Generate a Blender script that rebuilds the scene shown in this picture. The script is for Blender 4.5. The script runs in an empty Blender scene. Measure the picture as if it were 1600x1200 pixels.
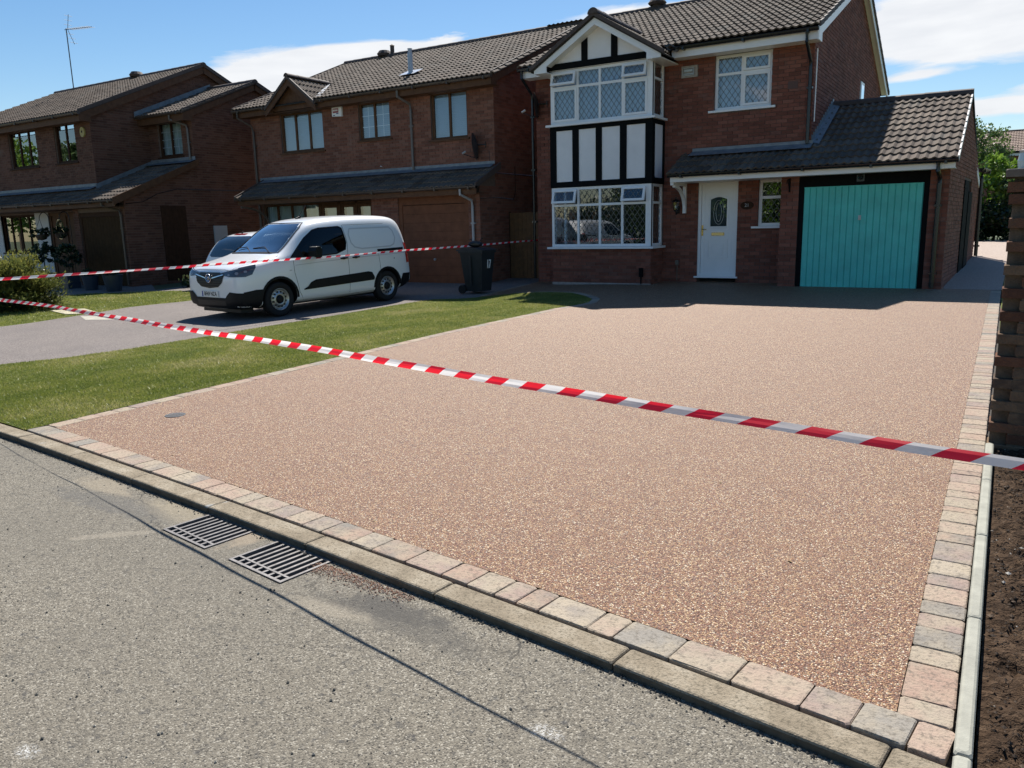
import bpy, bmesh, math, random
import numpy as np
from mathutils import Vector, Matrix, noise
from mathutils.bvhtree import BVHTree
random.seed(7); RNG = np.random.default_rng(7)
S = bpy.context.scene; COL = S.collection
PI = math.pi

# ------------------------------------------------------------------ camera
cam_d = bpy.data.cameras.new('camera'); cam = bpy.data.objects.new('camera', cam_d); COL.objects.link(cam)
S.camera = cam
_p, _r, _y = .19842, -.023183, .558259
_f = Vector((-math.sin(_y)*math.cos(_p), math.cos(_y)*math.cos(_p), -math.sin(_p)))
_ri = Vector((math.cos(_y), math.sin(_y), 0)); _up = _ri.cross(_f)
_rr = _ri*math.cos(_r)+_up*math.sin(_r); _uu = -_ri*math.sin(_r)+_up*math.cos(_r)
cam.matrix_world = Matrix(((_rr.x, _uu.x, -_f.x, 0), (_rr.y, _uu.y, -_f.y, 0), (_rr.z, _uu.z, -_f.z, 1.60), (0, 0, 0, 1)))
cam_d.sensor_width = 36; cam_d.lens = 36*1224.25/1600; cam_d.clip_start = .05; cam_d.clip_end = 3000

# ------------------------------------------------------------------ sun, sky, exposure
SUN_TO = Vector((-1.77, 3.64, 5.15)).normalized()          # direction towards the sun
sun_d = bpy.data.lights.new('sun', 'SUN'); sun = bpy.data.objects.new('sun', sun_d); COL.objects.link(sun)
sun_d.energy = 4.5; sun_d.angle = math.radians(.53); sun_d.color = (1, .955, .88)
sun.rotation_euler = SUN_TO.to_track_quat('Z', 'Y').to_euler(); sun.location = (-10, 40, 60)
W = bpy.data.worlds.new('World'); S.world = W; W.use_nodes = True
S.view_settings.view_transform = 'Standard'; S.view_settings.look = 'None'
S.view_settings.exposure = 0.85; S.view_settings.gamma = 1; S.view_settings.use_curve_mapping = False
SKY_STRENGTH = .064

class NT:
    """small helper to write node trees"""
    def __init__(s, tree): s.t = tree; s.N = tree.nodes; s.L = tree.links
    def new(s, typ, **kw):
        n = s.N.new(typ)
        for k, v in kw.items(): setattr(n, k, v)
        return n
    def put(s, sock, v):
        if hasattr(v, 'links') or isinstance(v, bpy.types.NodeSocket): s.L.new(v, sock)
        elif v is not None: sock.default_value = v
    def math(s, op, a, b=None, c=None, clamp=False):
        n = s.new('ShaderNodeMath', operation=op, use_clamp=clamp)
        s.put(n.inputs[0], a)
        if b is not None: s.put(n.inputs[1], b)
        if c is not None: s.put(n.inputs[2], c)
        return n.outputs[0]
    def noise(s, vec, scale, detail=3, rough=.55, dist=0, typ='FBM'):
        n = s.new('ShaderNodeTexNoise'); s.put(n.inputs['Vector'], vec)
        n.inputs['Scale'].default_value = scale; n.inputs['Detail'].default_value = detail
        n.inputs['Roughness'].default_value = rough; n.inputs['Distortion'].default_value = dist
        return n.outputs['Fac']
    def vor(s, vec, scale, feature='F1', out='Distance'):
        n = s.new('ShaderNodeTexVoronoi', feature=feature); s.put(n.inputs['Vector'], vec)
        n.inputs['Scale'].default_value = scale
        return n.outputs[out]
    def ramp(s, fac, stops, interp='LINEAR'):
        n = s.new('ShaderNodeValToRGB'); s.put(n.inputs[0], fac); cr = n.color_ramp; cr.interpolation = interp
        while len(cr.elements) < len(stops): cr.elements.new(.5)
        for e, (p, c) in zip(cr.elements, stops):
            e.position = p; e.color = (c[0], c[1], c[2], 1) if hasattr(c, '__len__') else (c, c, c, 1)
        return n.outputs[0]
    def mix(s, fac, a, b, blend='MIX'):
        n = s.new('ShaderNodeMix', data_type='RGBA', blend_type=blend)
        s.put(n.inputs[0], fac); 
        for i, v in ((6, a), (7, b)):
            if isinstance(v, (tuple, list)): v = (v[0], v[1], v[2], 1)
            s.put(n.inputs[i], v)
        return n.outputs[2]
    def maprange(s, v, a, b, c, d):
        n = s.new('ShaderNodeMapRange'); s.put(n.inputs[0], v)
        for i, x in enumerate((a, b, c, d)): n.inputs[i+1].default_value = x
        n.clamp = True
        return n.outputs[0]

# world: physical sky with thin cloud banks laid over it by direction
w = NT(W.node_tree); w.N.clear()
sky = w.new('ShaderNodeTexSky', sky_type='NISHITA'); sky.sun_disc = False
sky.sun_elevation = math.asin(SUN_TO.z); sky.sun_rotation = math.atan2(SUN_TO.x, SUN_TO.y)
sky.altitude = 100; sky.air_density = 1.0; sky.dust_density = .3; sky.ozone_density = 1.2
tc = w.new('ShaderNodeTexCoord'); sep = w.new('ShaderNodeSeparateXYZ'); w.L.new(tc.outputs['Generated'], sep.inputs[0])
az = w.math('MULTIPLY', w.math('ARCTAN2', sep.outputs[0], sep.outputs[1]), 180/PI)
el = w.math('MULTIPLY', w.math('ARCSINE', sep.outputs[2]), 180/PI)
comb = w.new('ShaderNodeCombineXYZ')
w.L.new(w.math('MULTIPLY', az, .07), comb.inputs[0]); w.L.new(w.math('MULTIPLY', w.math('SUBTRACT', el, w.math('MULTIPLY', az, .05)), .34), comb.inputs[1])
n1 = w.noise(comb.outputs[0], 2.1, 7, .6, .35)
n2 = w.noise(comb.outputs[0], .75, 4, .55, .2)
def blob(a0, e0, ra, re, tilt=0.0, k=1.0):
    da = w.math('SUBTRACT', az, a0); de = w.math('SUBTRACT', w.math('SUBTRACT', el, e0), w.math('MULTIPLY', da, tilt))
    d = w.math('ADD', w.math('POWER', w.math('DIVIDE', da, ra), 2), w.math('POWER', w.math('DIVIDE', de, re), 2))
    return w.math('MULTIPLY', w.math('EXPONENT', w.math('MULTIPLY', d, -1)), k)
tot = None
for b in [(-46.5, 9.8, 6.8, 1.7, .10, 1.7), (-40, 11.6, 5.0, .75, .05, 1.2), (-23, 13.4, 6, .9, .04, 1.0), (-1, 11.8, 8, 2.3, .04, 1.5), (-6, 10.6, 2.6, 1.4, 0, .5), (8, 13, 9, 5, 0, .9),
          (0, 6.3, 7, .6, -.03, 1.0), (3, 7.6, 4, .4, .1, .8), (-9, 5.8, 5, .5, .05, .6), (2, 4.9, 6, .35, 0, .4), (-46, 17.5, 11, 1.0, .02, .45), (-6, 8.5, 2.2, .3, .08, .55)]:
    v = blob(*b); tot = v if tot is None else w.math('ADD', tot, v)
m = w.math('ADD', w.math('MULTIPLY', tot, .9), w.math('MULTIPLY', w.math('SUBTRACT', n1, .5), 1.1))
m = w.math('ADD', m, w.maprange(w.math('ADD', n2, w.math('MULTIPLY', w.math('SUBTRACT', n1, .5), .5)), .58, .75, 0, .45))
mask = w.maprange(m, .36, .66, 0, .95)
mask = w.math('MULTIPLY', mask, w.maprange(sep.outputs[2], .0, .06, 0, 1))
hs = w.new('ShaderNodeHueSaturation'); hs.inputs['Saturation'].default_value = 1.30; hs.inputs['Value'].default_value = 1.0
w.L.new(sky.outputs[0], hs.inputs['Color'])
ccol = w.mix(w.noise(comb.outputs[0], 3.2, 5, .5), (9.3, 9.3, 9.3), (6.6, 6.8, 7.2))
skyc = w.mix(mask, hs.outputs[0], ccol)
bg = w.new('ShaderNodeBackground'); bg.inputs[1].default_value = SKY_STRENGTH; w.L.new(skyc, bg.inputs[0])
wo = w.new('ShaderNodeOutputWorld'); w.L.new(bg.outputs[0], wo.inputs[0])

# ------------------------------------------------------------------ materials
MATS = {}
def mat(name, col=None, rough=.7, metal=0.0, spec=.5, noise_s=None, noise_a=.15, bump_s=None, bump_d=.002, bump=.5, attr=False, rnd=None,
        stops=None, coat=0.0, build=None, trans=0.0):
    """principled material; attr: multiply by the 'tint' attribute; rnd/stops: ramp driven by object random or 'tint'"""
    if name in MATS: return MATS[name]
    m = bpy.data.materials.new(name); m.use_nodes = True; t = NT(m.node_tree); MATS[name] = m
    P = t.N['Principled BSDF']; P.inputs['Roughness'].default_value = rough; P.inputs['Metallic'].default_value = metal
    P.inputs['Specular IOR Level'].default_value = spec; P.inputs['Coat Weight'].default_value = coat
    P.inputs['Coat Roughness'].default_value = .06
    P.inputs['Transmission Weight'].default_value = trans
    g = t.new('ShaderNodeNewGeometry').outputs['Position']
    c = None
    if stops:
        if attr: f = t.new('ShaderNodeAttribute', attribute_name='tint').outputs['Fac']
        else: f = t.new('ShaderNodeObjectInfo').outputs['Random']
        if noise_s: f = t.math('ADD', f, t.math('MULTIPLY', t.math('SUBTRACT', t.noise(g, noise_s, 4), .5), noise_a), clamp=True)
        c = t.ramp(f, stops)
    if col is not None and c is None: 
        P.inputs['Base Color'].default_value = (*col, 1)
        if noise_s:
            nz = t.noise(g, noise_s, 5, .6)
            k = t.maprange(nz, .25, .75, 1-noise_a, 1+noise_a)
            cc = t.new('ShaderNodeVectorMath', operation='SCALE'); cc.inputs[0].default_value = col; t.L.new(k, cc.inputs['Scale'])
            c = cc.outputs[0]
    if build: 
        r = build(t, P, g, c)
        if r is not None: c = r
    if c is not None: t.L.new(c, P.inputs['Base Color'])
    if bump_s:
        b = t.new('ShaderNodeBump'); b.inputs['Strength'].default_value = bump; b.inputs['Distance'].default_value = bump_d
        t.L.new(t.noise(g, bump_s, 4, .6), b.inputs['Height']); t.L.new(b.outputs[0], P.inputs['Normal'])
    return m

def dirt(t, c, g, s, amt, dark):
    n = t.noise(g, s, 6, .65)
    return t.mix(t.maprange(n, .45, .72, 0, amt), c, dark)

BR3 = [(0, (.150, .056, .040)), (.3, (.195, .072, .050)), (.6, (.235, .086, .060)), (.85, (.265, .108, .076)), (1, (.19, .088, .068))]
BR2 = [(0, (.155, .068, .048)), (.35, (.205, .088, .060)), (.7, (.25, .110, .074)), (1, (.225, .115, .085))]
BR1 = [(0, (.095, .046, .033)), (.35, (.130, .062, .043)), (.7, (.165, .080, .055)), (1, (.15, .078, .058))]
def brickmat(n, st, attr):
    def bd(t, P, g, c):
        c = t.mix(t.maprange(t.noise(g, .8, 5, .65), .42, .72, 0, .40), c, tuple(x*.55 for x in st[1][1]))
        return t.mix(t.maprange(t.noise(g, 2.3, 6, .7, .6), .60, .74, 0, .30), c, (.30, .24, .20))
    return mat(n, stops=st, attr=attr, rough=.85, spec=.25, noise_s=9, noise_a=.6, bump_s=90, bump_d=.004, bump=.6, build=bd)
M_B3, M_B3s = brickmat('brick_red', BR3, True), brickmat('brick_red_single', BR3, False)
M_B2, M_B2s = brickmat('brick_brown', BR2, True), brickmat('brick_brown_single', BR2, False)
M_B1 = brickmat('brick_dark', BR1, True)
M_MORT = mat('mortar', (.16, .115, .095), .95, noise_s=14, noise_a=.2)
M_MORT3 = mat('mortar_red', (.135, .092, .08), .95, noise_s=14, noise_a=.2)
TILE = [(0, (.088, .066, .053)), (.4, (.125, .095, .076)), (.8, (.165, .128, .102)), (1, (.118, .10, .085))]
def tilemat(n, attr, st=TILE):
    def bd(t, P, g, c): 
        c = dirt(t, c, g, 6, .35, (.16, .15, .12)); return dirt(t, c, g, 40, .25, (.05, .045, .04))
    return mat(n, stops=st, attr=attr, rough=.85, spec=.15, noise_s=5, noise_a=.4, bump_s=140, bump_d=.003, bump=.5, build=bd)
M_T, M_Ts = tilemat('roof_tile', True), tilemat('roof_tile_single', False)
M_RIDGE = mat('ridge_tile', (.075, .055, .048), .75, noise_s=12, noise_a=.3, bump_s=100)
M_UNDER = mat('roof_underlay', (.03, .028, .026), .9)
M_WHITE = mat('white_upvc', (.82, .82, .83), .32, spec=.5, noise_s=3, noise_a=.04)
M_PANEL = mat('white_panel', (.78, .77, .79), .55, noise_s=2.5, noise_a=.06)
M_BLACK = mat('black_timber', (.007, .008, .009), .8, spec=.08, noise_s=20, noise_a=.3)
M_BGUT = mat('black_plastic', (.012, .013, .016), .25, spec=.5)
M_BROWN = mat('brown_timber', (.105, .052, .028), .6, spec=.2, noise_s=8, noise_a=.3, bump_s=60)
M_DKBROWN = mat('dark_brown_timber', (.05, .024, .014), .65, spec=.12, noise_s=8, noise_a=.3)
M_GDOOR2 = mat('brown_door', (.165, .066, .034), .6, spec=.2, noise_s=5, noise_a=.25)
M_BRGUT = mat('brown_gutter', (.07, .05, .04), .35)
M_GREYPIPE = mat('grey_brown_pipe', (.14, .12, .11), .35)
M_LEAD = mat('lead_flashing', (.20, .225, .25), .55, metal=.3, noise_s=6, noise_a=.3, bump_s=12, bump_d=.01)
M_TURQ = mat('turquoise_paint', (.10, .56, .50), .5, spec=.35, noise_s=2.5, noise_a=.14, build=lambda t, P, g, c: dirt(t, c, g, 9, .22, (.13, .40, .37)))
M_BRASS = mat('brass', (.75, .52, .2), .25, metal=1)
M_CHROME = mat('chrome', (.8, .8, .82), .15, metal=1)
M_GALV = mat('galvanised', (.45, .47, .48), .4, metal=.7)
M_STONE = mat('buff_stone', (.36, .32, .28), .9, noise_s=25, noise_a=.25, bump_s=80)
M_RENDER = mat('white_render', (.62, .62, .60), .9, noise_s=4, noise_a=.08)
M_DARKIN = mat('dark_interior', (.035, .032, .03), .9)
M_LEADCAME = mat('lead_came', (.13, .13, .125), .5, metal=.2)
M_CURT = mat('net_curtain', (.46, .54, .64), .9)
M_BLIND = mat('window_blind', (.46, .55, .66), .6)
M_GREENCURT = mat('pale_curtain', (.50, .58, .56), .9)
M_CONC = mat('concrete', (.40, .38, .34), .9, noise_s=18, noise_a=.25, bump_s=160, bump_d=.002)

def glassmat(name, tint=(.85, .9, .92), refl=1.0, rough=.0):
    m = bpy.data.materials.new(name); m.use_nodes = True; t = NT(m.node_tree); t.N.clear(); MATS[name] = m
    tr = t.new('ShaderNodeBsdfTransparent'); tr.inputs[0].default_value = (*tint, 1)
    gl = t.new('ShaderNodeBsdfGlossy'); gl.inputs['Roughness'].default_value = rough; gl.inputs[0].default_value = (1, 1, 1, 1)
    fr = t.new('ShaderNodeFresnel'); fr.inputs[0].default_value = 1.52
    bf = t.new('ShaderNodeNewGeometry').outputs['Backfacing']
    f = t.math('MULTIPLY', t.math('MULTIPLY', fr.outputs[0], refl, clamp=True), t.math('SUBTRACT', 1, bf))
    mx = t.new('ShaderNodeMixShader'); t.L.new(f, mx.inputs[0]); t.L.new(tr.outputs[0], mx.inputs[1]); t.L.new(gl.outputs[0], mx.inputs[2])
    o = t.new('ShaderNodeOutputMaterial'); t.L.new(mx.outputs[0], o.inputs[0]); return m
M_GLASS = glassmat('window_glass', (.88, .93, .96), 3.2)
M_CARGLASS = glassmat('car_glass', (.34, .40, .43), 3.0)
M_CARGLASS_D = glassmat('dark_car_glass', (.06, .07, .08), .8)

# ------------------------------------------------------------------ scene helpers
def setp(o, label=None, cat=None, group=None, kind=None, category=None):
    cat = cat or category
    for k, v in (('label', label), ('category', cat), ('group', group), ('kind', kind)):
        if v is not None: o[k] = v
    return o
def thing(name, loc, label, cat, rz=0.0, group=None):
    o = bpy.data.objects.new(name, None); COL.objects.link(o); o.location = loc; o.rotation_euler = (0, 0, rz)
    o.empty_display_size = .2
    return setp(o, label, cat, group)
def wl(o):
    p = Vector((0, 0, 0))
    while o is not None: p += Vector(o.location); o = o.parent
    return p

class B:
    """collects faces and links them as one mesh object; coordinates are world unless local=True"""
    def __init__(s): s.v = []; s.f = []; s.m = []; s.t = []
    def add(s, vs, fs, m=0, t=.5):
        k = len(s.v); s.v += [tuple(v) for v in vs]; s.f += [tuple(i+k for i in f) for f in fs]; s.m += [m]*len(fs); s.t += [t]*len(fs)
    def quad(s, a, b, c, d, m=0, t=.5): s.add([a, b, c, d], [(0, 1, 2, 3)], m, t)
    def box(s, x0, x1, y0, y1, z0, z1, m=0, t=.5):
        if x0 > x1: x0, x1 = x1, x0
        if y0 > y1: y0, y1 = y1, y0
        if z0 > z1: z0, z1 = z1, z0
        vs = [(x, y, z) for x in (x0, x1) for y in (y0, y1) for z in (z0, z1)]
        s.add(vs, [(0, 1, 3, 2), (4, 6, 7, 5), (0, 4, 5, 1), (2, 3, 7, 6), (0, 2, 6, 4), (1, 5, 7, 3)], m, t)
    def obox(s, O, U, V, N, u, v, n, m=0, t=.5):
        """box in a frame: O + u*U + v*V + n*N over the three ranges"""
        O, U, V, N = map(Vector, (O, U, V, N))
        vs = [O+U*a+V*b+N*c for a in u for b in v for c in n]
        s.add(vs, [(0, 1, 3, 2), (4, 6, 7, 5), (0, 4, 5, 1), (2, 3, 7, 6), (0, 2, 6, 4), (1, 5, 7, 3)], m, t)
    def prism(s, poly, d, m=0, t=.5):
        """polygon (3D points) extruded by vector d"""
        n = len(poly); d = Vector(d); a = [Vector(p) for p in poly]; vs = a+[p+d for p in a]
        fs = [tuple(range(n))[::-1], tuple(range(n, 2*n))]+[(i, (i+1) % n, n+(i+1) % n, n+i) for i in range(n)]
        s.add(vs, fs, m, t)
    def tube(s, pts, r, seg=8, m=0, t=.5, caps=True, r2=None):
        pts = [Vector(p) for p in pts]; n = len(pts); k = len(s.v); rings = []
        for i, p in enumerate(pts):
            d = (pts[min(i+1, n-1)]-pts[max(i-1, 0)]).normalized()
            a = d.cross(Vector((0, 0, 1)));
            if a.length < .05: a = d.cross(Vector((1, 0, 0)))
            a.normalize(); b = d.cross(a)
            rad = r if r2 is None else r+(r2-r)*i/max(1, n-1)
            rings.append([p+(a*math.cos(q)+b*math.sin(q))*rad for q in [2*PI*j/seg for j in range(seg)]])
        vs = [v for rg in rings for v in rg]
        fs = [(i*seg+j, i*seg+(j+1) % seg, (i+1)*seg+(j+1) % seg, (i+1)*seg+j) for i in range(n-1) for j in range(seg)]
        if caps: fs += [tuple(range(seg))[::-1], tuple((n-1)*seg+j for j in range(seg))]
        s.add(vs, fs, m, t)
    def lathe(s, c, prof, seg=20, m=0, t=.5):
        """profile [(r,z)] about a vertical axis at c"""
        cx, cy, cz = c; vs = []; n = len(prof)
        for r, z in prof: vs += [(cx+r*math.cos(2*PI*j/seg), cy+r*math.sin(2*PI*j/seg), cz+z) for j in range(seg)]
        fs = [(i*seg+j, i*seg+(j+1) % seg, (i+1)*seg+(j+1) % seg, (i+1)*seg+j) for i in range(n-1) for j in range(seg)]
        s.add(vs, fs, m, t)
    def mesh(s, name, mats, L=(0, 0, 0), smooth=False, fix=True):
        me = bpy.data.meshes.new(name); L = Vector(L)
        me.from_pydata([Vector(v)-L for v in s.v], [], s.f)
        for mm in (mats if isinstance(mats, (list, tuple)) else [mats]): me.materials.append(mm)
        me.polygons.foreach_set('material_index', s.m)
        at = me.attributes.new('tint', 'FLOAT', 'FACE'); at.data.foreach_set('value', s.t)
        if fix:
            bm = bmesh.new(); bm.from_mesh(me); bmesh.ops.recalc_face_normals(bm, faces=bm.faces); bm.to_mesh(me); bm.free()
        if smooth: me.polygons.foreach_set('use_smooth', [True]*len(me.polygons))
        me.update(); return me
    def build(s, name, mats, parent=None, smooth=False, local=False, fix=True, **kw):
        L = (0, 0, 0) if (local or parent is None) else wl(parent)
        o = bpy.data.objects.new(name, s.mesh(name, mats, L, smooth, fix)); COL.objects.link(o); o.parent = parent
        return setp(o, **kw)

def put(mesh, name, parent, M, **kw):
    """one more object that shares a mesh, at world matrix M"""
    o = bpy.data.objects.new(name, mesh); COL.objects.link(o); o.parent = parent
    o.matrix_local = Matrix.Translation(-wl(parent)) @ M if parent is not None else M
    return setp(o, **kw)
def frame(O, U, V, N):
    U, V, N, O = map(Vector, (U, V, N, O))
    return Matrix(((U.x, V.x, N.x, O.x), (U.y, V.y, N.y, O.y), (U.z, V.z, N.z, O.z), (0, 0, 0, 1)))

# ------------------------------------------------------------------ the lie of the land
def sm(t): t = min(1, max(0, t)); return t*t*(3-2*t)
def G(X, Y):
    z = .0148*Y if Y < 16.85 else .2494
    if Y > 17: z += .35*min(1, (Y-17)/6.2)+.02*max(0, min(8, Y-23.2))
    if X < -6.9: z += sm((-6.9-X)/3.4)*(-.13+.066*sm((Y-12)/4.5))
    return z
def J(X):
    a = max(-1.5, min(40, -X)); return 2.36+.145*a-.0033*a*min(a, 20)    # joint between kerb and driveway
ZR = .003                                                              # road surface

def patch(name, poly, mt, dz, step=.6, kind='structure', zf=None, parent=None, cuts=(), **kw):
    """sheet that follows the land, cut to a plan polygon"""
    bm = bmesh.new(); vs = [bm.verts.new((x, y, 0)) for x, y in poly]; bm.faces.new(vs)
    xs = [p[0] for p in poly]; ys = [p[1] for p in poly]
    x = math.floor(min(xs)/step)*step+step*.37
    while x < max(xs):
        bmesh.ops.bisect_plane(bm, geom=bm.verts[:]+bm.edges[:]+bm.faces[:], plane_co=(x, 0, 0), plane_no=(1, 0, 0)); x += step
    y = math.floor(min(ys)/step)*step+step*.37
    while y < max(ys):
        bmesh.ops.bisect_plane(bm, geom=bm.verts[:]+bm.edges[:]+bm.faces[:], plane_co=(0, y, 0), plane_no=(0, 1, 0)); y += step
    for (cx, cy, rz, hw, hd) in cuts:
        U, V = Vector((math.cos(rz), math.sin(rz), 0)), Vector((-math.sin(rz), math.cos(rz), 0)); C = Vector((cx, cy, 0))
        for (n, h) in ((U, hw), (-U, hw), (V, hd), (-V, hd)):
            near = [f for f in bm.faces if (f.calc_center_median()-C).length < 2.5]
            ge = list({v for f in near for v in f.verts})+list({e for f in near for e in f.edges})+near
            bmesh.ops.bisect_plane(bm, geom=ge, plane_co=C+n*h, plane_no=n)
        kill = [f for f in bm.faces if abs((f.calc_center_median()-C).dot(U)) < hw and abs((f.calc_center_median()-C).dot(V)) < hd]
        bmesh.ops.delete(bm, geom=kill, context='FACES')
    for v in bm.verts: v.co.z = (zf or G)(v.co.x, v.co.y)+dz
    bmesh.ops.recalc_face_normals(bm, faces=bm.faces)
    if sum(f.normal.z for f in bm.faces) < 0: bmesh.ops.reverse_faces(bm, faces=bm.faces)
    me = bpy.data.meshes.new(name); bm.to_mesh(me); bm.free(); me.materials.append(mt)
    for p in me.polygons: p.use_smooth = True
    o = bpy.data.objects.new(name, me); COL.objects.link(o); o.parent = parent
    return setp(o, kind=kind, **kw)

# ground materials
def m_asphalt(t, P, g, c):
    v = t.vor(g, 195, out='Color'); s = t.new('ShaderNodeSeparateColor'); t.L.new(v, s.inputs[0])
    c = t.ramp(s.outputs[0], [(0, (.028, .025, .021)), (.13, (.105, .094, .076)), (.45, (.166, .146, .114)), (.85, (.218, .194, .152)), (1, (.38, .35, .29))])
    c = t.mix(t.maprange(t.noise(g, 26, 5, .7), .56, .68, 0, .75), c, (.04, .04, .042))
    c = t.mix(t.maprange(t.noise(g, .7, 4, .6), .4, .75, 0, .5), c, (.135, .122, .10))
    sp = t.new('ShaderNodeSeparateXYZ'); t.L.new(g, sp.inputs[0]); nn = t.noise(g, 9, 5, .7, .5)
    def stain(x0, y0, rx, ry, rot, col, k):
        global _c
        dx = t.math('SUBTRACT', sp.outputs[0], x0); dy = t.math('SUBTRACT', sp.outputs[1], y0); ca, sa = math.cos(rot), math.sin(rot)
        u = t.math('DIVIDE', t.math('ADD', t.math('MULTIPLY', dx, ca), t.math('MULTIPLY', dy, sa)), rx); v_ = t.math('DIVIDE', t.math('SUBTRACT', t.math('MULTIPLY', dy, ca), t.math('MULTIPLY', dx, sa)), ry)
        d = t.math('ADD', t.math('POWER', u, 2), t.math('POWER', v_, 2)); d = t.math('ADD', d, t.math('MULTIPLY', t.math('SUBTRACT', nn, .5), 3.2))
        return t.mix(t.maprange(d, .35, 1.1, k, 0), c, col)
    nf = t.noise(g, 130, 3, .8)
    wv = t.new('ShaderNodeVectorMath', operation='ADD'); t.L.new(g, wv.inputs[0]); nz = t.new('ShaderNodeTexNoise'); nz.inputs['Scale'].default_value = 7; t.L.new(g, nz.inputs['Vector']); sc_ = t.new('ShaderNodeVectorMath', operation='SCALE'); sc_.inputs['Scale'].default_value = .22; t.L.new(nz.outputs['Color'], sc_.inputs[0]); t.L.new(sc_.outputs[0], wv.inputs[1])
    ed = t.vor(wv.outputs[0], 1.15, feature='DISTANCE_TO_EDGE')
    near = t.math('MULTIPLY', t.maprange(sp.outputs[1], 1.75, 2.35, 0, 1), t.maprange(t.noise(g, 1.1, 2), .42, .55, 0, 1))
    c = t.mix(t.math('MULTIPLY', t.math('MULTIPLY', t.maprange(ed, .0, .012, 1, 0), near), .8), c, (.03, .028, .025))
    c = t.mix(t.maprange(t.noise(g, 5.5, 6, .75), .60, .66, 0, .35), c, (.07, .066, .058))
    for (x0, y0, r_) in ((-1.12, 1.95, .075), (-2.5, 1.05, .06)):
        d = t.math('ADD', t.math('POWER', t.math('DIVIDE', t.math('SUBTRACT', sp.outputs[0], x0), r_), 2), t.math('POWER', t.math('DIVIDE', t.math('SUBTRACT', sp.outputs[1], y0), r_*.6), 2))
        c = t.mix(t.math('MULTIPLY', t.maprange(d, 0, 1, 1, 0), t.maprange(nf, .48, .62, 0, .75)), c, (.70, .70, .68))
    for a in ((-4.85, 2.73, .34, .10, -.1, (.30, .25, .18), .5), (-3.98, 2.66, .36, .13, -.1, (.31, .26, .18), .5), (-4.0, 2.25, .26, .04, .75, (.32, .28, .22), .35), (-2.33, 2.22, .30, .07, .1, (.30, .26, .20), .45), (-2.15, 2.33, .35, .09, .1, (.05, .047, .045), .6),
              (-1.9, 2.28, .40, .12, -.2, (.075, .07, .062), .55),  (-4.5, 2.55, .7, .12, .0, (.09, .088, .085), .45), (-3.3, 2.62, .10, .2, 0, (.30, .24, .17), .6)):
        c = stain(*a)
    h = t.math('ADD', t.math('MULTIPLY', t.vor(g, 195), -1), t.math('MULTIPLY', t.noise(g, 40, 3), .8))
    b = t.new('ShaderNodeBump'); b.inputs['Strength'].default_value = .7; b.inputs['Distance'].default_value = .004
    t.L.new(h, b.inputs['Height']); t.L.new(b.outputs[0], P.inputs['Normal']); return c
M_ROAD = mat('asphalt', (.1, .1, .1), .88, spec=.3, build=m_asphalt)
def m_resin(t, P, g, c):
    v = t.vor(g, 160, out='Color'); s = t.new('ShaderNodeSeparateColor'); t.L.new(v, s.inputs[0])
    c = t.ramp(s.outputs[0], [(0, (.035, .014, .008)), (.18, (.145, .045, .019)), (.36, (.30, .122, .058)), (.54, (.41, .230, .100)), (.68, (.34, .165, .120)), (.82, (.52, .33, .155)), (.93, (.78, .57, .32)), (1, (1, .92, .72))])
    c = t.mix(t.maprange(t.noise(g, .55, 5, .65, .4), .35, .7, 0, .28), c, (.36, .20, .10))
    c = t.mix(t.maprange(t.noise(g, 4.5, 3, .6), .5, .75, 0, .18), c, (.22, .12, .075))
    d = t.vor(g, 160); h = t.math('MULTIPLY', d, -1)
    b = t.new('ShaderNodeBump'); b.inputs['Strength'].default_value = 1.0; b.inputs['Distance'].default_value = .006
    t.L.new(h, b.inputs['Height']); t.L.new(b.outputs[0], P.inputs['Normal']); 
    c = t.mix(t.maprange(d, .35, .62, 0, .75), c, (.07, .035, .025)); return c
M_RESIN = mat('resin_gravel', (.4, .3, .2), .62, spec=.5, build=m_resin)
def m_drive(t, P, g, c):
    v = t.vor(g, 120, out='Color'); s = t.new('ShaderNodeSeparateColor'); t.L.new(v, s.inputs[0])
    c = t.ramp(s.outputs[0], [(0, (.085, .070, .064)), (.5, (.175, .150, .138)), (1, (.28, .25, .225))])
    c = t.mix(t.maprange(t.noise(g, .9, 5, .65), .4, .7, 0, .5), c, (.125, .11, .105)); return c
M_DRIVE = mat('old_tarmac', (.2, .2, .2), .9, spec=.25, build=m_drive, bump_s=110, bump_d=.004)
def m_lawn(t, P, g, c):
    n = t.noise(g, 3.0, 5, .65); n2 = t.noise(g, 60, 4, .7)
    c = t.ramp(n, [(.3, (.085, .11, .025)), (.5, (.135, .15, .035)), (.7, (.20, .19, .06))])
    return t.mix(t.maprange(n2, .4, .65, 0, .6), c, (.035, .05, .014))
M_LAWN = mat('lawn_turf', (.06, .1, .02), .95, spec=.1, build=m_lawn, bump_s=45, bump_d=.02, bump=1)
def m_soil(t, P, g, c):
    n = t.noise(g, 14, 6, .7)
    c = t.ramp(n, [(.3, (.022, .014, .009)), (.5, (.060, .038, .024)), (.7, (.12, .08, .052))])
    return t.mix(t.maprange(t.vor(g, 60), .0, .12, .8, 0), c, (.22, .17, .12))
M_SOIL = mat('garden_soil', (.06, .04, .03), .97, spec=.1, build=m_soil, bump_s=30, bump_d=.05, bump=1)
def m_block(t, P, g, c):
    c2 = t.mix(t.maprange(t.noise(g, 7, 5, .7), .42, .68, 0, .7), c, (.36, .30, .215))
    c2 = t.mix(t.maprange(t.noise(g, 55, 4, .7), .50, .66, 0, .7), c2, (.10, .085, .068)); 
    pits = t.maprange(t.vor(g, 75), .0, .10, .85, 0)
    return t.mix(t.math('MULTIPLY', pits, t.maprange(t.noise(g, 20, 2), .5, .62, 0, 1)), c2, (.05, .045, .04))
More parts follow.
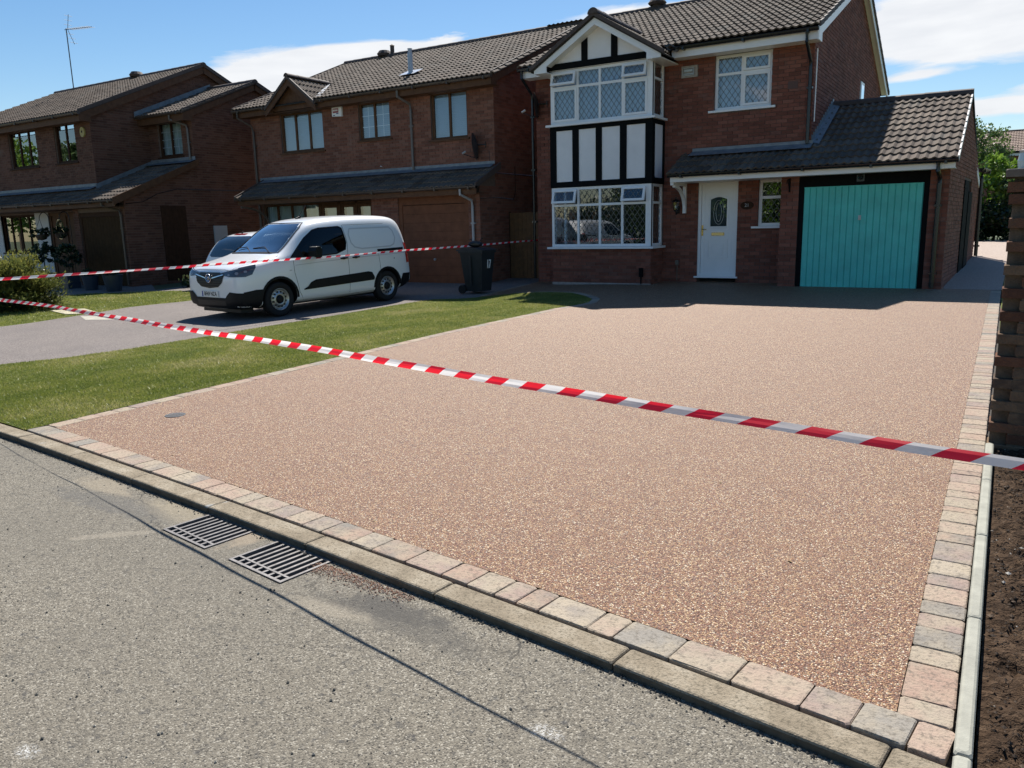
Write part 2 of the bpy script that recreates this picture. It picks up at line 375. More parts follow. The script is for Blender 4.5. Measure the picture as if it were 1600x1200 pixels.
M_BLOCK = mat('tegula_block', stops=[(0, (.26, .235, .20)), (.14, (.205, .185, .16)), (.28, (.33, .225, .17)), (.45, (.36, .265, .205)), (.6, (.34, .285, .215)), (.74, (.30, .215, .18)), (.88, (.23, .20, .175)), (1, (.37, .31, .235))],
              rough=.85, spec=.3, noise_s=6, noise_a=.5, bump_s=85, bump_d=.006, bump=.9, build=m_block)
def m_kerb(t, P, g, c):
    c = t.ramp(t.noise(g, 5, 5, .65), [(.3, (.19, .155, .11)), (.5, (.275, .228, .165)), (.7, (.37, .32, .245))])
    c = t.mix(t.maprange(t.noise(g, 70, 5, .75), .50, .62, 0, .75), c, (.10, .085, .06))
    return t.mix(t.maprange(t.noise(g, 2.2, 3, .6, .8), .68, .71, 0, .8), c, (.42, .42, .40))
M_KERB = mat('kerb_concrete', (.3, .27, .2), .92, spec=.2, build=m_kerb, bump_s=120, bump_d=.007, bump=.9)
M_EDGE = mat('edging_concrete', (.30, .295, .245), .85, noise_s=10, noise_a=.25, bump_s=90, bump_d=.003)
def m_path(t, P, g, c):
    v = t.vor(g, 150, out='Color'); s = t.new('ShaderNodeSeparateColor'); t.L.new(v, s.inputs[0])
    return t.ramp(s.outputs[0], [(0, (.17, .12, .095)), (.5, (.33, .25, .20)), (1, (.50, .41, .34))])
M_PATH = mat('pale_path', (.4, .4, .4), .8, build=m_path, bump_s=100)

# ------------------------------------------------------------------ ground sheets
def zbase(x, y):
    if y < 4.2 or (x > .04 and y < 6.5): return -.22
    return (G(x, min(y, 40)) if y < 60 else G(x, 40))-.035
def ground():
    xs = sorted(set([-400, -200, -120, -80, -60]+list(np.arange(-46, 12.1, .9))+[20, 40, 80, 160, 300])); ys = sorted(set([-300, -120, -60, -30, -12]+list(np.arange(-4, 34, .6))+[40, 60, 100, 200, 600]))
    vs = [(x, y, zbase(x, y)) for y in ys for x in xs]; n = len(xs)
    fs = [(j*n+i, j*n+i+1, (j+1)*n+i+1, (j+1)*n+i) for j in range(len(ys)-1) for i in range(n-1)]
    b = B(); b.add(vs, fs); b.build('ground', mat('rough_ground', (.06, .075, .03), .95, noise_s=2, noise_a=.3), smooth=True, kind='structure')
ground()
lxs = list(np.arange(-45, 1.4, .7))
road_poly = [(x, J(x)-.11) for x in lxs]+[(14, J(1.4)-.11), (14, -9), (-45, -9)]
GRATES = ((-3.575, 2.555, math.radians(-8)), (-2.915, 2.465, math.radians(-8)))
patch('road', road_poly[::-1], M_ROAD, 0, 1.5, zf=lambda x, y: ZR, cuts=[(x, y, r, .225, .155) for x, y, r in GRATES])
bmx = [(-60, -9.2), (30, -9.2), (30, -60), (-60, -60)]
patch('verge', bmx, M_LAWN, 0, 4, zf=lambda x, y: .03)

LAWN = [(-6.715, 3.40)]+[(-6.72, 9.0), (-6.57, 12.18), (-6.48, 12.36), (-6.42, 12.99), (-6.62, 13.55), (-7.0, 14.02), (-7.61, 14.62), (-8.05, 14.80), (-8.55, 14.84), (-8.98, 14.7), (-9.57, 13.95), (-9.9, 13.72),
        (-10.38, 13.56), (-10.56, 12.94), (-10.62, 12.17), (-10.63, 10.38), (-10.70, 8.96), (-10.70, 7.70), (-10.75, 6.66), (-10.91, 5.81), (-11.3, 5.05), (-12.2, 4.1), (-12.4, J(-12.4))]+[(x, J(x)+.0) for x in (-11.5, -10.5, -9.5, -8.5, -7.7, -7.1, -6.715)]
patch('lawn', LAWN[::-1], M_LAWN, .004, .5)
RES = [(x, J(x)+.172) for x in (-6.55, -5.5, -4.5, -3.5, -2.5, -1.5, -.8)]+[(-.168, J(0)+.178), (-.155, 6.0), (-.14, 16.9), (-.0, 17.0), (-.9, 17.0), (-.95, 17.5), (-9.99, 17.5), (-9.95, 16.9), (-9.65, 14.3), (-9.55, 14.05), (-8.98, 14.72), (-8.55, 14.86), (-8.05, 14.82), (-7.61, 14.64), (-6.95, 14.0), (-6.50, 13.57), (-6.28, 12.99), (-6.32, 12.4), (-6.42, 12.1), (-6.565, 9.0), (-6.55, 5)]
patch('resin_driveway', RES, M_RESIN, .004, .5)
patch('side_path', [(-.95, 17.003), (.03, 17.003), (.12, 23), (.25, 31.2), (-1.5, 31.2), (-.72, 23.2)], M_PATH, .004, .5)
patch('side_ground', [(.05, 6.2), (14, 6.2), (14, 34), (.28, 34), (.12, 23), (.03, 17)], M_LAWN, .0, 1.0)
D2 = [(-12.4, J(-12.4)), (-12.2, 4.1), (-11.3, 5.05), (-10.91, 5.81), (-10.75, 6.66), (-10.70, 7.70), (-10.70, 8.96), (-10.63, 10.38), (-10.62, 12.17), (-10.56, 12.94), (-10.38, 13.56), (-9.9, 13.72), (-9.57, 13.95), (-9.55, 14.05), (-9.65, 14.3), (-9.95, 16.9), (-9.99, 19), (-11.2, 19), (-20.2, 17.4), (-20.0, 13.4), (-16.3, 13.4), (-16.3, 11.5), (-16.42, 11.07), (-16.5, 10.37), (-16.18, 9.41), (-15.98, 8.62), (-15.8, 7.88), (-15.8, 5), (-16.6, J(-16.6))]
patch('neighbour_driveway', D2[::-1], M_DRIVE, .004, .6)
L1 = [(-16.6, J(-16.6)), (-15.8, 5), (-15.8, 7.88), (-15.98, 8.62), (-16.18, 9.41), (-16.5, 10.37), (-16.42, 11.07), (-16.3, 11.5), (-16.3, 13.4), (-19.2, 13.4), (-21.3, 12.2), (-21.4, 11.1), (-24, 10.0), (-24, J(-24))]
patch('far_lawn', L1[::-1], M_LAWN, .004, .6)
patch('far_driveway', [(-24, J(-24)), (-24, 10.0), (-21.4, 11.1), (-21.3, 12.2), (-19.2, 13.4), (-20, 13.4), (-21.8, 14.5), (-40, 14.6), (-40, J(-40))][::-1], M_DRIVE, .004, .7)

# rough soil bed beside the edging
def soil_bed():
    nx, ny = 60, 190; xs = np.linspace(.055, 1.6, nx); ys = np.linspace(1.6, 6.35, ny); vs = []
    for y in ys:
        for x in xs:
            e = min(1, (x-.055)/.12)
            h = -.035+.06*e*(noise.fractal(Vector((x*7, y*7, 0)), .7, 2.2, 6))+.03*e*abs(noise.noise(Vector((x*22, y*22, 3))))
            vs.append((x, y, G(x, y)+h))
    fs = [(j*nx+i, j*nx+i+1, (j+1)*nx+i+1, (j+1)*nx+i) for j in range(ny-1) for i in range(nx-1)]
    b = B(); b.add(vs, fs); b.build('soil', M_SOIL, smooth=True, kind='stuff', label='freshly dug dark brown soil bed beside the pale edging', category='soil')
    b = B()
    for i in range(5200):
        x, y = random.uniform(.07, .95), random.uniform(1.9, 6.0); r = random.choice((.003, .004, .004, .005, .006, .008, .011))*random.uniform(.7, 1.3)
        c = Vector((x, y, G(x, y)-.02)); k = [c+Vector((random.uniform(.6, 1.2)*r*a, random.uniform(.6, 1.2)*r*bb, random.uniform(.4, .8)*r*cc)) for a, bb, cc in ((1, 0, 0), (-1, 0, 0), (0, 1, 0), (0, -1, 0), (0, 0, 1), (0, 0, -1))]
        b.add(k, [(0, 2, 4), (2, 1, 4), (1, 3, 4), (3, 0, 4), (2, 0, 5), (1, 2, 5), (3, 1, 5), (0, 3, 5)], 0, random.random()**1.5)
    b.build('soil_clods', mat('soil_clod', stops=[(0, (.03, .019, .012)), (.5, (.07, .045, .028)), (.93, (.13, .09, .06)), (.97, (.38, .34, .28)), (1, (.5, .46, .4))], attr=True, rough=.95), kind='stuff', label='loose clods and stones scattered on the soil bed', category='clods')
soil_bed()

# ------------------------------------------------------------------ kerb, block borders, edging
def chamfer_block(lx, ly, lz, c=.008, jit=.0):
    """block with eased top edges, origin at centre of its top face"""
    a, b2 = lx/2, ly/2
    def ring(x, y, z): return [(-x+random.uniform(-jit, jit), -y+random.uniform(-jit, jit), z), (x+random.uniform(-jit, jit), -y+random.uniform(-jit, jit), z), (x+random.uniform(-jit, jit), y+random.uniform(-jit, jit), z), (-x+random.uniform(-jit, jit), y+random.uniform(-jit, jit), z)]
    # cut corners in plan too
    def oct_(x, y, z, k):
        return [(-x+k, -y, z), (x-k, -y, z), (x, -y+k, z), (x, y-k, z), (x-k, y, z), (-x+k, y, z), (-x, y-k, z), (-x, -y+k, z)]
    r = [oct_(a, b2, -lz, .004), oct_(a, b2, -c, .006+jit), oct_(a-c*.35, b2-c*.35, -c*.35, .008+jit), oct_(a-c, b2-c, 0, .01+jit)]
    r = [[(p[0]+random.uniform(-jit, jit), p[1]+random.uniform(-jit, jit), p[2]) for p in q] for q in r]
    vs = [p for q in r for p in q]; fs = []
    for k in range(3): fs += [(k*8+i, k*8+(i+1) % 8, (k+1)*8+(i+1) % 8, (k+1)*8+i) for i in range(8)]
    fs.append(tuple(24+i for i in range(8)))
    bb = B(); bb.add(vs, fs); return bb
_bc = {}
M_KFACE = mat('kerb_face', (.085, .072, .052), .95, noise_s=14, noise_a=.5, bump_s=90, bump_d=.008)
def block_mesh(lx, ly, lz=.06, mt=None, name='block', c=.008, jit=.002):
    key = (round(lx, 2), round(ly, 3), name, random.randint(0, 2))
    if key not in _bc:
        bb = chamfer_block(lx, ly, lz, c, jit)
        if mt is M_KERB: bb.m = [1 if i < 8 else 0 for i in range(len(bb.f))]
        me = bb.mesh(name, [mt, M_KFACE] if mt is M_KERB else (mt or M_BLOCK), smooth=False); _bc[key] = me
    return _bc[key]
def along(path, lens, wid, name, parent, mt, lz=.06, gap=.005, dz=.006, zf=None, start=0.0, c=.0045, jit=.0022, end_cut=0.0, tilt=.003):
    """set blocks end to end along a plan path"""
    pts = [Vector((x, y, 0)) for x, y in path]; seg = [(pts[i+1]-pts[i]).length for i in range(len(pts)-1)]; tot = sum(seg)-end_cut
    def at(d):
        for i, s in enumerate(seg):
            if d <= s or i == len(seg)-1: return pts[i]+(pts[i+1]-pts[i])*(d/s)
            d -= s
    d = start
    while d < tot-.03:
        l = min(random.choice(lens), tot-d); 
        if l < .05: break
        a, b2 = at(d+gap/2), at(d+l-gap/2); mid = (a+b2)/2; U = b2-a; L = U.length; U.normalize(); V = Vector((-U.y, U.x, 0))
        zf_ = zf or G
        za = zf_(a.x, a.y); zb_ = zf_(b2.x, b2.y); U3 = Vector((U.x*L, U.y*L, zb_-za)).normalized(); N = U3.cross(V).normalized()
        if N.z < 0: N = -N
        N = (N+Vector((random.uniform(-tilt, tilt), random.uniform(-tilt, tilt), 0))).normalized(); V2 = N.cross(U3).normalized(); U4 = V2.cross(N)
        M = frame((mid.x, mid.y, (za+zb_)/2+dz+random.uniform(-.0015, .0015)), U4, V2, N)
        put(block_mesh(L, wid, lz, mt, name, c, jit), name, parent, M); d += l

kerb_root = thing('kerb', (-3, 2.6, 0), None, None); kerb_root['kind'] = 'structure'
kx = list(np.arange(-16, 1.25, .3)); kpath = [(x, J(x)-.071) for x in kx]
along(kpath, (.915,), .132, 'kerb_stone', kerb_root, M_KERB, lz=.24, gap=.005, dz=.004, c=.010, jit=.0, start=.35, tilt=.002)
bord = thing('block_border', (-3, 8, 0), None, None); bord['kind'] = 'structure'
along([(x, J(x)+.090) for x in list(np.arange(-6.705, -.1, .2))+[-.006]], (.12, .16, .16, .16, .24, .24), .162, 'paving_block', bord, M_BLOCK)
along([(-.088, J(0)+.18), (-.075, 6.0), (-.06, 16.85)], (.08, .12, .12, .16, .16, .24), .158, 'paving_block', bord, M_BLOCK)
lb = [(-6.625, 3.355), (-6.64, 9), (-6.49, 12.1), (-6.38, 12.45), (-6.34, 12.98), (-6.54, 13.6), (-6.94, 14.1), (-7.57, 14.70), (-8.05, 14.9), (-8.6, 14.94), (-9.05, 14.8)]
along(lb, (.16, .24, .24, .16, .24), .15, 'paving_block', bord, M_BLOCK)
along([(-9.62, 14.25), (-9.92, 16.9)], (.2,), .1, 'paving_block', bord, M_BLOCK)
along([(-9.22, 16.52), (-6.6, 16.52), (-6.25, 17.18), (-5.9, 17.25), (-4.2, 17.25), (-4.05, 16.75), (-1.0, 16.75)], (.2,), .055, 'paving_block', bord, M_BLOCK, dz=.005)
edg = thing('edging', (.02, 4, 0), None, None); edg['kind'] = 'structure'
along([(.022, 1.5), (.03, 6.0)], (.915,), .05, 'edging_stone', edg, M_EDGE, lz=.15, gap=.003, dz=.016, c=.012, jit=.0, start=.0, tilt=.001)
# cracks of dark joint material under the border
patch('border_bed', [(x, J(x)+.0) for x in (-6.73, -5.5, -4.5, -3.5, -2.5, -1.5, -.7, .05)]+[(.05, J(0)+.16), (.04, 16.9), (-.2, 16.9), (-.2, J(0)+.2), (-3, J(-3)+.19), (-6.5, J(-6.5)+.19), (-6.5, 3.5), (-6.73, 3.5)],
      mat('joint_sand', (.05, .042, .035), .95), -.028, .6)

# ------------------------------------------------------------------ building kit
_brick_cache = {}
def brick_mesh(w, h, mt):
    key = (round(w, 2), round(h, 3), mt.name)
    if key not in _brick_cache:
        b = B(); b.box(0, key[0], 0, h, -.02, .0); _brick_cache[key] = b.mesh('brick', mt)
    return _brick_cache[key]
def brickwork(parent, O, U, N, width, z0, z1, mt, mts=None, holes=(), lim=None, singles=0, bond0=0.0, name='brickwork', single_from=0):
    """real bricks in running bond; (u,z) plane through O; holes are (u0,u1,z0,z1); lim(z)->(ulo,uhi).
    The first `singles` bricks (lowest courses) are objects of their own, the rest one mesh."""
    O, U, N = Vector(O), Vector(U).normalized(), Vector(N).normalized(); Z = Vector((0, 0, 1)); b = B(); cnt = 0
    ch, cw = .075, .225; r = 0; z = z0
    while z < z1-.01:
        h = min(.065, z1-z); lo, hi = (0, width)
        if lim: 
            l2 = lim(z+.05)
            if l2 is None: break
            lo, hi = max(lo, l2[0]), min(hi, l2[1])
        u = -(.1125 if r % 2 else 0)-bond0
        while u < hi:
            a, c = max(u+.005, lo), min(u+cw-.005, hi)
            if c-a > .02:
                segs = [(a, c)]
                for (h0, h1, g0, g1) in holes:
                    if g0 < z+h-.012 and g1 > z+.012:
                        ns = []
                        for (p, q) in segs:
                            if q <= h0 or p >= h1: ns.append((p, q)); continue
                            if p < h0-.01: ns.append((p, h0))
                            if q > h1+.01: ns.append((h1, q))
                        segs = ns
                for (p, q) in segs:
                    if cnt < singles and mts is not None and q-p > .06:
                        put(brick_mesh(q-p, h, mts), 'brick', parent, frame(O+U*p+Z*z+N*(.0+random.uniform(-.0015, .0015)), U, Z, N)); cnt += 1
                    else:
                        n = random.uniform(-.002, .002)
                        A = [O+U*x+Z*y+N*k for k in (-.02, n) for (x, y) in ((p, z), (q, z), (q, z+h), (p, z+h))]
                        b.add(A, [(4, 5, 6, 7), (0, 1, 5, 4), (1, 2, 6, 5), (2, 3, 7, 6), (3, 0, 4, 7)], 0, random.random())
            u += cw
        z += ch; r += 1
    if b.f: 
        o = b.build(name, mt, parent, fix=False); o['kind'] = 'stuff'; return o

def core(b, O, U, N, width, z0, z1, holes=(), th=.25, back=.012):
    """solid wall behind the bricks, with openings"""
    us = sorted(set([.013, width-.013]+[min(max(h[i], .013), width-.013) for h in holes for i in (0, 1)])); zs = sorted(set([z0, z1]+[min(max(h[i], z0), z1) for h in holes for i in (2, 3)]))
    for i in range(len(us)-1):
        j = 0
        while j < len(zs)-1:
            um, zm = (us[i]+us[i+1])/2, (zs[j]+zs[j+1])/2
            if any(h[0] < um < h[1] and h[2] < zm < h[3] for h in holes): j += 1; continue
            k = j
            while k+1 < len(zs)-1:
                zm2 = (zs[k+1]+zs[k+2])/2
                if any(h[0] < um < h[1] and h[2] < zm2 < h[3] for h in holes): break
                k += 1
            b.obox(O, U, (0, 0, 1), N, (us[i], us[i+1]), (zs[j], zs[k+1]), (-back-th, -back)); j = k+1

def bars(b, x0, x1, z0, z1, y0, y1, w=.05, m=0):
    """rectangular frame in an XZ plane"""
    b.box(x0, x1, y0, y1, z0, z0+w, m); b.box(x0, x1, y0, y1, z1-w, z1, m)
    b.box(x0, x0+w, y0, y1, z0+w, z1-w, m); b.box(x1-w, x1, y0, y1, z0+w, z1-w, m)

def lattice(b, x0, x1, z0, z1, y, dx=.125, dz=.17, w=.011):
    """diamond leading clipped to a pane"""
    k = dz/dx
    for sgn in (1, -1):
        c0 = -40
        for i in range(-60, 61):
            # line z - zc = sgn*k*(x - xc) + i*dz
            zc, xc = (z0+z1)/2, (x0+x1)/2
            pts = []
            f = lambda x: zc+sgn*k*(x-xc)+i*dz
            xa, xb = x0, x1
            za, zb_ = f(xa), f(xb)
            # clip in z
            def xz(z): return xc+(z-zc-i*dz)/(sgn*k)
            lo = max(x0, min(xz(z0), xz(z1))); hi = min(x1, max(xz(z0), xz(z1)))
            if hi-lo < .01: continue
            n = Vector((-sgn*k, 0, 1)).normalized()*w/2
            A, C = Vector((lo, y, f(lo))), Vector((hi, y, f(hi)))
            b.quad(A-n, C-n, C+n, A+n)

def window(house, x0, x1, z0, z1, y, frame_m, panes, lead=True, curtain=None, sill=None, w=.055, inset=.07, sill_m=None, mull=(), trans=(), curt_z=None, glass=None, name='window', waves=True, blind=False, fd=.06, gridlines=0):
    """window in a wall facing -Y whose brick face is at y. panes: (x0,x1,z0,z1,style) ; style f=fixed, s=sash, o=top-hung open"""
    yf = y+inset; b = B(); bars(b, x0, x1, z0, z1, yf, yf+fd, w)
    for (mx, ma, mb) in mull: b.box(mx-w*.45, mx+w*.45, yf+.002, yf+fd-.002, ma, mb)
    for (tz, ta, tb) in trans: b.box(ta, tb, yf+.004, yf+fd-.004, tz-w*.45, tz+w*.45)
    for (a, c, d, e, st) in panes:
        if st == 's': bars(b, a, c, d, e, yf-.018, yf+.03, .045)
    win = b.build(name, frame_m, house)
    gl = glass or M_GLASS
    for (a, c, d, e, st) in panes:
        g = B()
        if st == 'o':
            ang = .30; H = e-d; fb = B(); hinge = Vector((0, yf-.012, e))
            Zl = Vector((0, -math.sin(ang), -math.cos(ang))); Nl = Vector((0, -math.cos(ang), math.sin(ang)))
            for (u0, u1, v0, v1) in ((a, c, 0, .05), (a, c, H-.05, H), (a, a+.05, .05, H-.05), (c-.05, c, .05, H-.05)):
                fb.obox(hinge, (1, 0, 0), Zl, Nl, (u0, u1), (v0, v1), (0, .045))
            sash = fb.build('open_sash', frame_m, win)
            g.obox(hinge, (1, 0, 0), Zl, Nl, (a+.05, c-.05), (.05, H-.05), (.014, .02)); 
            g.build('pane', gl, win, fix=True)
            if lead:
                lb = B(); lattice(lb, a+.05, c-.05, d+.05, e-.05, 0); 
                for i, v in enumerate(lb.v): lb.v[i] = tuple(hinge+Vector((v[0], 0, 0))+Zl*(e-v[2])+Nl*.023)
                lb.build('leading', M_LEADCAME, win, fix=False)
        else:
            k = .045 if st == 's' else 0
            yy = yf+(.0 if st == 's' else .022)
            g.box(a+k, c-k, yy+.004, yy+.010, d+k, e-k); g.build('pane', gl, win)
            if lead:
                lb = B(); lattice(lb, a+k, c-k, d+k, e-k, yy-.001); lb.build('leading', M_LEADCAME, win, fix=False)
            if gridlines:
                lb = B(); 
                xm = (a+c)/2; lb.box(xm-.008, xm+.008, yy+.011, yy+.015, d+k, e-k)
                for q in range(1, gridlines+1): zz = d+(e-d)*q/(gridlines+1); lb.box(a+k, c-k, yy+.011, yy+.015, zz-.008, zz+.008)
                lb.build('glazing_bar', M_WHITE, win)
    if curtain:
        cb = B(); zz0, zz1 = curt_z or (z0+.03, z1-.02)
        if blind:
            n = int((zz1-zz0)/.05)
            for i in range(n):
                zc = zz0+i*.05; cb.quad((x0+.03, yf+.10, zc), (x1-.03, yf+.10, zc), (x1-.03, yf+.128, zc+.042), (x0+.03, yf+.128, zc+.042))
            cb.quad((x0, yf+.16, zz0), (x1, yf+.16, zz0), (x1, yf+.16, zz1), (x0, yf+.16, zz1))
            cb.build('blind', curtain, win, fix=False)
        else:
            n = int((x1-x0)/.03)
            pr = [(x0+.01+(x1-x0-.02)*i/n, yf+.13+.03*math.sin(i*1.1+.6*math.sin(i*.37))) for i in range(n+1)]
            for i in range(n): cb.quad((pr[i][0], pr[i][1], zz0), (pr[i+1][0], pr[i+1][1], zz0), (pr[i+1][0], pr[i+1][1], zz1), (pr[i][0], pr[i][1], zz1))
            cb.build('curtain', curtain, win, smooth=True, fix=False)
    if sill:
        sb = B(); sb.box(sill[0], sill[1], y-.05, yf+.01, z0-.045, z0-.002); sb.build('sill', sill_m or frame_m, win)
    return win

# roof tiles --------------------------------------------------------------------------
_tile_cache = {}
def tile_geo(w, l, seg=12, amp=.030):
    """one rolled interlocking tile in (u,v,n): front edge at v=0 raised, tail tucked under the next"""
    vs = []; 
    def h(t):
        q = (2*t+.10) % 1.0; q = q**1.35
        return amp*(.5-.5*math.cos(2*PI*q))**1.25
    top = [(w*i/seg, h(i/seg)) for i in range(seg+1)]
    F = .036
    for (u, n) in top: vs.append((u, -.0, n+F))
    for (u, n) in top: vs.append((u, l, n+.004))
    for (u, n) in top: vs.append((u, -.0, n+F-.032))
    k = seg+1; fs = []
    for i in range(seg): fs += [(i, i+1, k+i+1, k+i), (2*k+i, 2*k+i+1, i+1, i)]
    fs += [(0, k, 2*k), (seg, 2*k+seg, k+seg)]
    return vs, fs
def tiled(parent, O, U, V, width, length, mt, mts=None, singles=0, keep=None, w=.30, gauge=.32, deck=True, order='low', off=0.0, seg=12):
    """tiles in running courses over the plane O + u*U + v*V"""
    O, U, V = Vector(O), Vector(U).normalized(), Vector(V).normalized(); N = U.cross(V).normalized()
    if N.z < 0: N = -N
    vs, fs = tile_geo(w, gauge+.05, seg); b = B(); cnt = 0
    key = (w, gauge, seg, mts.name if mts else '')
    if mts is not None and key not in _tile_cache:
        q = B(); q.add(vs, fs); me = q.mesh('roof_tile', mts, smooth=False, fix=True); 
        _tile_cache[key] = me
    rows = int(math.ceil(length/gauge-.15)); cols = int(math.ceil(width/w-.2))
    Uf = U if U.cross(V).dot(N) > 0 else U
    for r in range(rows):
        for c in range(cols):
            u, v = c*w+off, r*gauge
            if keep and not keep(O+U*(u+w/2)+V*(v+gauge/2)): continue
            P = O+U*u+V*v+N*random.uniform(-.002, .003)
            if cnt < singles:
                put(_tile_cache[key], 'roof_tile', parent, frame(P, U, V, N)); cnt += 1
            else:
                b.add([P+U*x+V*y+N*n for (x, y, n) in vs], fs, 0, random.random())
    if b.f: 
        o = b.build('tile_field', mt, parent, fix=False); o['kind'] = 'stuff'
def deck(parent, pts, th=.03, name='roof'):
    b = B(); p = [Vector(q) for q in pts]; n = (p[1]-p[0]).cross(p[2]-p[0]).normalized()
    if n.z > 0: n = -n
    b.prism(p, n*th); return b.build(name, M_UNDER, parent)
def ridge_tiles(parent, A, C, r=.115, l=.42, name='ridge_tile', mt=None):
    A, C = Vector(A), Vector(C); L = (C-A).length; D = (C-A)/L; n = max(1, round(L/l)); l = L/n
    side = D.cross(Vector((0, 0, 1))).normalized(); up = side.cross(D)
    b = B(); seg = 8; pr = [(math.cos(PI*i/seg)*r, math.sin(PI*i/seg)*r) for i in range(seg+1)]
    vs = [(x, y*1.0, z) for x, r_ in ((0, 1.05), (l*.995, .99)) for (y, z) in [(p[0]*r_, p[1]*r_) for p in pr]]
    b.add(vs, [(i, i+1, seg+2+i, seg+1+i) for i in range(seg)]+[tuple(range(seg+1)), tuple(range(seg+1, 2*seg+2))[::-1]])
    me = b.mesh(name, mt or M_RIDGE, smooth=False)
    for i in range(n): put(me, name, parent, frame(A+D*(i*l)-up*.03, D, -side, up))
def gutter(parent, A, C, mt, r=.055, brackets=True, name='gutter'):
    A, C = Vector(A), Vector(C); D = (C-A).normalized(); L = (C-A).length; side = Vector((-D.y, D.x, 0))
    b = B(); seg = 8; pr = [(-math.cos(PI*i/seg)*r, -math.sin(PI*i/seg)*r*1.05) for i in range(seg+1)]
    P = [A+side*p[0]+Vector((0, 0, p[1])) for p in pr]; Q = [p+D*L for p in P]; n = seg+1
    P2 = [A+side*p[0]*.9+Vector((0, 0, p[1]*.9)) for p in pr]; Q2 = [p+D*L for p in P2]
    b.add(P+Q, [(i, i+1, n+i+1, n+i) for i in range(seg)]+[tuple(range(n)), tuple(range(n, 2*n))[::-1]])
    b.add(P2+Q2, [(i, n+i, n+i+1, i+1) for i in range(seg)])
    for q in (0, -1): b.tube([P[q], Q[q]], .006, 6)
    if brackets:
        k = max(2, int(L/.95))
        for i in range(k): 
            c = A+D*(.3+i*(L-.5)/max(1, k-1)); b.obox(c, D, side, (0, 0, 1), (-.02, .02), (-r-.012, r+.012), (-r-.02, -.02))
    return b.build(name, mt, parent)
def downpipe(parent, pts, mt, r=.034, name='downpipe'):
    b = B(); b.tube(pts, r, 10)
    z = pts[-2][2]-.4
    while z > pts[-1][2]+.2:
        x, y = pts[-1][0], pts[-1][1]
        b.box(x-r-.022, x+r+.022, y-r*.6, y+r+.03, z-.02, z+.02); z -= 1.25
    return b.build(name, mt, parent, smooth=False)
def text_mesh(s, size, mt, name, M, parent, depth=.002, fontbold=False, align='CENTER', sx=1.0):
    cu = bpy.data.curves.new(name, 'FONT'); cu.body = s; cu.size = size; cu.extrude = depth; cu.align_x = align; cu.align_y = 'CENTER'; cu.offset = .0
    if fontbold: cu.offset = size*.018
    o = bpy.data.objects.new(name, cu); COL.objects.link(o); dg = bpy.context.evaluated_depsgraph_get()
    me = bpy.data.meshes.new_from_object(o.evaluated_get(dg)); bpy.data.objects.remove(o); me.materials.clear(); me.materials.append(mt); me.name = name
    me.transform(Matrix.Diagonal((sx, 1, 1, 1)))
    r = bpy.data.objects.new(name, me); COL.objects.link(r); r.parent = parent; r.matrix_local = M
    return r

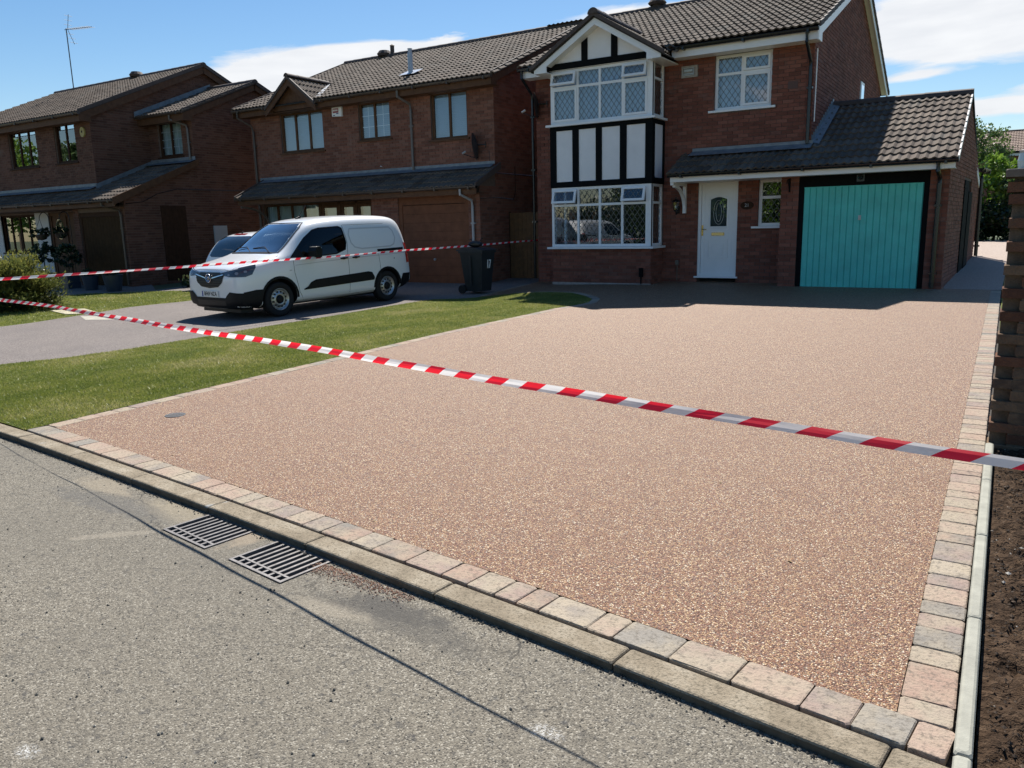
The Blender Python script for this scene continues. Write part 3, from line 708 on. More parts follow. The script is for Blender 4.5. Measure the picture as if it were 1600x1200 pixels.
# ------------------------------------------------------------------ HOUSE with the bay (right)
def house_bay():
    YM, YG = 17.38, 16.85; XL, XR = -9.98, -3.54; zb = .20
    h = thing('brick_house', (-6.7, 18, .2), 'red brick detached house with white leaded bay window and turquoise garage door', 'house', group='detached brick houses in a row')
    # --- walls
    b = B()
    f_holes = [(0.95, 3.15, 1.12, 2.42), (0.95, 3.15, 3.88, 5.0), (-5.87-XL, -4.985-XL, .20, 2.47), (-4.55-XL, -3.95-XL, 1.46, 2.47), (-5.57-XL, -4.37-XL, 3.89, 5.07), (-6.30-XL, -5.94-XL, 4.68, 4.92)]
    core(b, (XL, YM, 0), (1, 0, 0), (0, -1, 0), XR-XL, zb-.3, 5.07, f_holes)
    # gable side wall (right) and plain left and rear walls
    zr = lambda y: 5.20+.41*(min(y, 44.4-y)-17.0)
    b.prism([(XR-.012, 17.60, zb-.3), (XR-.012, 26.9, zb-.3), (XR-.012, 26.9, zr(26.9)-.05), (XR-.012, 22.2, zr(22.2)-.05), (XR-.012, 17.60, zr(17.60)-.05)], (-.24, 0, 0))
    b.prism([(XL+.012, 17.65, zb-.3), (XL+.012, 26.9, zb-.3), (XL+.012, 26.9, zr(26.9)-.05), (XL+.012, 22.2, zr(22.2)-.05), (XL+.012, 17.65, zr(17.65)-.05)], (.24, 0, 0))
    b.box(XL+.26, XR-.26, 26.6, 26.88, zb-.3, 5.2)
    wall = b.build('wall', M_MORT3, h)
    # lower courses of the front, the ones seen largest, are single bricks
    brickwork(h, (XL, YM, 0), (1, 0, 0), (0, -1, 0), XR-XL, zb, 5.06, M_B3, M_B3s, holes=f_holes+[(.80, 3.3, .2, 2.4), (.80, 3.3, 2.4, 5.2)], singles=170)
    brickwork(h, (XR, 17.38, 0), (0, 1, 0), (1, 0, 0), 9.5, 2.3, 7.4, M_B3, holes=[(5.75, 6.3, 4.5, 5.1)], lim=lambda z: (max(0, (z-5.20)/.41-.38+.12), min(9.5, 9.9-(z-5.2)/.41)) if z < 5.2+.41*5.0 else None)
    brickwork(h, (XL, 27, 0), (0, -1, 0), (-1, 0, 0), 9.62, .2, 5.3, M_B3)
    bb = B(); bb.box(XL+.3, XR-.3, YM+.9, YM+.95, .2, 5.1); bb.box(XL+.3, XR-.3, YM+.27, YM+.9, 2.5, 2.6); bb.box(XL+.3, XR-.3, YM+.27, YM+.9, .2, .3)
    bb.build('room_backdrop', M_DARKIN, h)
    # small side window
    b = B(); b.box(XR-.02, XR+.02, 23.15, 23.68, 4.52, 5.10); w2 = b.build('window', M_WHITE, h); g = B(); g.box(XR+.021, XR+.024, 23.22, 23.61, 4.6, 5.03); g.build('pane', M_GLASS, w2)
    g = B(); g.box(XR-.018, XR+.0205, 23.22, 23.61, 4.6, 5.03); g.build('curtain', M_DARKIN, w2)
    # --- bay: brick plinth
    X0, X1, YB = -9.17, -6.68, 16.65
    b = B(); b.box(X0+.012, X1-.012, YB+.012, YM-.013, -.05, 1.05); pl = b.build('bay_wall', M_MORT3, h)
    brickwork(h, (X0, YB, 0), (1, 0, 0), (0, -1, 0), X1-X0, .22, 1.05, M_B3, M_B3s, singles=130)
    brickwork(h, (X1, YB, 0), (0, 1, 0), (1, 0, 0), YM-YB, .22, 1.05, M_B3, M_B3s, singles=0, bond0=.11)
    brickwork(h, (X0, YM, 0), (0, -1, 0), (-1, 0, 0), YM-YB, .22, 1.05, M_B3)
    b = B(); b.box(X0-.006, X1+.006, YB-.006, YB+.02, .21, .27); b.build('plinth_course', mat('efflorescence', (.33, .29, .27), .9, noise_s=9, noise_a=.4), h)
    mx = (-8.48, -7.93, -7.375)
    def bay_window(z0, z1, zt, upper):
        P = []; 
        xs = (X0+.06, -8.505, -8.455, -7.955, -7.905, -7.40, -7.35, -6.80)
        cols = [(X0+.06, -8.50), (-8.46, -7.95), (-7.91, -7.395), (-7.355, -6.80)]
        for i, (a, c) in enumerate(cols):
            ends = i in (0, 3)
            P.append((a, c, zt+.025, z1-.06, 'o' if ends else 'f'))
            P.append((a, c, z0+.06, zt-.025, 's' if (ends and upper) else 'f'))
        win = window(h, X0, X1, z0, z1, YB-.05, M_WHITE, P, inset=.05, mull=[(x, z0+.05, z1-.05) for x in mx], trans=[(zt, X0+.05, X1-.05)], curtain=M_CURT if upper else None,
                     sill=None, w=.058)
        b = B(); b.box(X0-.09, X1+.09, YB-.10, YB-.001, z0-.05, z0-.004); b.box(X1+.002, X1+.09, YB-.0, YM-.06, z0-.05, z0-.004); b.box(X0-.09, X0-.002, YB, YM-.06, z0-.05, z0-.004); b.build('sill', M_WHITE, win)
        # corner posts and return lights
        b = B(); b.box(X1-.13, X1+.0, YB-.004, YB+.075, z0+.0, z1); b.build('corner_post', M_WHITE, win)
        for sx in (1, -1):
            b = B(); xa = X1-.06 if sx > 0 else X0; xb = xa+.06
            for (y0, y1) in ((YB+.076, YB+.12), (YM-.13, YM-.07)): b.box(xa+.001, xb-.001, y0, y1, z0, z1)
            for (q0, q1) in ((z0, z0+.06), (z1-.055, z1), (zt-.025, zt+.025)): b.box(xa+.002, xb-.002, YB+.12, YM-.13, q0, q1)
            b.build('return_frame', M_WHITE, win)
        for sx in (1, -1):
            xa = X1-.03 if sx > 0 else X0+.03
            for (q0, q1) in ((z0+.06, zt-.025), (zt+.025, z1-.055)):
                g = B(); g.box(xa-.003, xa+.003, YB+.12, YM-.13, q0, q1); g.build('pane', M_GLASS, win)
                lb = B(); lattice(lb, YB+.12, YM-.13, q0, q1, 0); lb.v = [(xa+.008*sx, v[0], v[2]) for v in lb.v]; lb.build('leading', M_LEADCAME, win, fix=False)
        if upper:
            for sx in (1, -1):
                xa = X1-.10 if sx > 0 else X0+.10; g = B(); g.quad((xa, YB+.13, z0+.03), (xa, YM-.1, z0+.03), (xa, YM-.1, z1), (xa, YB+.13, z1)); g.build('curtain', M_CURT if sx < 0 else M_DARKIN, win, fix=False)
        return win
    bay_window(1.10, 2.455, 2.05, False)
    bay_window(3.87, 5.035, 4.665, True)
    # things on the inside ledge, so the lower lights are not empty
    b = B(); b.box(X0+.07, X1-.07, YB+.10, YM+.2, 1.06, 1.11); b.build('window_board', M_WHITE, h)
    # --- half-timbered panel between the lights
    b = B(); b.box(X0+.014, X1-.014, YB+.014, YM-.0125, 2.46, 3.815); b.box(X0+.014, X1-.014, YB+.03, YM-.0125, 5.04, 5.2)
    b.build('bay_box', M_UNDER, h)
    P = [(-9.03, -8.61), (-8.45, -8.02), (-7.87, -7.43), (-7.27, -6.83)]
    for (a, c) in P:
        b = B(); b.box(a-.01, c+.01, YB-.001, YB+.013, 2.585, 3.725); b.build('panel', M_PANEL, h)
    b = B(); b.box(X1-.013, X1+.001, YB+.13, YM-.12, 2.585, 3.725); b.build('panel', M_PANEL, h)
    def timber(*a): b = B(); b.box(*a); b.build('timber', M_BLACK, h)
    yt = YB-.02
    timber(X0-.02, X1+.02, yt, YB+.013, 3.725, 3.82); timber(X0-.02, X1+.02, yt, YB+.013, 2.462, 2.585)
    for a, c in ((X0-.02, -9.03), (-8.61, -8.45), (-8.02, -7.87), (-7.43, -7.27), (-6.83, X1+.02)): timber(a, c, yt+.001, YB+.012, 2.5851, 3.7249)
    timber(X1-.01, X1+.019, YB+.0135, YM-.02, 3.725, 3.82); timber(X1-.01, X1+.019, YB+.0135, YM-.02, 2.462, 2.585)
    timber(X1-.01, X1+.018, YB+.0135, YB+.13, 2.5851, 3.7249); timber(X1-.01, X1+.018, YM-.12, YM-.02, 2.5851, 3.7249)
    # --- bay gable
    yg = 16.60; ax = -7.90; az_ = 5.80; sl = .60
    zt = lambda x: az_-sl*abs(x-ax)
    b = B(); b.prism([(X0+.0, yg, 5.04), (X1+.0, yg, 5.04), (X1+.0, yg, zt(X1)+.1), (ax, yg, az_+.1), (X0+.0, yg, zt(X0)+.1)], (0, .05, 0)); b.build('gable_panel', M_PANEL, h)
    b = B(); b.box(X0-.0, X1+.0, yg-.022, yg-.001, 5.045, 5.18); b.build('timber', M_BLACK, h)
    for x0 in (-8.345, -7.625):
        b = B(); b.prism([(x0, yg-.021, 5.181), (x0+.15, yg-.021, 5.181), (x0+.15, yg-.021, zt(x0+.15)+.02), (x0, yg-.021, zt(x0)+.02)], (0, .02, 0)); b.build('timber', M_BLACK, h)
    # barge boards with boxed ends
    yb = 16.33
    def bargez(x, o): return az_+.02-sl*abs(x-ax)+o
    for sx in (-1, 1):
        xe = ax+sx*1.515; b = B()
        b.prism([(ax, yb, bargez(ax, 0)), (ax+sx*1.20, yb, bargez(ax+sx*1.20, 0)), (ax+sx*1.20, yb, 4.97), (xe, yb, 4.97), (xe, yb, bargez(xe, .14)), (ax, yb, bargez(ax, .145))], (0, .03, 0))
        b.prism([(ax, yb+.03, bargez(ax, .02)), (ax+sx*1.21, yb+.03, bargez(ax+sx*1.21, .02)), (ax+sx*1.21, yb+.03, bargez(ax+sx*1.21, .04)), (ax, yb+.03, bargez(ax, .04))], (0, .24, 0))
        b.box(ax+sx*1.20, xe, yb+.031, YM, 4.972, 4.99)
        b.build('bargeboard', M_WHITE, h)
    # gable roof slopes
    zm = lambda y: 5.28+.41*(y-16.97)
    for sx in (-1, 1):
        xe = ax+sx*1.60; ze = az_+.20-sl*1.60; L = math.hypot(1.60, sl*1.60)
        Vd = Vector((-sx, 0, sl)); U0 = Vector((0, 1, 0)) if sx > 0 else Vector((0, -1, 0))
        O = Vector((xe, 16.28, ze)) if sx > 0 else Vector((xe, 16.28+3.0, ze))
        kp = lambda P: P.z > zm(P.y)-.02 and P.y > 16.2
        tiled(h, O, U0, Vd, 3.0, L, M_T, keep=kp)
        deck(h, [(xe, 16.30, ze-.01), (ax, 16.30, ze-.01+sl*1.6), (ax, 19.1, ze-.01+sl*1.6), (xe, 16.9, ze-.01)])
        b = B(); # brown verge strip
        b.prism([(xe, 16.26, ze-.015), (ax, 16.26, ze-.015+sl*1.6), (ax, 16.26, ze+.075+sl*1.6), (xe, 16.26, ze+.075)], (0, .065, 0)); b.build('verge', M_RIDGE, h)
    ridge_tiles(h, (ax, 16.24, az_+.20+.05), (ax, 18.9, az_+.20+.05), r=.12)
    gutter(h, (ax-1.64, 16.35, 5.17), (ax-1.64, 17.0, 5.17), M_BGUT, .05)
    gutter(h, (ax+1.64, 16.95, 5.20), (ax+1.64, 16.35, 5.20), M_BGUT, .05)
    # valley lead
    b = B()
    for sx in (-1, 1):
        p0 = Vector((ax+sx*1.55, 17.0, 5.30)); p1 = Vector((ax, 19.0, 6.13)); sd = Vector((.12, 0, 0)); b.quad(p0-sd, p0+sd, p1+sd, p1-sd)
    b.build('valley_flashing', M_LEAD, h, fix=False)
    # --- main roof
    sl2 = .41; V = Vector((0, 1, sl2)).normalized(); L = 5.25*math.hypot(1, sl2)
    zg = lambda x: az_+.20-sl*abs(x-ax)
    kp = lambda P: not (abs(P.x-ax) < 1.75 and zg(P.x) > P.z+.0)
    tiled(h, (-10.24, 16.95, 5.29), (1, 0, 0), V, 6.86, L, M_T, keep=kp, w=.298)
    V2 = Vector((0, -1, sl2)).normalized()
    deck(h, [(-10.2, 16.98, 5.27), (-3.42, 16.98, 5.27), (-3.42, 22.2, 7.41), (-10.2, 22.2, 7.41)])
    deck(h, [(-10.2, 27.4, 5.27), (-3.42, 27.4, 5.27), (-3.42, 22.2, 7.41), (-10.2, 22.2, 7.41)])
    tiled(h, (-3.40, 27.45, 5.29), (-1, 0, 0), V2, 1.2, L, M_T)
    ridge_tiles(h, (-10.25, 22.2, 7.46), (-3.38, 22.2, 7.46))
    b = B(); b.tube([(-9.0+.2, 22.2, 7.50), (-9.0+.2, 22.2, 7.66)], .13, 12); b.lathe((-8.8, 22.2, 7.55), [(.2, 0), (.26, .06), (.2, .14), (0, .17)], 14); b.build('ridge_vent', M_RIDGE, h)
    # verge clips and white barge board on the right gable
    for (ya, yb2) in ((16.93, 22.2), (27.47, 22.2)):
        s = 1 if yb2 > ya else -1; n = 16; 
        for i in range(n):
            y0 = ya+(yb2-ya)*i/n; y1 = ya+(yb2-ya)*(i+.93)/n; z0 = 5.285+sl2*abs(y0-ya); z1 = 5.285+sl2*abs(y1-ya)
            b = B(); b.prism([(-3.395, y0, z0+.075), (-3.395, y1, z1+.055), (-3.395, y1, z1-.045), (-3.395, y0, z0-.03)], (.035, 0, 0)); b.build('verge_cap', M_RIDGE, h)
        b = B(); e0 = ya+s*.02
        b.prism([(-3.42, e0, 5.27), (-3.42, yb2, 7.41), (-3.42, yb2, 7.25), (-3.42, e0+s*.3, 5.19), (-3.42, e0+s*.3, 5.02), (-3.42, e0, 5.02)], (.03, 0, 0))
        b.prism([(XR+.002, e0+s*.34, 5.19+.05), (-3.421, e0+s*.34, 5.19+.05), (-3.421, yb2, 7.30), (XR+.002, yb2, 7.30)], (0, 0, -.015)); b.build('bargeboard', M_WHITE, h)
    # fascia, soffit, gutter, downpipes
    b = B(); b.box(-6.40, -3.42, 17.02, 17.045, 5.05, 5.262); b.box(-6.40, -3.42, 17.046, YM-.001, 5.052, 5.07)
    b.build('fascia', M_WHITE, h); b = B(); b.box(-10.15, -9.17, 17.02, 17.045, 5.05, 5.262); b.box(-10.15, -9.17, 17.046, YM-.001, 5.052, 5.07); b.build('fascia', M_WHITE, h)
    gutter(h, (-6.42, 16.955, 5.25), (-3.40, 16.955, 5.25), M_BGUT, .058)
    gutter(h, (-10.22, 16.955, 5.25), (-9.5, 16.955, 5.25), M_BGUT, .058)
    downpipe(h, [(-10.12, 16.96, 5.2), (-10.12, 16.96, 5.05), (-10.05, 17.30, 4.72), (-10.05, 17.33, 4.6), (-10.05, 17.33, .3)], M_BGUT)
    downpipe(h, [(-3.62, 16.96, 5.2), (-3.62, 16.96, 5.02), (-3.60, 17.31, 4.70), (-3.60, 17.33, 4.6), (-3.60, 17.33, 3.12)], M_BGUT)
    b = B(); b.tube([(-3.50, 17.42, 4.95), (-3.50, 17.42, 4.7), (-3.50, 17.42, 3.55)], .012, 6); b.build('white_cable', M_WHITE, h)
    # --- openings of the front wall
    window(h, -5.57, -4.37, 3.94, 5.055, YM, M_WHITE, [(-5.52, -5.02, 4.70, 5.0, 'f'), (-5.52, -5.02, 4.0, 4.64, 'f'), (-4.97, -4.42, 4.70, 5.0, 's'), (-4.97, -4.42, 4.0, 4.64, 's')],
           mull=[(-4.995, 3.99, 5.0)], trans=[(4.67, -5.52, -4.42)], curtain=M_CURT, sill=(-5.68, -4.27), w=.058)
    window(h, -4.55, -3.95, 1.485, 2.46, YM, M_WHITE, [(-4.49, -3.98, 1.55, 2.05, 'f'), (-4.49, -3.98, 2.12, 2.40, 'f')], trans=[(2.085, -4.5, -3.97)], sill=(-4.67, -3.965), w=.065)
    b = B(); bars(b, -6.30, -5.94, 4.68, 4.92, YM-.03, YM+.05, .045); b.box(-6.27, -5.97, YM-.008, YM+.04, 4.70, 4.90); v = b.build('balanced_flue', M_STONE, h)
    b = B(); bars(b, -6.27, -6.02, 4.72, 4.88, YM-.045, YM-.031, .012); b.box(-6.24, -6.05, YM-.035, YM-.01, 4.80, 4.85); b.box(-6.25, -6.04, YM-.034, YM-.012, 4.745, 4.765); b.build('vent_bars', M_GALV, v)
    # front door
    yd = YM+.06; b = B(); bars(b, -5.87, -4.985, .40, 2.47, yd-.03, yd+.05, .065); b.box(-5.92, -4.94, YM-.05, YM+.0, .37, .405); fr = b.build('door_frame', M_WHITE, h)
    b = B(); b.box(-5.80, -5.05, yd, yd+.045, .41, 2.405); 
    bars(b, -5.74, -5.11, .46, 2.35, yd-.006, yd-.0005, .018); dr = b.build('door', M_WHITE, h)
    b = B(); pts = [(-5.595, 1.50)]+[(-5.23, 1.50)]+[(-5.23-.365*i/8, 2.08+.05*math.sin(PI*i/8)) for i in range(9)]
    cx = sum(p[0] for p in pts)/len(pts); cz = 1.8
    b.prism([(x, yd-.006, z) for x, z in pts], (0, .005, 0)); b.build('door_pane', M_GLASS, dr)
    b2 = B(); b2.prism([((x+5.4125)*1.0-5.4125, yd-.0005, z) for x, z in pts], (0, -.0004, 0)); b2.build('door_glass_back', mat('dark_pane', (.03, .04, .045), .3), dr)
    b = B(); op = [((x+5.4125)*1.2-5.4125, (z-1.80)*1.16+1.80) for x, z in pts]; n = len(pts)
    b.add([(x, yd-.016, z) for x, z in pts]+[(x, yd-.006, z) for x, z in op], [(i, (i+1) % n, n+(i+1) % n, n+i) for i in range(n)]); b.build('glazing_bead', M_WHITE, dr)
    b = B() # leaded loops in the door light
    for rx, rz in ((.06, .20), (.115, .26)):
        b.tube([(-5.4125+rx*math.sin(q), yd-.0105, 1.80+rz*math.cos(q)) for q in [2*PI*i/20 for i in range(21)]], .004, 5)
    b.build('leading', mat('came_bright', (.5, .52, .52), .4, metal=.6), dr)
    b = B(); b.box(-5.56, -5.28, yd-.018, yd, 1.30, 1.365); lbx = b.build('letterbox', M_BRASS, dr); b = B(); b.box(-5.545, -5.295, yd-.0205, yd-.0185, 1.315, 1.35); b.build('letter_flap', mat('brass_bright', (.85, .65, .32), .35, metal=1), lbx)
    b = B()
    for (q0, q1, q2, q3) in ((-5.645, -5.195, .80, 1.22), (-5.545, -5.295, .88, 1.13)): bars(b, q0, q1, q2, q3, yd-.012, yd-.0005, .022)
    b.box(-5.535, -5.305, yd-.006, yd-.0006, .89, 1.12); b.build('door_panel', M_WHITE, dr)
    b = B(); b.box(-5.79, -5.755, yd-.012, yd-.0005, 1.30, 1.53); b.tube([(-5.772, yd-.012, 1.44), (-5.772, yd-.05, 1.44), (-5.67, yd-.05, 1.435)], .009, 8); b.build('door_handle', M_BRASS, dr)
    # --- garage wing
    XP, XE = -3.96, -.95; b = B()
    core(b, (XP, YG, 0), (1, 0, 0), (0, -1, 0), XE-XP, -.05, 2.46, [(.35, 2.69, -.1, 2.463)], th=.2); 
    b.box(XP+.013, XP+.24, YG+.213, YM-.014, -.05, 2.44)
    D = Vector((.29, 6.35, 0)).normalized(); Nn = Vector((D.y, -D.x, 0)); 
    core(b, (XE, YG, 0), D, Nn, 6.36, -.05, 2.55, [(2.7, 4.35, .0, 2.36)], th=.2)
    Of = Vector((XE, YG, 0))-Nn*.013
    b.prism([Of+D*.0+Vector((0, 0, 2.55)), Of+D*6.36+Vector((0, 0, 2.55)), Of+D*2.9+Vector((0, 0, 4.0))], -Nn*.19)
    b.box(XR, -.9, 23.0, 23.2, -.0, 2.5); b.build('garage_wall', M_MORT3, h)
    brickwork(h, (XP, YG, 0), (1, 0, 0), (0, -1, 0), .35, .24, 2.45, M_B3, M_B3s, bond0=.1)
    brickwork(h, (XP+2.69, YG, 0), (1, 0, 0), (0, -1, 0), .32, .24, 2.45, M_B3, M_B3s, bond0=.0)
    brickwork(h, (XP, YM, 0), (0, -1, 0), (-1, 0, 0), YM-YG, .24, 2.45, M_B3)
    brickwork(h, (XE, YG, 0), D, Nn, 6.36, .24, 3.95, M_B3, holes=[(2.7, 4.35, .0, 2.36)], lim=lambda z: (0, 6.36) if z < 2.5 else ((z-2.5)/.5, 6.36-(z-2.5)/.44) if z < 3.9 else None)
    b = B(); b.box(-3.606, -1.275, YG+.02, YG+.06, 2.235, 2.44); b.box(-3.606, -3.515, YG+.02, YG+.06, .24, 2.2349); b.box(-1.365, -1.275, YG+.02, YG+.06, .24, 2.2349); b.build('garage_frame', M_BLACK, h)
    # ribbed door
    b = B(); n = 18; x0, x1 = -3.512, -1.368; wd = (x1-x0)/n; pr = []
    for i in range(n):
        a = x0+i*wd; pr += [(a, 0.012), (a+.008, 0.0), (a+wd-.014, 0.0), (a+wd-.006, .016)]
    pr.append((x1, .012))
    for i in range(len(pr)-1): b.quad((pr[i][0], YG+.035+pr[i][1], .255), (pr[i+1][0], YG+.035+pr[i+1][1], .255), (pr[i+1][0], YG+.035+pr[i+1][1], 2.215), (pr[i][0], YG+.035+pr[i][1], 2.215))
    b.box(x0, x1, YG+.051, YG+.07, .25, 2.23); b.box(x0, x1, YG+.030, YG+.0505, 2.2151, 2.234); b.box(x0, x1, YG+.030, YG+.0505, .244, .2549); gd = b.build('garage_door', M_TURQ, h, fix=False)
    b = B(); b.box(-2.475, -2.425, YG+.02, YG+.034, 1.57, 1.66); b.tube([(-2.45, YG+.02, 1.61), (-2.45, YG-.01, 1.61)], .012, 8); b.box(-2.458, -2.442, YG-.02, YG-.01, 1.57, 1.65); b.build('door_handle', M_GALV, gd)
    # side door on the skewed wall, standing proud
    Os = Vector((XE, YG, 0)); b = B(); b.obox(Os, D, (0, 0, 1), Nn, (2.72, 3.55), (.33, 2.34), (-.10, .02)); b.obox(Os, D, (0, 0, 1), Nn, (3.551, 4.34), (.35, 2.12), (-.10, .035)); b.build('side_door', M_BLACK, h)
    # porch and garage roof
    sp = .465; Vp = Vector((0, 1, sp)).normalized()
    tiled(h, (XR+.0, 16.42, 2.60), (1, 0, 0), Vp, 2.72, 3.20*math.hypot(1, sp), M_T, M_Ts, singles=120, w=.302)
    tiled(h, (-6.26, 16.42, 2.60), (1, 0, 0), Vp, 2.72, .93*math.hypot(1, sp), M_T, M_Ts, singles=40, w=.302)
    deck(h, [(-6.24, 16.46, 2.585), (-.84, 16.46, 2.585), (-.84, 17.35, 2.585+.89*sp), (-6.24, 17.35, 2.585+.89*sp)])
    deck(h, [(XR+.02, 17.36, 2.585+.90*sp), (-.84, 17.36, 2.585+.90*sp), (-.84, 19.6, 2.585+3.14*sp), (XR+.02, 19.6, 2.585+3.14*sp)])
    deck(h, [(XR+.02, 23.1, 2.50), (-.72, 23.1, 2.50), (-.83, 19.6, 2.585+3.14*sp), (XR+.02, 19.6, 2.585+3.14*sp)])
    ridge_tiles(h, (XR+.01, 19.6, 2.64+3.14*sp), (-.80, 19.6, 2.64+3.14*sp), l=.45)
    n = 10
    for i in range(n):   # pale verge tile ends
        y0 = 16.43+3.15*i/n; y1 = 16.43+3.15*(i+.93)/n
        b = B(); b.prism([(-.835, y0, 2.60+sp*(y0-16.43)+.058), (-.835, y1, 2.60+sp*(y1-16.43)+.040), (-.835, y1, 2.57+sp*(y1-16.43)-.02), (-.835, y0, 2.57+sp*(y0-16.43)-.02)], (.028, 0, 0)); b.build('verge_cap', mat('verge_pale', (.62, .58, .55), .45, noise_s=20), h)
    b = B(); b.prism([(-.83, 19.6, 4.10), (-.71, 23.15, 2.56), (-.71, 23.15, 2.42), (-.83, 19.6, 3.96)], (.03, 0, 0)); b.prism([(-.86, 19.6, 4.08), (-.74, 23.15, 2.53), (-.74, 23.15, 2.42), (-.86, 19.6, 3.95)], (.028, 0, 0)); b.build('bargeboard', M_BLACK, h)
    b = B(); b.prism([(-.93, 19.7, 3.93), (-.70, 23.1, 2.44), (-.70, 23.1, 2.28), (-.93, 19.7, 3.79)], (.05, 0, 0)); b.build('soffit_board', M_PANEL, h)
    b = B(); b.box(-6.19, -.86, 16.475, 16.50, 2.445, 2.565); b.box(-6.19, -.86, 16.501, 16.84, 2.447, 2.46); b.box(-6.19, XP, 16.8401, YM-.001, 2.4475, 2.4605); b.build('fascia', M_WHITE, h)
    gutter(h, (-6.22, 16.41, 2.60), (-.81, 16.41, 2.60), M_BGUT, .056)
    gutter(h, (-.64, 22.9, 2.74), (-.52, 24.3, 2.74), M_BGUT, .07)
    downpipe(h, [(-1.13, 16.42, 2.56), (-1.13, 16.42, 2.42), (-1.11, 16.78, 2.30), (-1.11, 16.80, 2.2), (-1.11, 16.80, .27)], M_BGUT, r=.04)
    downpipe(h, [(-.60, 23.25, 2.72), (-.62, 23.25, 2.5), (-.60, 23.25, .6)], M_BGUT, r=.045)
    # lead flashings
    b = B(); b.box(-6.02, XR+.05, YM-.016, YM-.004, 3.11, 3.185); b.quad((-6.05, YM-.24, 3.020), (XR+.05, YM-.24, 3.020), (XR+.05, YM-.016, 3.125), (-6.02, YM-.016, 3.125)); b.build('flashing', M_LEAD, h)
    for i in range(14):
        y0 = 17.42+i*.155; z0 = 2.66+sp*(y0-16.42); b = B(); b.box(XR+.003, XR+.012, y0, y0+.153, z0, z0+.17); b.quad((XR+.012, y0, z0+.02), (XR+.16, y0, z0-.015), (XR+.16, y0+.153, z0-.015+.153*sp), (XR+.012, y0+.153, z0+.02+.153*sp)); b.build('step_flashing', M_LEAD, h)
    # white gallows bracket
    b = B(); b.box(-6.20, -6.13, YM-.07, YM-.002, 1.80, 2.445); b.box(-6.20, -6.13, 16.52, YM-.071, 2.385, 2.445)
    A = [(y, z) for y, z in [(YM-.08-.66*(1-math.cos(q)), 1.92+.46*math.sin(q)) for q in [PI/2*i/8 for i in range(9)]]]
    for i in range(8): b.prism([(-6.195, A[i][0], A[i][1]-.035), (-6.195, A[i+1][0], A[i+1][1]-.035), (-6.195, A[i+1][0], A[i+1][1]+.03), (-6.195, A[i][0], A[i][1]+.03)], (.06, 0, 0))
    b.build('gallows_bracket', M_WHITE, h)
    # small pipes and boxes
    b = B(); b.box(-6.36, -6.28, YM-.05, YM-.003, .66, .76); b.tube([(-6.32, YM-.02, .66), (-6.32, YM-.02, .3)], .008, 6); b.build('outside_socket', M_GREYPIPE, h)
    b = B(); b.box(-6.93, -6.85, YB-.07, YB-.002, .42, .62); b.tube([(-6.89, YB-.04, .42), (-6.89, YB-.04, .26)], .016, 8); b.build('wall_box', M_BLACK, h)
    b = B()
    for i in range(2): b.tube([(-4.0+i*.18-.1, YM-.01, 4.36), (-3.9+i*.18-.1, YM-.01, 4.36)], .001, 4)
    b = B(); b.box(-4.04, -3.84, YM-.008, YM-.003, 4.22, 4.37); b.build('air_brick', mat('air_brick_clay', (.12, .07, .06), .9), h)
    return h
H3 = house_bay()

# fittings on that house -------------------------------------------------------------
def lantern(x, y, z, label):
    t = thing('wall_lantern', (x, y, z), label, 'lantern')
    b = B(); b.box(x-.045, x+.045, y-.015, y, z+.0, z+.16); b.tube([(x, y-.015, z+.02), (x, y-.12, z-.02), (x, y-.14, z+.06)], .011, 8); b.build('wall_plate', M_BGUT, t)
    b = B(); b.lathe((x, y-.14, z+.27), [(.0, .09), (.012, .085), (.012, .05), (.055, .03), (.095, -.01), (.09, -.02), (.0, -.02)], 8); b.build('lantern_cap', M_BGUT, t)
    b = B(); b.lathe((x, y-.14, z+.08), [(.045, 0), (.075, .165)], 6); b.build('glass_body', M_GLASS, t)
    b = B(); 
    for k in range(6):
        q = 2*PI*k/6; b.tube([(x+.046*math.cos(q), y-.14+.046*math.sin(q), z+.08), (x+.077*math.cos(q), y-.14+.077*math.sin(q), z+.245)], .005, 5)
    b.lathe((x, y-.14, z+.05), [(.0, 0), (.03, .0), (.05, .03), (.0, .035)], 8); b.build('lantern_cage', M_BGUT, t)
    b = B(); b.lathe((x, y-.14, z+.11), [(.0, 0), (.02, .01), (.025, .05), (.0, .08)], 8); b.build('bulb', M_PANEL, t)
lantern(-6.33, 17.375, 1.80, 'black coach lantern on the wall left of the white front door')
def wall_hook():
    t = thing('basket_bracket', (-3.79, 16.845, 2.2), 'black iron scroll bracket on the brick pier left of the turquoise door', 'bracket')
    b = B(); b.box(-3.805, -3.775, 16.83, 16.846, 2.15, 2.42); b.tube([(-3.79, 16.83, 2.38), (-3.79, 16.70, 2.40), (-3.79, 16.60, 2.36), (-3.79, 16.59, 2.31)], .009, 6); b.tube([(-3.79, 16.83, 2.2), (-3.79, 16.76, 2.24), (-3.79, 16.70, 2.39)], .008, 6); b.build('scroll_arm', M_BLACK, t)
wall_hook()
def floodlight():
    t = thing('security_light', (-2.47, 16.86, 2.36), 'small black spherical security light over the turquoise garage door', 'light')
    b = B(); b.lathe((-2.47, 16.80, 2.33), [(0, 0), (.03, .01), (.05, .05), (.03, .09), (0, .1)], 12); b.build('lamp_head', M_BGUT, t)
    b = B(); b.box(-2.54, -2.40, 16.84, 16.868, 2.30, 2.43); b.build('base_plate', M_BGUT, t)
    for dx in (-.02, .02):
        b = B(); b.lathe((-2.47+dx, 16.765, 2.375), [(0, -.012), (.012, 0), (0, .012)], 8); b.build('lens', M_CHROME, t)
floodlight()
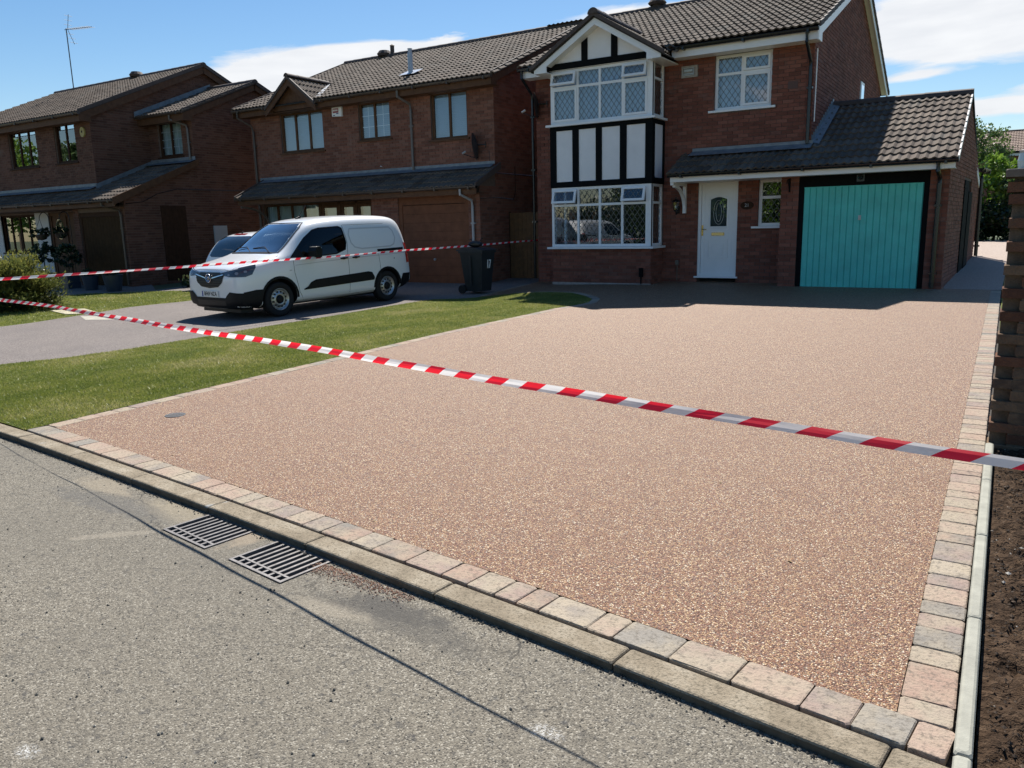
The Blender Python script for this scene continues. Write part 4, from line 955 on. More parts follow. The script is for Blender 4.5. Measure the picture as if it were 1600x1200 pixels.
def numberplate():
    t = thing('house_number', (-4.78, 17.37, 1.92), 'small dark oval house number plate beside the white front door', 'number plate')
    b = B(); b.prism([(-4.78+.14*math.cos(q), 17.375, 1.93+.085*math.sin(q)) for q in [2*PI*i/20 for i in range(20)]], (0, -.018, 0)); b.build('plate', M_DKBROWN, t)
    text_mesh('21', .10, mat('number_white', (.5, .5, .5), .5), 'numeral', Matrix.Translation((0, -.017, .01)) @ Matrix.Rotation(PI/2, 4, 'X'), t)
numberplate()
def sat_dish(x, y, z, label, rz, tilt=.35, r=.30):
    t = thing('satellite_dish', (x, y, z), label, 'satellite dish', rz)
    b = B(); seg = 20; R_ = Matrix.Rotation(tilt, 4, 'X')
    rings = [(0, 0), (r*.35, .008), (r*.7, .035), (r, .075)]; vs = []; fs = []
    for (q, d) in rings: vs += [R_ @ Vector((q*math.cos(2*PI*i/seg), -.22-d, q*1.12*math.sin(2*PI*i/seg))) for i in range(seg)]
    for k in range(3): fs += [(k*seg+i, k*seg+(i+1) % seg, (k+1)*seg+(i+1) % seg, (k+1)*seg+i) for i in range(seg)]
    vs2 = [v+Vector((0, .006, 0)) for v in vs]; b.add(vs, fs); b.add(vs2, [f[::-1] for f in fs]); b.build('dish', mat('dish_grey', (.045, .05, .055), .45), t, local=True, smooth=True, fix=False)
    b = B(); b.tube([(0, 0, 0), (0, -.12, .0), (0, -.22, 0)], .016, 8); b.box(-.05, .05, -.012, 0, -.07, .07); b.tube([R_ @ Vector((0, -.24, -r*.95)), R_ @ Vector((0, -.42, -r*.8)), R_ @ Vector((0, -.62, -r*.45))], .010, 6); b.build('arm', M_BGUT, t, local=True)
    b = B(); c = R_ @ Vector((0, -.64, -r*.42)); b.tube([c, c+Vector((0, .09, .05))], .025, 8); b.build('receiver', M_GALV, t, local=True)
sat_dish(-9.66, 17.37, 4.48, 'dark satellite dish seen edge-on left of the white upper bay window', math.radians(-66), .1, .28)

# ------------------------------------------------------------------ HOUSE in the middle (brown windows)
def house_middle():
    YM, YG = 17.35, 16.6; XL, XR = -20.15, -11.19; zb = .12
    h = thing('brick_house', (-15.6, 18, .15), 'brick detached house with brown windows and brown garage door behind the white van', 'house', group='detached brick houses in a row')
    holes = [(-18.86-XL, -17.10-XL, 3.92, 5.07), (-15.72-XL, -14.57-XL, 4.05, 5.08), (-13.18-XL, -12.00-XL, 3.88, 5.09), (-19.92-XL, -14.75-XL, .18, 2.44)]
    b = B(); core(b, (XL, YM, 0), (1, 0, 0), (0, -1, 0), XR-XL, zb-.3, 5.10, holes)
    zr = lambda y: 5.20+.41*(min(y, 44.2-y)-17.0)
    for (x, s) in ((XR-.012, -1), (XL+.012, 1)):
        b.prism([(x, YM+.22, zb-.3), (x, 26.7, zb-.3), (x, 26.7, zr(26.7)-.05), (x, 22.1, zr(22.1)-.05), (x, YM+.22, zr(17.57)-.05)], (.24*s, 0, 0))
    core(b, (-14.75, YG, 0), (1, 0, 0), (0, -1, 0), 3.56, zb-.3, 2.42, [(.93, 3.21, -.3, 2.43)], th=.2)
    b.box(-14.74, -14.5, YG+.213, YM-.02, zb-.3, 2.42); b.box(XR-.21, XR-.013, YG+.213, YM-.02, zb-.3, 2.55)
    b.prism([(XR-.013, 16.62, 2.42), (XR-.013, YM, 2.42), (XR-.013, YM, 2.98), (XR-.013, 16.62, 2.66)], (-.19, 0, 0))
    b.build('wall', M_MORT, h)
    brickwork(h, (-14.75, YG, 0), (1, 0, 0), (0, -1, 0), .93, .15, 2.42, M_B2, M_B2s, singles=110)
    brickwork(h, (-11.54, YG, 0), (1, 0, 0), (0, -1, 0), .35, .15, 2.42, M_B2, M_B2s, singles=60)
    brickwork(h, (XL, YM, 0), (1, 0, 0), (0, -1, 0), XR-XL, .15, 5.10, M_B2, M_B2s, holes=holes+[(-14.75-XL, 9.0, 0, 2.5)], singles=0)
    brickwork(h, (XR, YG, 0), (0, 1, 0), (1, 0, 0), 10.1, .15, 7.3, M_B2, lim=lambda z: ((.0 if z < 2.62 else .75), 10.1) if z < 5.25 else ((max(.75, (z-5.20)/.41+.4+.12), min(10.1, 10.5-(z-5.2)/.41)) if z < 7.2 else None))
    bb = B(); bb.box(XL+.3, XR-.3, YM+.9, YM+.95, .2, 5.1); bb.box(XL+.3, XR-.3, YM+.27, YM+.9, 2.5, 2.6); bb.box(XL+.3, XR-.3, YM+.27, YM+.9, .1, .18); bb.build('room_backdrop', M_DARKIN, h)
    def win(x0, x1, z0, z1, splits, **kw):
        xs = [x0+.07]+list(splits)+[x1-.07]; P = []
        for i in range(len(xs)-1): P.append((xs[i]+(.03 if i else 0), xs[i+1]-(.03 if i < len(xs)-2 else 0), z0+.07, z1-.07, 'f'))
        return window(h, x0, x1, z0, z1, kw.pop('y', YM), M_BROWN, P, lead=False, w=.07, mull=[(s, z0+.06, z1-.06) for s in splits], sill=(x0-.06, x1+.06), sill_m=M_BROWN, **kw)
    win(-18.86, -17.10, 3.92, 5.07, (-18.27, -17.70), curtain=M_BLIND, blind=True)
    win(-15.72, -14.57, 4.06, 5.08, (-15.17,), curtain=M_BLIND, blind=True, gridlines=2)
    win(-13.18, -12.00, 3.88, 5.09, (-12.60,), curtain=M_BLIND, blind=True)
    # ground floor glazing under the canopy
    win(-19.92, -17.50, .95, 2.44, (-19.33, -18.71, -18.16), curtain=M_GREENCURT)
    b = B()
    for x in (-17.48, -16.70, -16.05, -15.38): b.box(x, x+.07, YM+.02, YM+.08, .15, 2.43)
    b.box(-17.41, -15.3, YM+.02, YM+.08, 2.36, 2.435)
    for (a, c) in ((-17.41, -16.70), (-16.63, -16.05), (-15.98, -15.38)):
        bars(b, a+.01, c-.01, .2, 2.35, YM+.03, YM+.075, .09); b.box(a+.1, c-.1, YM+.035, YM+.07, .29, 1.1)
    fr = b.build('patio_door', M_BROWN, h)
    for (a, c) in ((-17.41, -16.70), (-16.63, -16.05), (-15.98, -15.38)):
        g = B(); g.box(a+.1, c-.1, YM+.05, YM+.056, 1.1, 2.26); g.build('pane', M_GLASS, fr)
        g = B(); g.quad((a+.1, YM+.16, 1.1), (c-.1, YM+.16, 1.1), (c-.1, YM+.16, 2.26), (a+.1, YM+.16, 2.26)); g.build('curtain', M_GREENCURT, fr, fix=False)
    win(-15.30, -14.76, .95, 2.44, (), curtain=M_GREENCURT)
    b = B(); b.box(-19.93, -17.49, YM-.0, YM+.2, .1, .94); b.box(-15.30, -14.76, YM-.0, YM+.2, .1, .94); b.build('wall_below', M_B2, h)
    # garage door: wide boards
    b = B(); b.box(-13.82, -11.54, YG+.03, YG+.07, 2.215, 2.42); b.box(-13.82, -13.70, YG+.03, YG+.07, .1, 2.2149); b.box(-11.66, -11.54, YG+.03, YG+.07, .1, 2.2149); b.build('garage_frame', M_GDOOR2, h)
    gd = B(); gd.box(-13.70, -11.66, YG+.065, YG+.09, .14, 2.21); gdo = gd.build('garage_door', M_DKBROWN, h)
    for i in range(9):
        b = B(); z = .15+i*.228; b.box(-13.69, -11.67, YG+.045, YG+.066, z, z+.222); b.build('board', M_GDOOR2, gdo)
    b = B(); b.tube([(-12.67, YG+.04, .80), (-12.67, YG+.0, .80)], .03, 10); b.build('door_handle', M_GALV, gdo)
    # roofs
    V = Vector((0, 1, .41)).normalized(); V2 = Vector((0, -1, .41)).normalized(); L = 5.15*math.hypot(1, .41)
    ax, sl, yv = -17.90, .78, 16.86
    az_ = 5.93; zg = lambda x: az_-sl*abs(x-ax)
    keep = lambda P: not (abs(P.x-ax) < 1.1 and zg(P.x) > P.z-.02)
    tiled(h, (-20.45, 16.93, 5.25), (1, 0, 0), V, 9.47, L, M_T, M_Ts, singles=120, keep=keep, w=.30)
    tiled(h, (-10.98, 27.3, 5.25), (-1, 0, 0), V2, 1.2, L, M_T)
    deck(h, [(-20.4, 16.96, 5.235), (-11.0, 16.96, 5.235), (-11.0, 22.1, 7.34), (-20.4, 22.1, 7.34)]); deck(h, [(-20.4, 27.25, 5.235), (-11.0, 27.25, 5.235), (-11.0, 22.1, 7.34), (-20.4, 22.1, 7.34)])
    ridge_tiles(h, (-20.45, 22.1, 7.40), (-10.97, 22.1, 7.40))
    for (ya, s) in ((16.93, 1), (27.28, -1)):
        for xx in (-10.995, -20.46):
            b = B(); e = ya+s*5.17
            b.prism([(xx, ya, 5.33), (xx, e, 5.33+.41*5.17), (xx, e, 5.21+.41*5.17), (xx, ya, 5.21)], (.035, 0, 0)); b.build('verge', M_RIDGE, h)
            b = B(); b.prism([(xx-.04, ya+s*.04, 5.215), (xx-.04, e, 5.20+.41*5.17), (xx-.04, e, 5.03+.41*5.17), (xx-.04, ya+s*.3, 5.14), (xx-.04, ya+s*.3, 5.02), (xx-.04, ya+s*.04, 5.02)], (.03, 0, 0)); b.build('bargeboard', M_BROWN, h)
    # little front gable
    b = B(); b.prism([(-18.80, 17.05, 5.08), (-17.0, 17.05, 5.08), (-17.0, 17.05, zg(-17.0)-.1), (ax, 17.05, az_-.1), (-18.8, 17.05, zg(-18.8)-.1)], (0, .06, 0)); b.build('gable_panel', M_BROWN, h)
    for s in (-1, 1):
        b = B(); xe = ax+s*1.02
        b.prism([(ax, yv+.01, az_-.03), (xe, yv+.01, zg(xe)-.03), (xe, yv+.01, zg(xe)-.20), (ax, yv+.01, az_-.22)], (0, .03, 0)); b.build('bargeboard', M_BROWN, h)
        b = B(); b.prism([(ax, yv-.03, az_+.06), (xe, yv-.03, zg(xe)+.06), (xe, yv-.03, zg(xe)-.03), (ax, yv-.03, az_-.03)], (0, .05, 0)); b.build('verge', M_RIDGE, h)
        Vd = Vector((-s, 0, sl)); L2 = 1.02*math.hypot(1, sl); U0 = (0, 1, 0) if s > 0 else (0, -1, 0)
        O = Vector((xe, yv, zg(xe))) if s > 0 else Vector((xe, yv+1.8, zg(xe)))
        zm = lambda y: 5.25+.41*(y-16.93)
        tiled(h, O, U0, Vd, 1.8, L2, M_T, keep=lambda P: P.z > zm(P.y)-.05 and P.y > yv-.05)
        deck(h, [(xe, yv+.03, zg(xe)-.02), (ax, yv+.03, az_-.02), (ax, yv+1.7, az_-.02), (xe, yv+.2, zg(xe)-.02)])
    ridge_tiles(h, (ax, yv-.04, az_+.06), (ax, 18.5, az_+.06), r=.09)
    b = B(); p0 = Vector((-16.88, 16.98, 5.31)); p1 = Vector((ax, 18.5, 5.96)); sd = Vector((.10, 0, 0)); b.quad(p0-sd, p0+sd, p1+sd, p1-sd); b.build('valley_flashing', mat('pale_lead', (.55, .56, .57), .4), h, fix=False)
    # canopy roof
    sp = .46; Vp = Vector((0, 1, sp)).normalized()
    tiled(h, (-19.75, 16.17, 2.575), (1, 0, 0), Vp, 8.70, 1.12*math.hypot(1, sp), M_T, M_Ts, singles=88, w=.3)
    deck(h, [(-19.72, 16.2, 2.585), (-11.03, 16.2, 2.585), (-11.03, 17.33, 3.10), (-19.72, 17.33, 3.10)])
    b = B(); b.box(-19.9, XR, YM-.016, YM-.004, 3.165, 3.25); b.quad((-19.8, YM-.24, 3.085), (XR, YM-.24, 3.085), (XR, YM-.016, 3.18), (-19.8, YM-.016, 3.18)); b.build('flashing', M_LEAD, h)
    b = B(); b.prism([(-19.77, 16.16, 2.66), (-19.77, 17.33, 3.20), (-19.77, 17.33, 3.05), (-19.77, 16.16, 2.52)], (.04, 0, 0)); b.prism([(-11.04, 16.16, 2.66), (-11.04, 17.33, 3.20), (-11.04, 17.33, 3.03), (-11.04, 16.16, 2.52)], (.04, 0, 0)); b.build('verge', M_RIDGE, h)
    b = B(); b.box(-19.7, -11.05, 16.24, 16.265, 2.40, 2.56); b.box(-19.7, -11.05, 16.266, 16.59, 2.42, 2.435); b.box(-19.7, -14.76, 16.591, YM-.001, 2.421, 2.436); b.build('fascia', M_BROWN, h)
    gutter(h, (-19.75, 16.18, 2.585), (-11.0, 16.18, 2.585), M_BRGUT, .055)
    b = B(); b.box(-20.3, -18.75, 17.0, 17.0262, 5.03, 5.235); b.box(-17.05, -11.0, 17.0, 17.0262, 5.03, 5.235); b.box(-20.3, -11.0, 17.026, YM-.001, 5.035, 5.05); b.build('fascia', M_BROWN, h)
    gutter(h, (-20.45, 16.93, 5.23), (-18.85, 16.93, 5.23), M_BRGUT, .055); gutter(h, (-16.98, 16.93, 5.23), (-10.97, 16.93, 5.23), M_BRGUT, .055)
    downpipe(h, [(-13.95, 16.95, 5.18), (-13.95, 16.95, 5.02), (-13.80, 17.27, 4.86), (-13.80, 17.30, 4.7), (-13.80, 17.30, 3.12)], M_GREYPIPE)
    downpipe(h, [(-20.25, 16.95, 5.18), (-20.25, 16.95, 5.02), (-20.02, 17.26, 4.80), (-20.0, 17.30, 4.6), (-20.0, 17.30, .2)], M_BRGUT)
    downpipe(h, [(-11.50, 16.2, 2.55), (-11.50, 16.2, 2.40), (-11.38, 16.52, 2.26), (-11.38, 16.55, 2.1), (-11.38, 16.55, .2)], mat('pale_pipe', (.34, .34, .35), .4))
    # curved timber bracket at the far end of the canopy
    b = B(); A = [(YM-.05-1.0*(1-math.cos(q)), 1.85+.50*math.sin(q)) for q in [PI/2*i/8 for i in range(9)]]
    for i in range(8): b.prism([(-19.68, A[i][0], A[i][1]-.03), (-19.68, A[i+1][0], A[i+1][1]-.03), (-19.68, A[i+1][0], A[i+1][1]+.03), (-19.68, A[i][0], A[i][1]+.03)], (.06, 0, 0))
    b.build('gallows_bracket', M_GREYPIPE, h)
    # vents, flue
    b = B(); b.tube([(-14.45, 18.2, 5.65), (-14.45, 18.2, 6.38)], .068, 14); b.tube([(-14.45, 18.2, 5.93), (-14.45, 18.2, 5.96)], .08, 14); b.tube([(-14.45, 18.2, 6.40), (-14.45, 18.2, 6.47)], .055, 10); b.tube([(-14.45, 18.2, 6.47), (-14.45, 18.2, 6.485)], .07, 12)
    b.quad((-14.72, 17.98, 5.78), (-14.18, 17.98, 5.78), (-14.18, 18.42, 5.965), (-14.72, 18.42, 5.965)); b.build('boiler_flue', mat('flue_grey', (.36, .40, .46), .35, metal=.2), h)
    b = B(); b.lathe((-18.65, 22.1, 7.42), [(.22, 0), (.26, .08), (.18, .18), (.0, .2)], 14); b.lathe((-18.3, 22.1, 7.45), [(.07, 0), (.07, .26), (.09, .27), (0, .33)], 10); b.build('ridge_vent', M_RIDGE, h)
    # overflow and cables
    b = B(); b.tube([(-15.0, YM, 3.33), (-14.85, YM-.12, 3.31)], .012, 6); b.build('overflow_pipe', M_PANEL, h)
    b = B(); b.tube([(-11.35, YM-.006, 3.5), (-11.34, YM-.006, 3.13)], .007, 5)
    b.tube([(XR+.008, 16.63, 2.30), (XR+.008, 17.4, 2.34), (XR+.008, 18.2, 2.30), (XR+.008, 18.3, 2.5), (XR+.008, 18.3, 3.15)], .008, 5); b.tube([(XR+.008, 17.0, 2.95), (XR+.008, 20.6, 2.95), (XR+.008, 20.6, 3.9), (XR+.008, 22.0, 3.9)], .008, 5); b.build('wall_cable', M_BGUT, h)
    return h
H2 = house_middle()

def alarm_box():
    t = thing('alarm_box', (-16.46, 17.34, 4.9), 'white and red alarm box between the brown upstairs windows', 'alarm box')
    b = B(); b.prism([(-16.64, 17.34, 4.79), (-16.28, 17.34, 4.77), (-16.27, 17.34, 5.03), (-16.64, 17.34, 5.03)], (0, -.06, 0)); b.build('cover', M_WHITE, t)
    b = B(); b.box(-16.60, -16.39, 17.274, 17.279, 4.88, 5.00); b.build('badge', mat('alarm_red', (.30, .05, .08), .5), t)
    b = B()
    for (a, c, d, e) in ((-16.585, -16.53, 4.925, 4.96), (-16.52, -16.475, 4.925, 4.96), (-16.46, -16.41, 4.925, 4.96), (-16.59, -16.40, 4.975, 4.982)): b.box(a, c, 17.269, 17.2735, d, e)
    b.build('mark', M_WHITE, t)
    b = B(); b.box(-16.59, -16.53, 17.2745, 17.279, 4.80, 4.825); b.box(-16.47, -16.39, 17.2745, 17.279, 4.845, 4.87); b.build('blue_mark', mat('mark_blue', (.05, .08, .2), .5), t)
alarm_box()
sat_dish(-11.45, 17.34, 3.66, 'dark satellite dish on the brown-windowed house beside its right corner', math.radians(-68), .12, .30)

def side_gate():
    t = thing('timber_gate', (-10.55, 17.95, .22), 'brown boarded timber side gate between the two houses', 'gate')
    x0, x1, y = -11.17, -9.99, 17.95; n = 9; wd = (x1-x0-.02)/n
    for i in range(n):
        b = B(); a = x0+.01+i*wd; b.box(a+.002, a+wd-.003, y-.0, y+.018, .25, 1.95+.0); b.build('board', mat('gate_timber', (.125, .062, .022), .7, noise_s=12, noise_a=.35, bump_s=40), t)
    for z in (.45, 1.1, 1.75):
        b = B(); b.box(x0+.02, x1-.02, y+.019, y+.05, z, z+.10); b.build('ledge', MATS['gate_timber'], t)
    for (a, c) in ((x0-.0, x0+.008), (x1-.006, x1+.0)):
        b = B(); b.box(a, c, y-.02, y+.07, .2, 1.98); b.build('post', M_DKBROWN, t)
    b = B(); b.tube([(-10.28, y, 1.18), (-10.28, y-.03, 1.22), (-10.28, y-.03, 1.30), (-10.28, y, 1.34)], .012, 6); b.build('gate_handle', M_GALV, t)
side_gate()

# ------------------------------------------------------------------ HOUSE on the left
def house_left():
    h = thing('brick_house', (-25, 15, .15), 'brown brick house with white rendered porch wall and a tall aerial behind its roof', 'house', group='detached brick houses in a row')
    # main block
    XR, Y1 = -24.0, 14.5; XL = -34
    holes = [(-28.86-XL, -27.13-XL, 3.88, 5.07), (-26.05-XL, -24.87-XL, 3.90, 5.10), (-30.1-XL, -27.83-XL, 1.10, 2.36), (-27.0-XL, -25.5-XL, .1, 2.38)]
    b = B(); core(b, (XL, Y1, 0), (1, 0, 0), (0, -1, 0), XR-XL, -.2, 5.10, holes)
    zr = lambda y: 5.20+.43*(min(y, 37.4-y)-14.1)
    b.prism([(XR-.012, 14.75, -.2), (XR-.012, 22.9, -.2), (XR-.012, 22.9, zr(22.9)-.05), (XR-.012, 18.7, zr(18.7)-.05), (XR-.012, 14.75, zr(14.75)-.05)], (-.24, 0, 0))
    # second block
    X2, Y2 = -21.8, 16.45
    b.prism([(X2-.012, 13.92, -.2), (X2-.012, 22, -.2), (X2-.012, 22, 5.2), (X2-.012, 18.95, 6.35), (X2-.012, 16.47, 5.33), (X2-.012, 16.47, 3.72), (X2-.012, 13.92, 2.70)], (-.24, 0, 0))
    core(b, (-24.25, Y2, 0), (1, 0, 0), (0, -1, 0), 2.44, 2.0, 5.15, [(.72, 1.92, 4.02, 5.13)])
    # garage front
    core(b, (-24.5, 13.9, 0), (1, 0, 0), (0, -1, 0), 2.7, -.2, 2.42, [(.30, 2.50, -.2, 2.30)], th=.2)
    b.box(-24.49, -24.3, 14.113, 14.49, -.2, 2.42)
    b.build('wall', M_MORT, h)
    brickwork(h, (XL, Y1, 0), (1, 0, 0), (0, -1, 0), XR-XL, 2.9, 5.10, M_B1, holes=holes)
    brickwork(h, (XR, Y1, 0), (0, 1, 0), (1, 0, 0), 8.4, 3.0, 7.2, M_B1, lim=lambda z: (0, 8.4) if z < 5.3 else ((z-5.20)/.43-.4+.1, min(8.4, 8.7-(z-5.2)/.43)) if z < 7.05 else None)
    brickwork(h, (-23.99, Y2, 0), (1, 0, 0), (0, -1, 0), 2.19, 3.2, 5.15, M_B1, holes=[(.46, 1.66, 4.02, 5.13)])
    brickwork(h, (X2, 13.9, 0), (0, 1, 0), (1, 0, 0), 8.1, .1, 6.3, M_B1, lim=lambda z: (0, 8.1) if z < 2.68 else ((max(0, (z-2.70)/.40+.05), 8.1) if z < 3.7 else ((2.55, 8.1) if z < 5.3 else (2.55+(z-5.25)/.42, 8.1-(z-5.25)/.42))))
    brickwork(h, (-24.5, 13.9, 0), (1, 0, 0), (0, -1, 0), .30, .1, 2.42, M_B1); brickwork(h, (-22.0, 13.9, 0), (1, 0, 0), (0, -1, 0), .2, .1, 2.42, M_B1)
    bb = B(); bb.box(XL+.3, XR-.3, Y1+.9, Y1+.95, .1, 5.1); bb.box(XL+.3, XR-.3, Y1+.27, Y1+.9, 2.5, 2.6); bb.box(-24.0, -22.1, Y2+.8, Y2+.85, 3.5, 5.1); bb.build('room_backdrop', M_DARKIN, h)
    def win(x0, x1, z0, z1, y, splits, **kw):
        xs = [x0+.07]+list(splits)+[x1-.07]; P = []
        for i in range(len(xs)-1): P.append((xs[i]+(.03 if i else 0), xs[i+1]-(.03 if i < len(xs)-2 else 0), z0+.07, z1-.07, 'f'))
        return window(h, x0, x1, z0, z1, y, M_DKBROWN, P, lead=False, w=.07, mull=[(s, z0+.06, z1-.06) for s in splits], sill=(x0-.05, x1+.05), sill_m=M_DKBROWN, **kw)
    win(-28.86, -27.13, 3.88, 5.07, Y1, (-28.28, -27.70)); win(-26.05, -24.87, 3.90, 5.10, Y1, (-25.46,))
    win(-23.53, -22.33, 4.04, 5.12, Y2, (-22.93,), curtain=M_GREENCURT, gridlines=3)
    win(-30.1, -27.83, 1.10, 2.36, Y1, (-29.55, -28.98, -28.40))
    b = B(); b.box(-30.2, -27.83, Y1-.001, Y1+.1, .05, 1.05); b.box(-27.83, -27.02, Y1-.012, Y1+.1, .05, 2.40); b.box(-34, -30.1, Y1-.013, Y1+.1, .05, 2.40); b.build('rendered_wall', M_RENDER, h)
    # door with fan light
    b = B(); b.box(-27.0, -25.5, Y1+.06, Y1+.12, .15, 2.37); bars(b, -27.0, -25.5, .15, 2.37, Y1+.03, Y1+.0599, .09); b.box(-26.12, -26.05, Y1+.03, Y1+.0599, .25, 2.28); dr = b.build('door', M_BROWN, h)
    for i in range(7):
        b = B(); a = -26.86+i*.103; b.box(a, a+.095, Y1+.045, Y1+.0598, .3, 1.35); b.build('door_plank', M_BROWN, dr)
    b = B(); c = (-26.48, 1.85); b.prism([(c[0]+.24*math.cos(q), Y1+.055, c[1]+.33*math.sin(q)) for q in [2*PI*i/20 for i in range(20)]], (0, -.01, 0)); b.build('fan_light', M_GLASS, dr)
    b = B(); 
    for i in range(9): q = PI*i/8; b.tube([(c[0], Y1+.044, c[1]-.1), (c[0]+.22*math.cos(q), Y1+.044, c[1]+.02+.28*math.sin(q))], .008, 5)
    b.build('leading', M_BROWN, dr)
    b = B(); b.box(-24.18, -22.02, 13.93, 13.97, 2.17, 2.40); b.box(-24.18, -24.10, 13.93, 13.97, .1, 2.169); b.box(-22.10, -22.02, 13.93, 13.97, .1, 2.169); b.build('garage_frame', M_DKBROWN, h)
    gd = B(); gd.box(-24.10, -22.10, 13.96, 13.99, .12, 2.165); gdo = gd.build('garage_door', M_DKBROWN, h)
    for i in range(13):
        b = B(); a = -24.095+i*.1535; b.box(a, a+.148, 13.945, 13.961, .14, 2.15); b.build('board', mat('garage_board', (.048, .026, .011), .7, spec=.1, noise_s=7, noise_a=.3), gdo)
    # side door in the gable wall, meter cupboard, cable
    b = B(); b.box(X2-.01, X2+.012, 15.07, 15.93, .2, 2.46); sd_ = b.build('side_door', M_DKBROWN, h)
    for i in range(7):
        b = B(); y = 15.08+i*.122; b.box(X2+.012, X2+.028, y, y+.116, .22, 2.44); b.build('door_plank', M_DKBROWN, sd_)
    b = B(); b.box(X2-.0, X2+.05, 16.90, 17.40, 1.12, 1.84); b.build('meter_cupboard', mat('meter_grey', (.42, .45, .48), .5), h)
    b = B(); b.tube([(X2+.012, 13.95, 2.50), (X2+.012, 14.5, 2.56), (X2+.012, 15.0, 2.80), (X2+.012, 15.7, 2.96), (X2+.012, 19.5, 2.97)], .010, 5); b.build('wall_cable', M_BGUT, h)
    # roofs
    V = Vector((0, 1, .43)).normalized(); L = 4.6*math.hypot(1, .43)
    tiled(h, (-33.2, 14.08, 5.25), (1, 0, 0), V, 9.35, L, M_T, M_Ts, singles=100)
    deck(h, [(-33.5, 14.1, 5.235), (-23.86, 14.1, 5.235), (-23.86, 18.7, 7.21), (-33.5, 18.7, 7.21)]); deck(h, [(-33.5, 23.3, 5.235), (-23.86, 23.3, 5.235), (-23.86, 18.7, 7.21), (-33.5, 18.7, 7.21)])
    ridge_tiles(h, (-33.0, 18.7, 7.26), (-23.80, 18.7, 7.26))
    for (ya, s) in ((14.07, 1), (23.33, -1)):
        b = B(); e = ya+s*4.64; b.prism([(-23.85, ya, 5.33), (-23.85, e, 5.33+.43*4.64), (-23.85, e, 5.21+.43*4.64), (-23.85, ya, 5.21)], (.035, 0, 0)); b.build('verge', M_RIDGE, h)
        b = B(); b.prism([(-23.89, ya+s*.04, 5.21), (-23.89, e, 5.20+.43*4.64), (-23.89, e, 5.0+.43*4.64), (-23.89, ya+s*.4, 5.14), (-23.89, ya+s*.4, 5.0), (-23.89, ya+s*.04, 5.0)], (.03, 0, 0)); b.build('bargeboard', M_BROWN, h)
    V3 = Vector((0, 1, .41)).normalized(); L3 = 2.95*math.hypot(1, .41)
    tiled(h, (-23.98, 16.03, 5.27), (1, 0, 0), V3, 2.35, L3, M_T, M_Ts, singles=60)
    deck(h, [(-23.98, 16.05, 5.25), (-21.66, 16.05, 5.25), (-21.66, 18.95, 6.44), (-23.98, 18.95, 6.44)]); deck(h, [(-23.98, 21.85, 5.25), (-21.66, 21.85, 5.25), (-21.66, 18.95, 6.44), (-23.98, 18.95, 6.44)])
    ridge_tiles(h, (-23.98, 18.95, 6.50), (-21.60, 18.95, 6.50))
    for (ya, s) in ((16.02, 1), (21.88, -1)):
        b = B(); e = ya+s*2.95; b.prism([(-21.65, ya, 5.35), (-21.65, e, 5.35+.41*2.95), (-21.65, e, 5.23+.41*2.95), (-21.65, ya, 5.23)], (.035, 0, 0)); b.build('verge', M_RIDGE, h)
        b = B(); b.prism([(-21.69, ya+s*.04, 5.23), (-21.69, e, 5.22+.41*2.95), (-21.69, e, 5.04+.41*2.95), (-21.69, ya+s*.4, 5.17), (-21.69, ya+s*.4, 5.02), (-21.69, ya+s*.04, 5.02)], (.03, 0, 0)); b.build('bargeboard', M_BROWN, h)
    # stepped lead where the lower roof meets the gable
    b = B(); b.prism([(-23.985, 16.0, 5.45), (-23.985, 19.0, 6.68), (-23.985, 19.0, 6.42), (-23.985, 16.0, 5.22)], (.02, 0, 0)); b.build('flashing', M_LEAD, h)
    # lower roof: runs in front of both blocks
    sp = .40; V4 = Vector((0, 1, sp)).normalized()
    tiled(h, (-34, 13.47, 2.60), (1, 0, 0), V4, 10.0, 1.0*math.hypot(1, sp), M_T, M_Ts, singles=90, w=.3)
    tiled(h, (-24.0, 13.47, 2.60), (1, 0, 0), V4, 2.36, 2.9*math.hypot(1, sp), M_T, M_Ts, singles=50, w=.3)
    deck(h, [(-34, 13.5, 2.585), (-24.0, 13.5, 2.585), (-24.0, 14.48, 2.98), (-34, 14.48, 2.98)]); deck(h, [(-23.99, 13.5, 2.585), (-21.64, 13.5, 2.585), (-21.64, 16.43, 3.76), (-23.99, 16.43, 3.76)])
    b = B(); b.box(-34, -24.0, Y1-.016, Y1-.004, 3.10, 3.20); b.quad((-34, Y1-.24, 3.02), (-24, Y1-.24, 3.02), (-24, Y1-.016, 3.115), (-34, Y1-.016, 3.115))
    b.box(-24.0, -21.75, Y2-.016, Y2-.004, 3.87, 3.98); b.quad((-24, Y2-.28, 3.79), (-21.7, Y2-.28, 3.79), (-21.7, Y2-.016, 3.885), (-24, Y2-.016, 3.885)); b.prism([(-23.986, 14.45, 3.17), (-23.986, 16.44, 3.96), (-23.986, 16.44, 3.78), (-23.986, 14.45, 3.0)], (.015, 0, 0)); b.build('flashing', M_LEAD, h)
    b = B(); b.prism([(-21.64, 13.46, 2.67), (-21.64, 16.45, 3.88), (-21.64, 16.45, 3.70), (-21.64, 13.46, 2.45)], (.04, 0, 0)); b.build('verge', M_BROWN, h)
    b = B(); b.box(-34, -21.68, 13.54, 13.565, 2.42, 2.57); b.box(-34, -21.68, 13.566, 13.89, 2.42, 2.435); b.box(-34, -24.5, 13.8901, 14.49, 2.4205, 2.4355); b.box(-33.3, -23.9, 14.14, 14.165, 5.0, 5.24); b.box(-33.3, -23.9, 14.166, 14.49, 5.02, 5.035); b.box(-24.0, -21.7, 16.09, 16.115, 5.02, 5.255); b.box(-24, -21.7, 16.116, 16.44, 5.04, 5.055); b.build('fascia', M_BROWN, h)
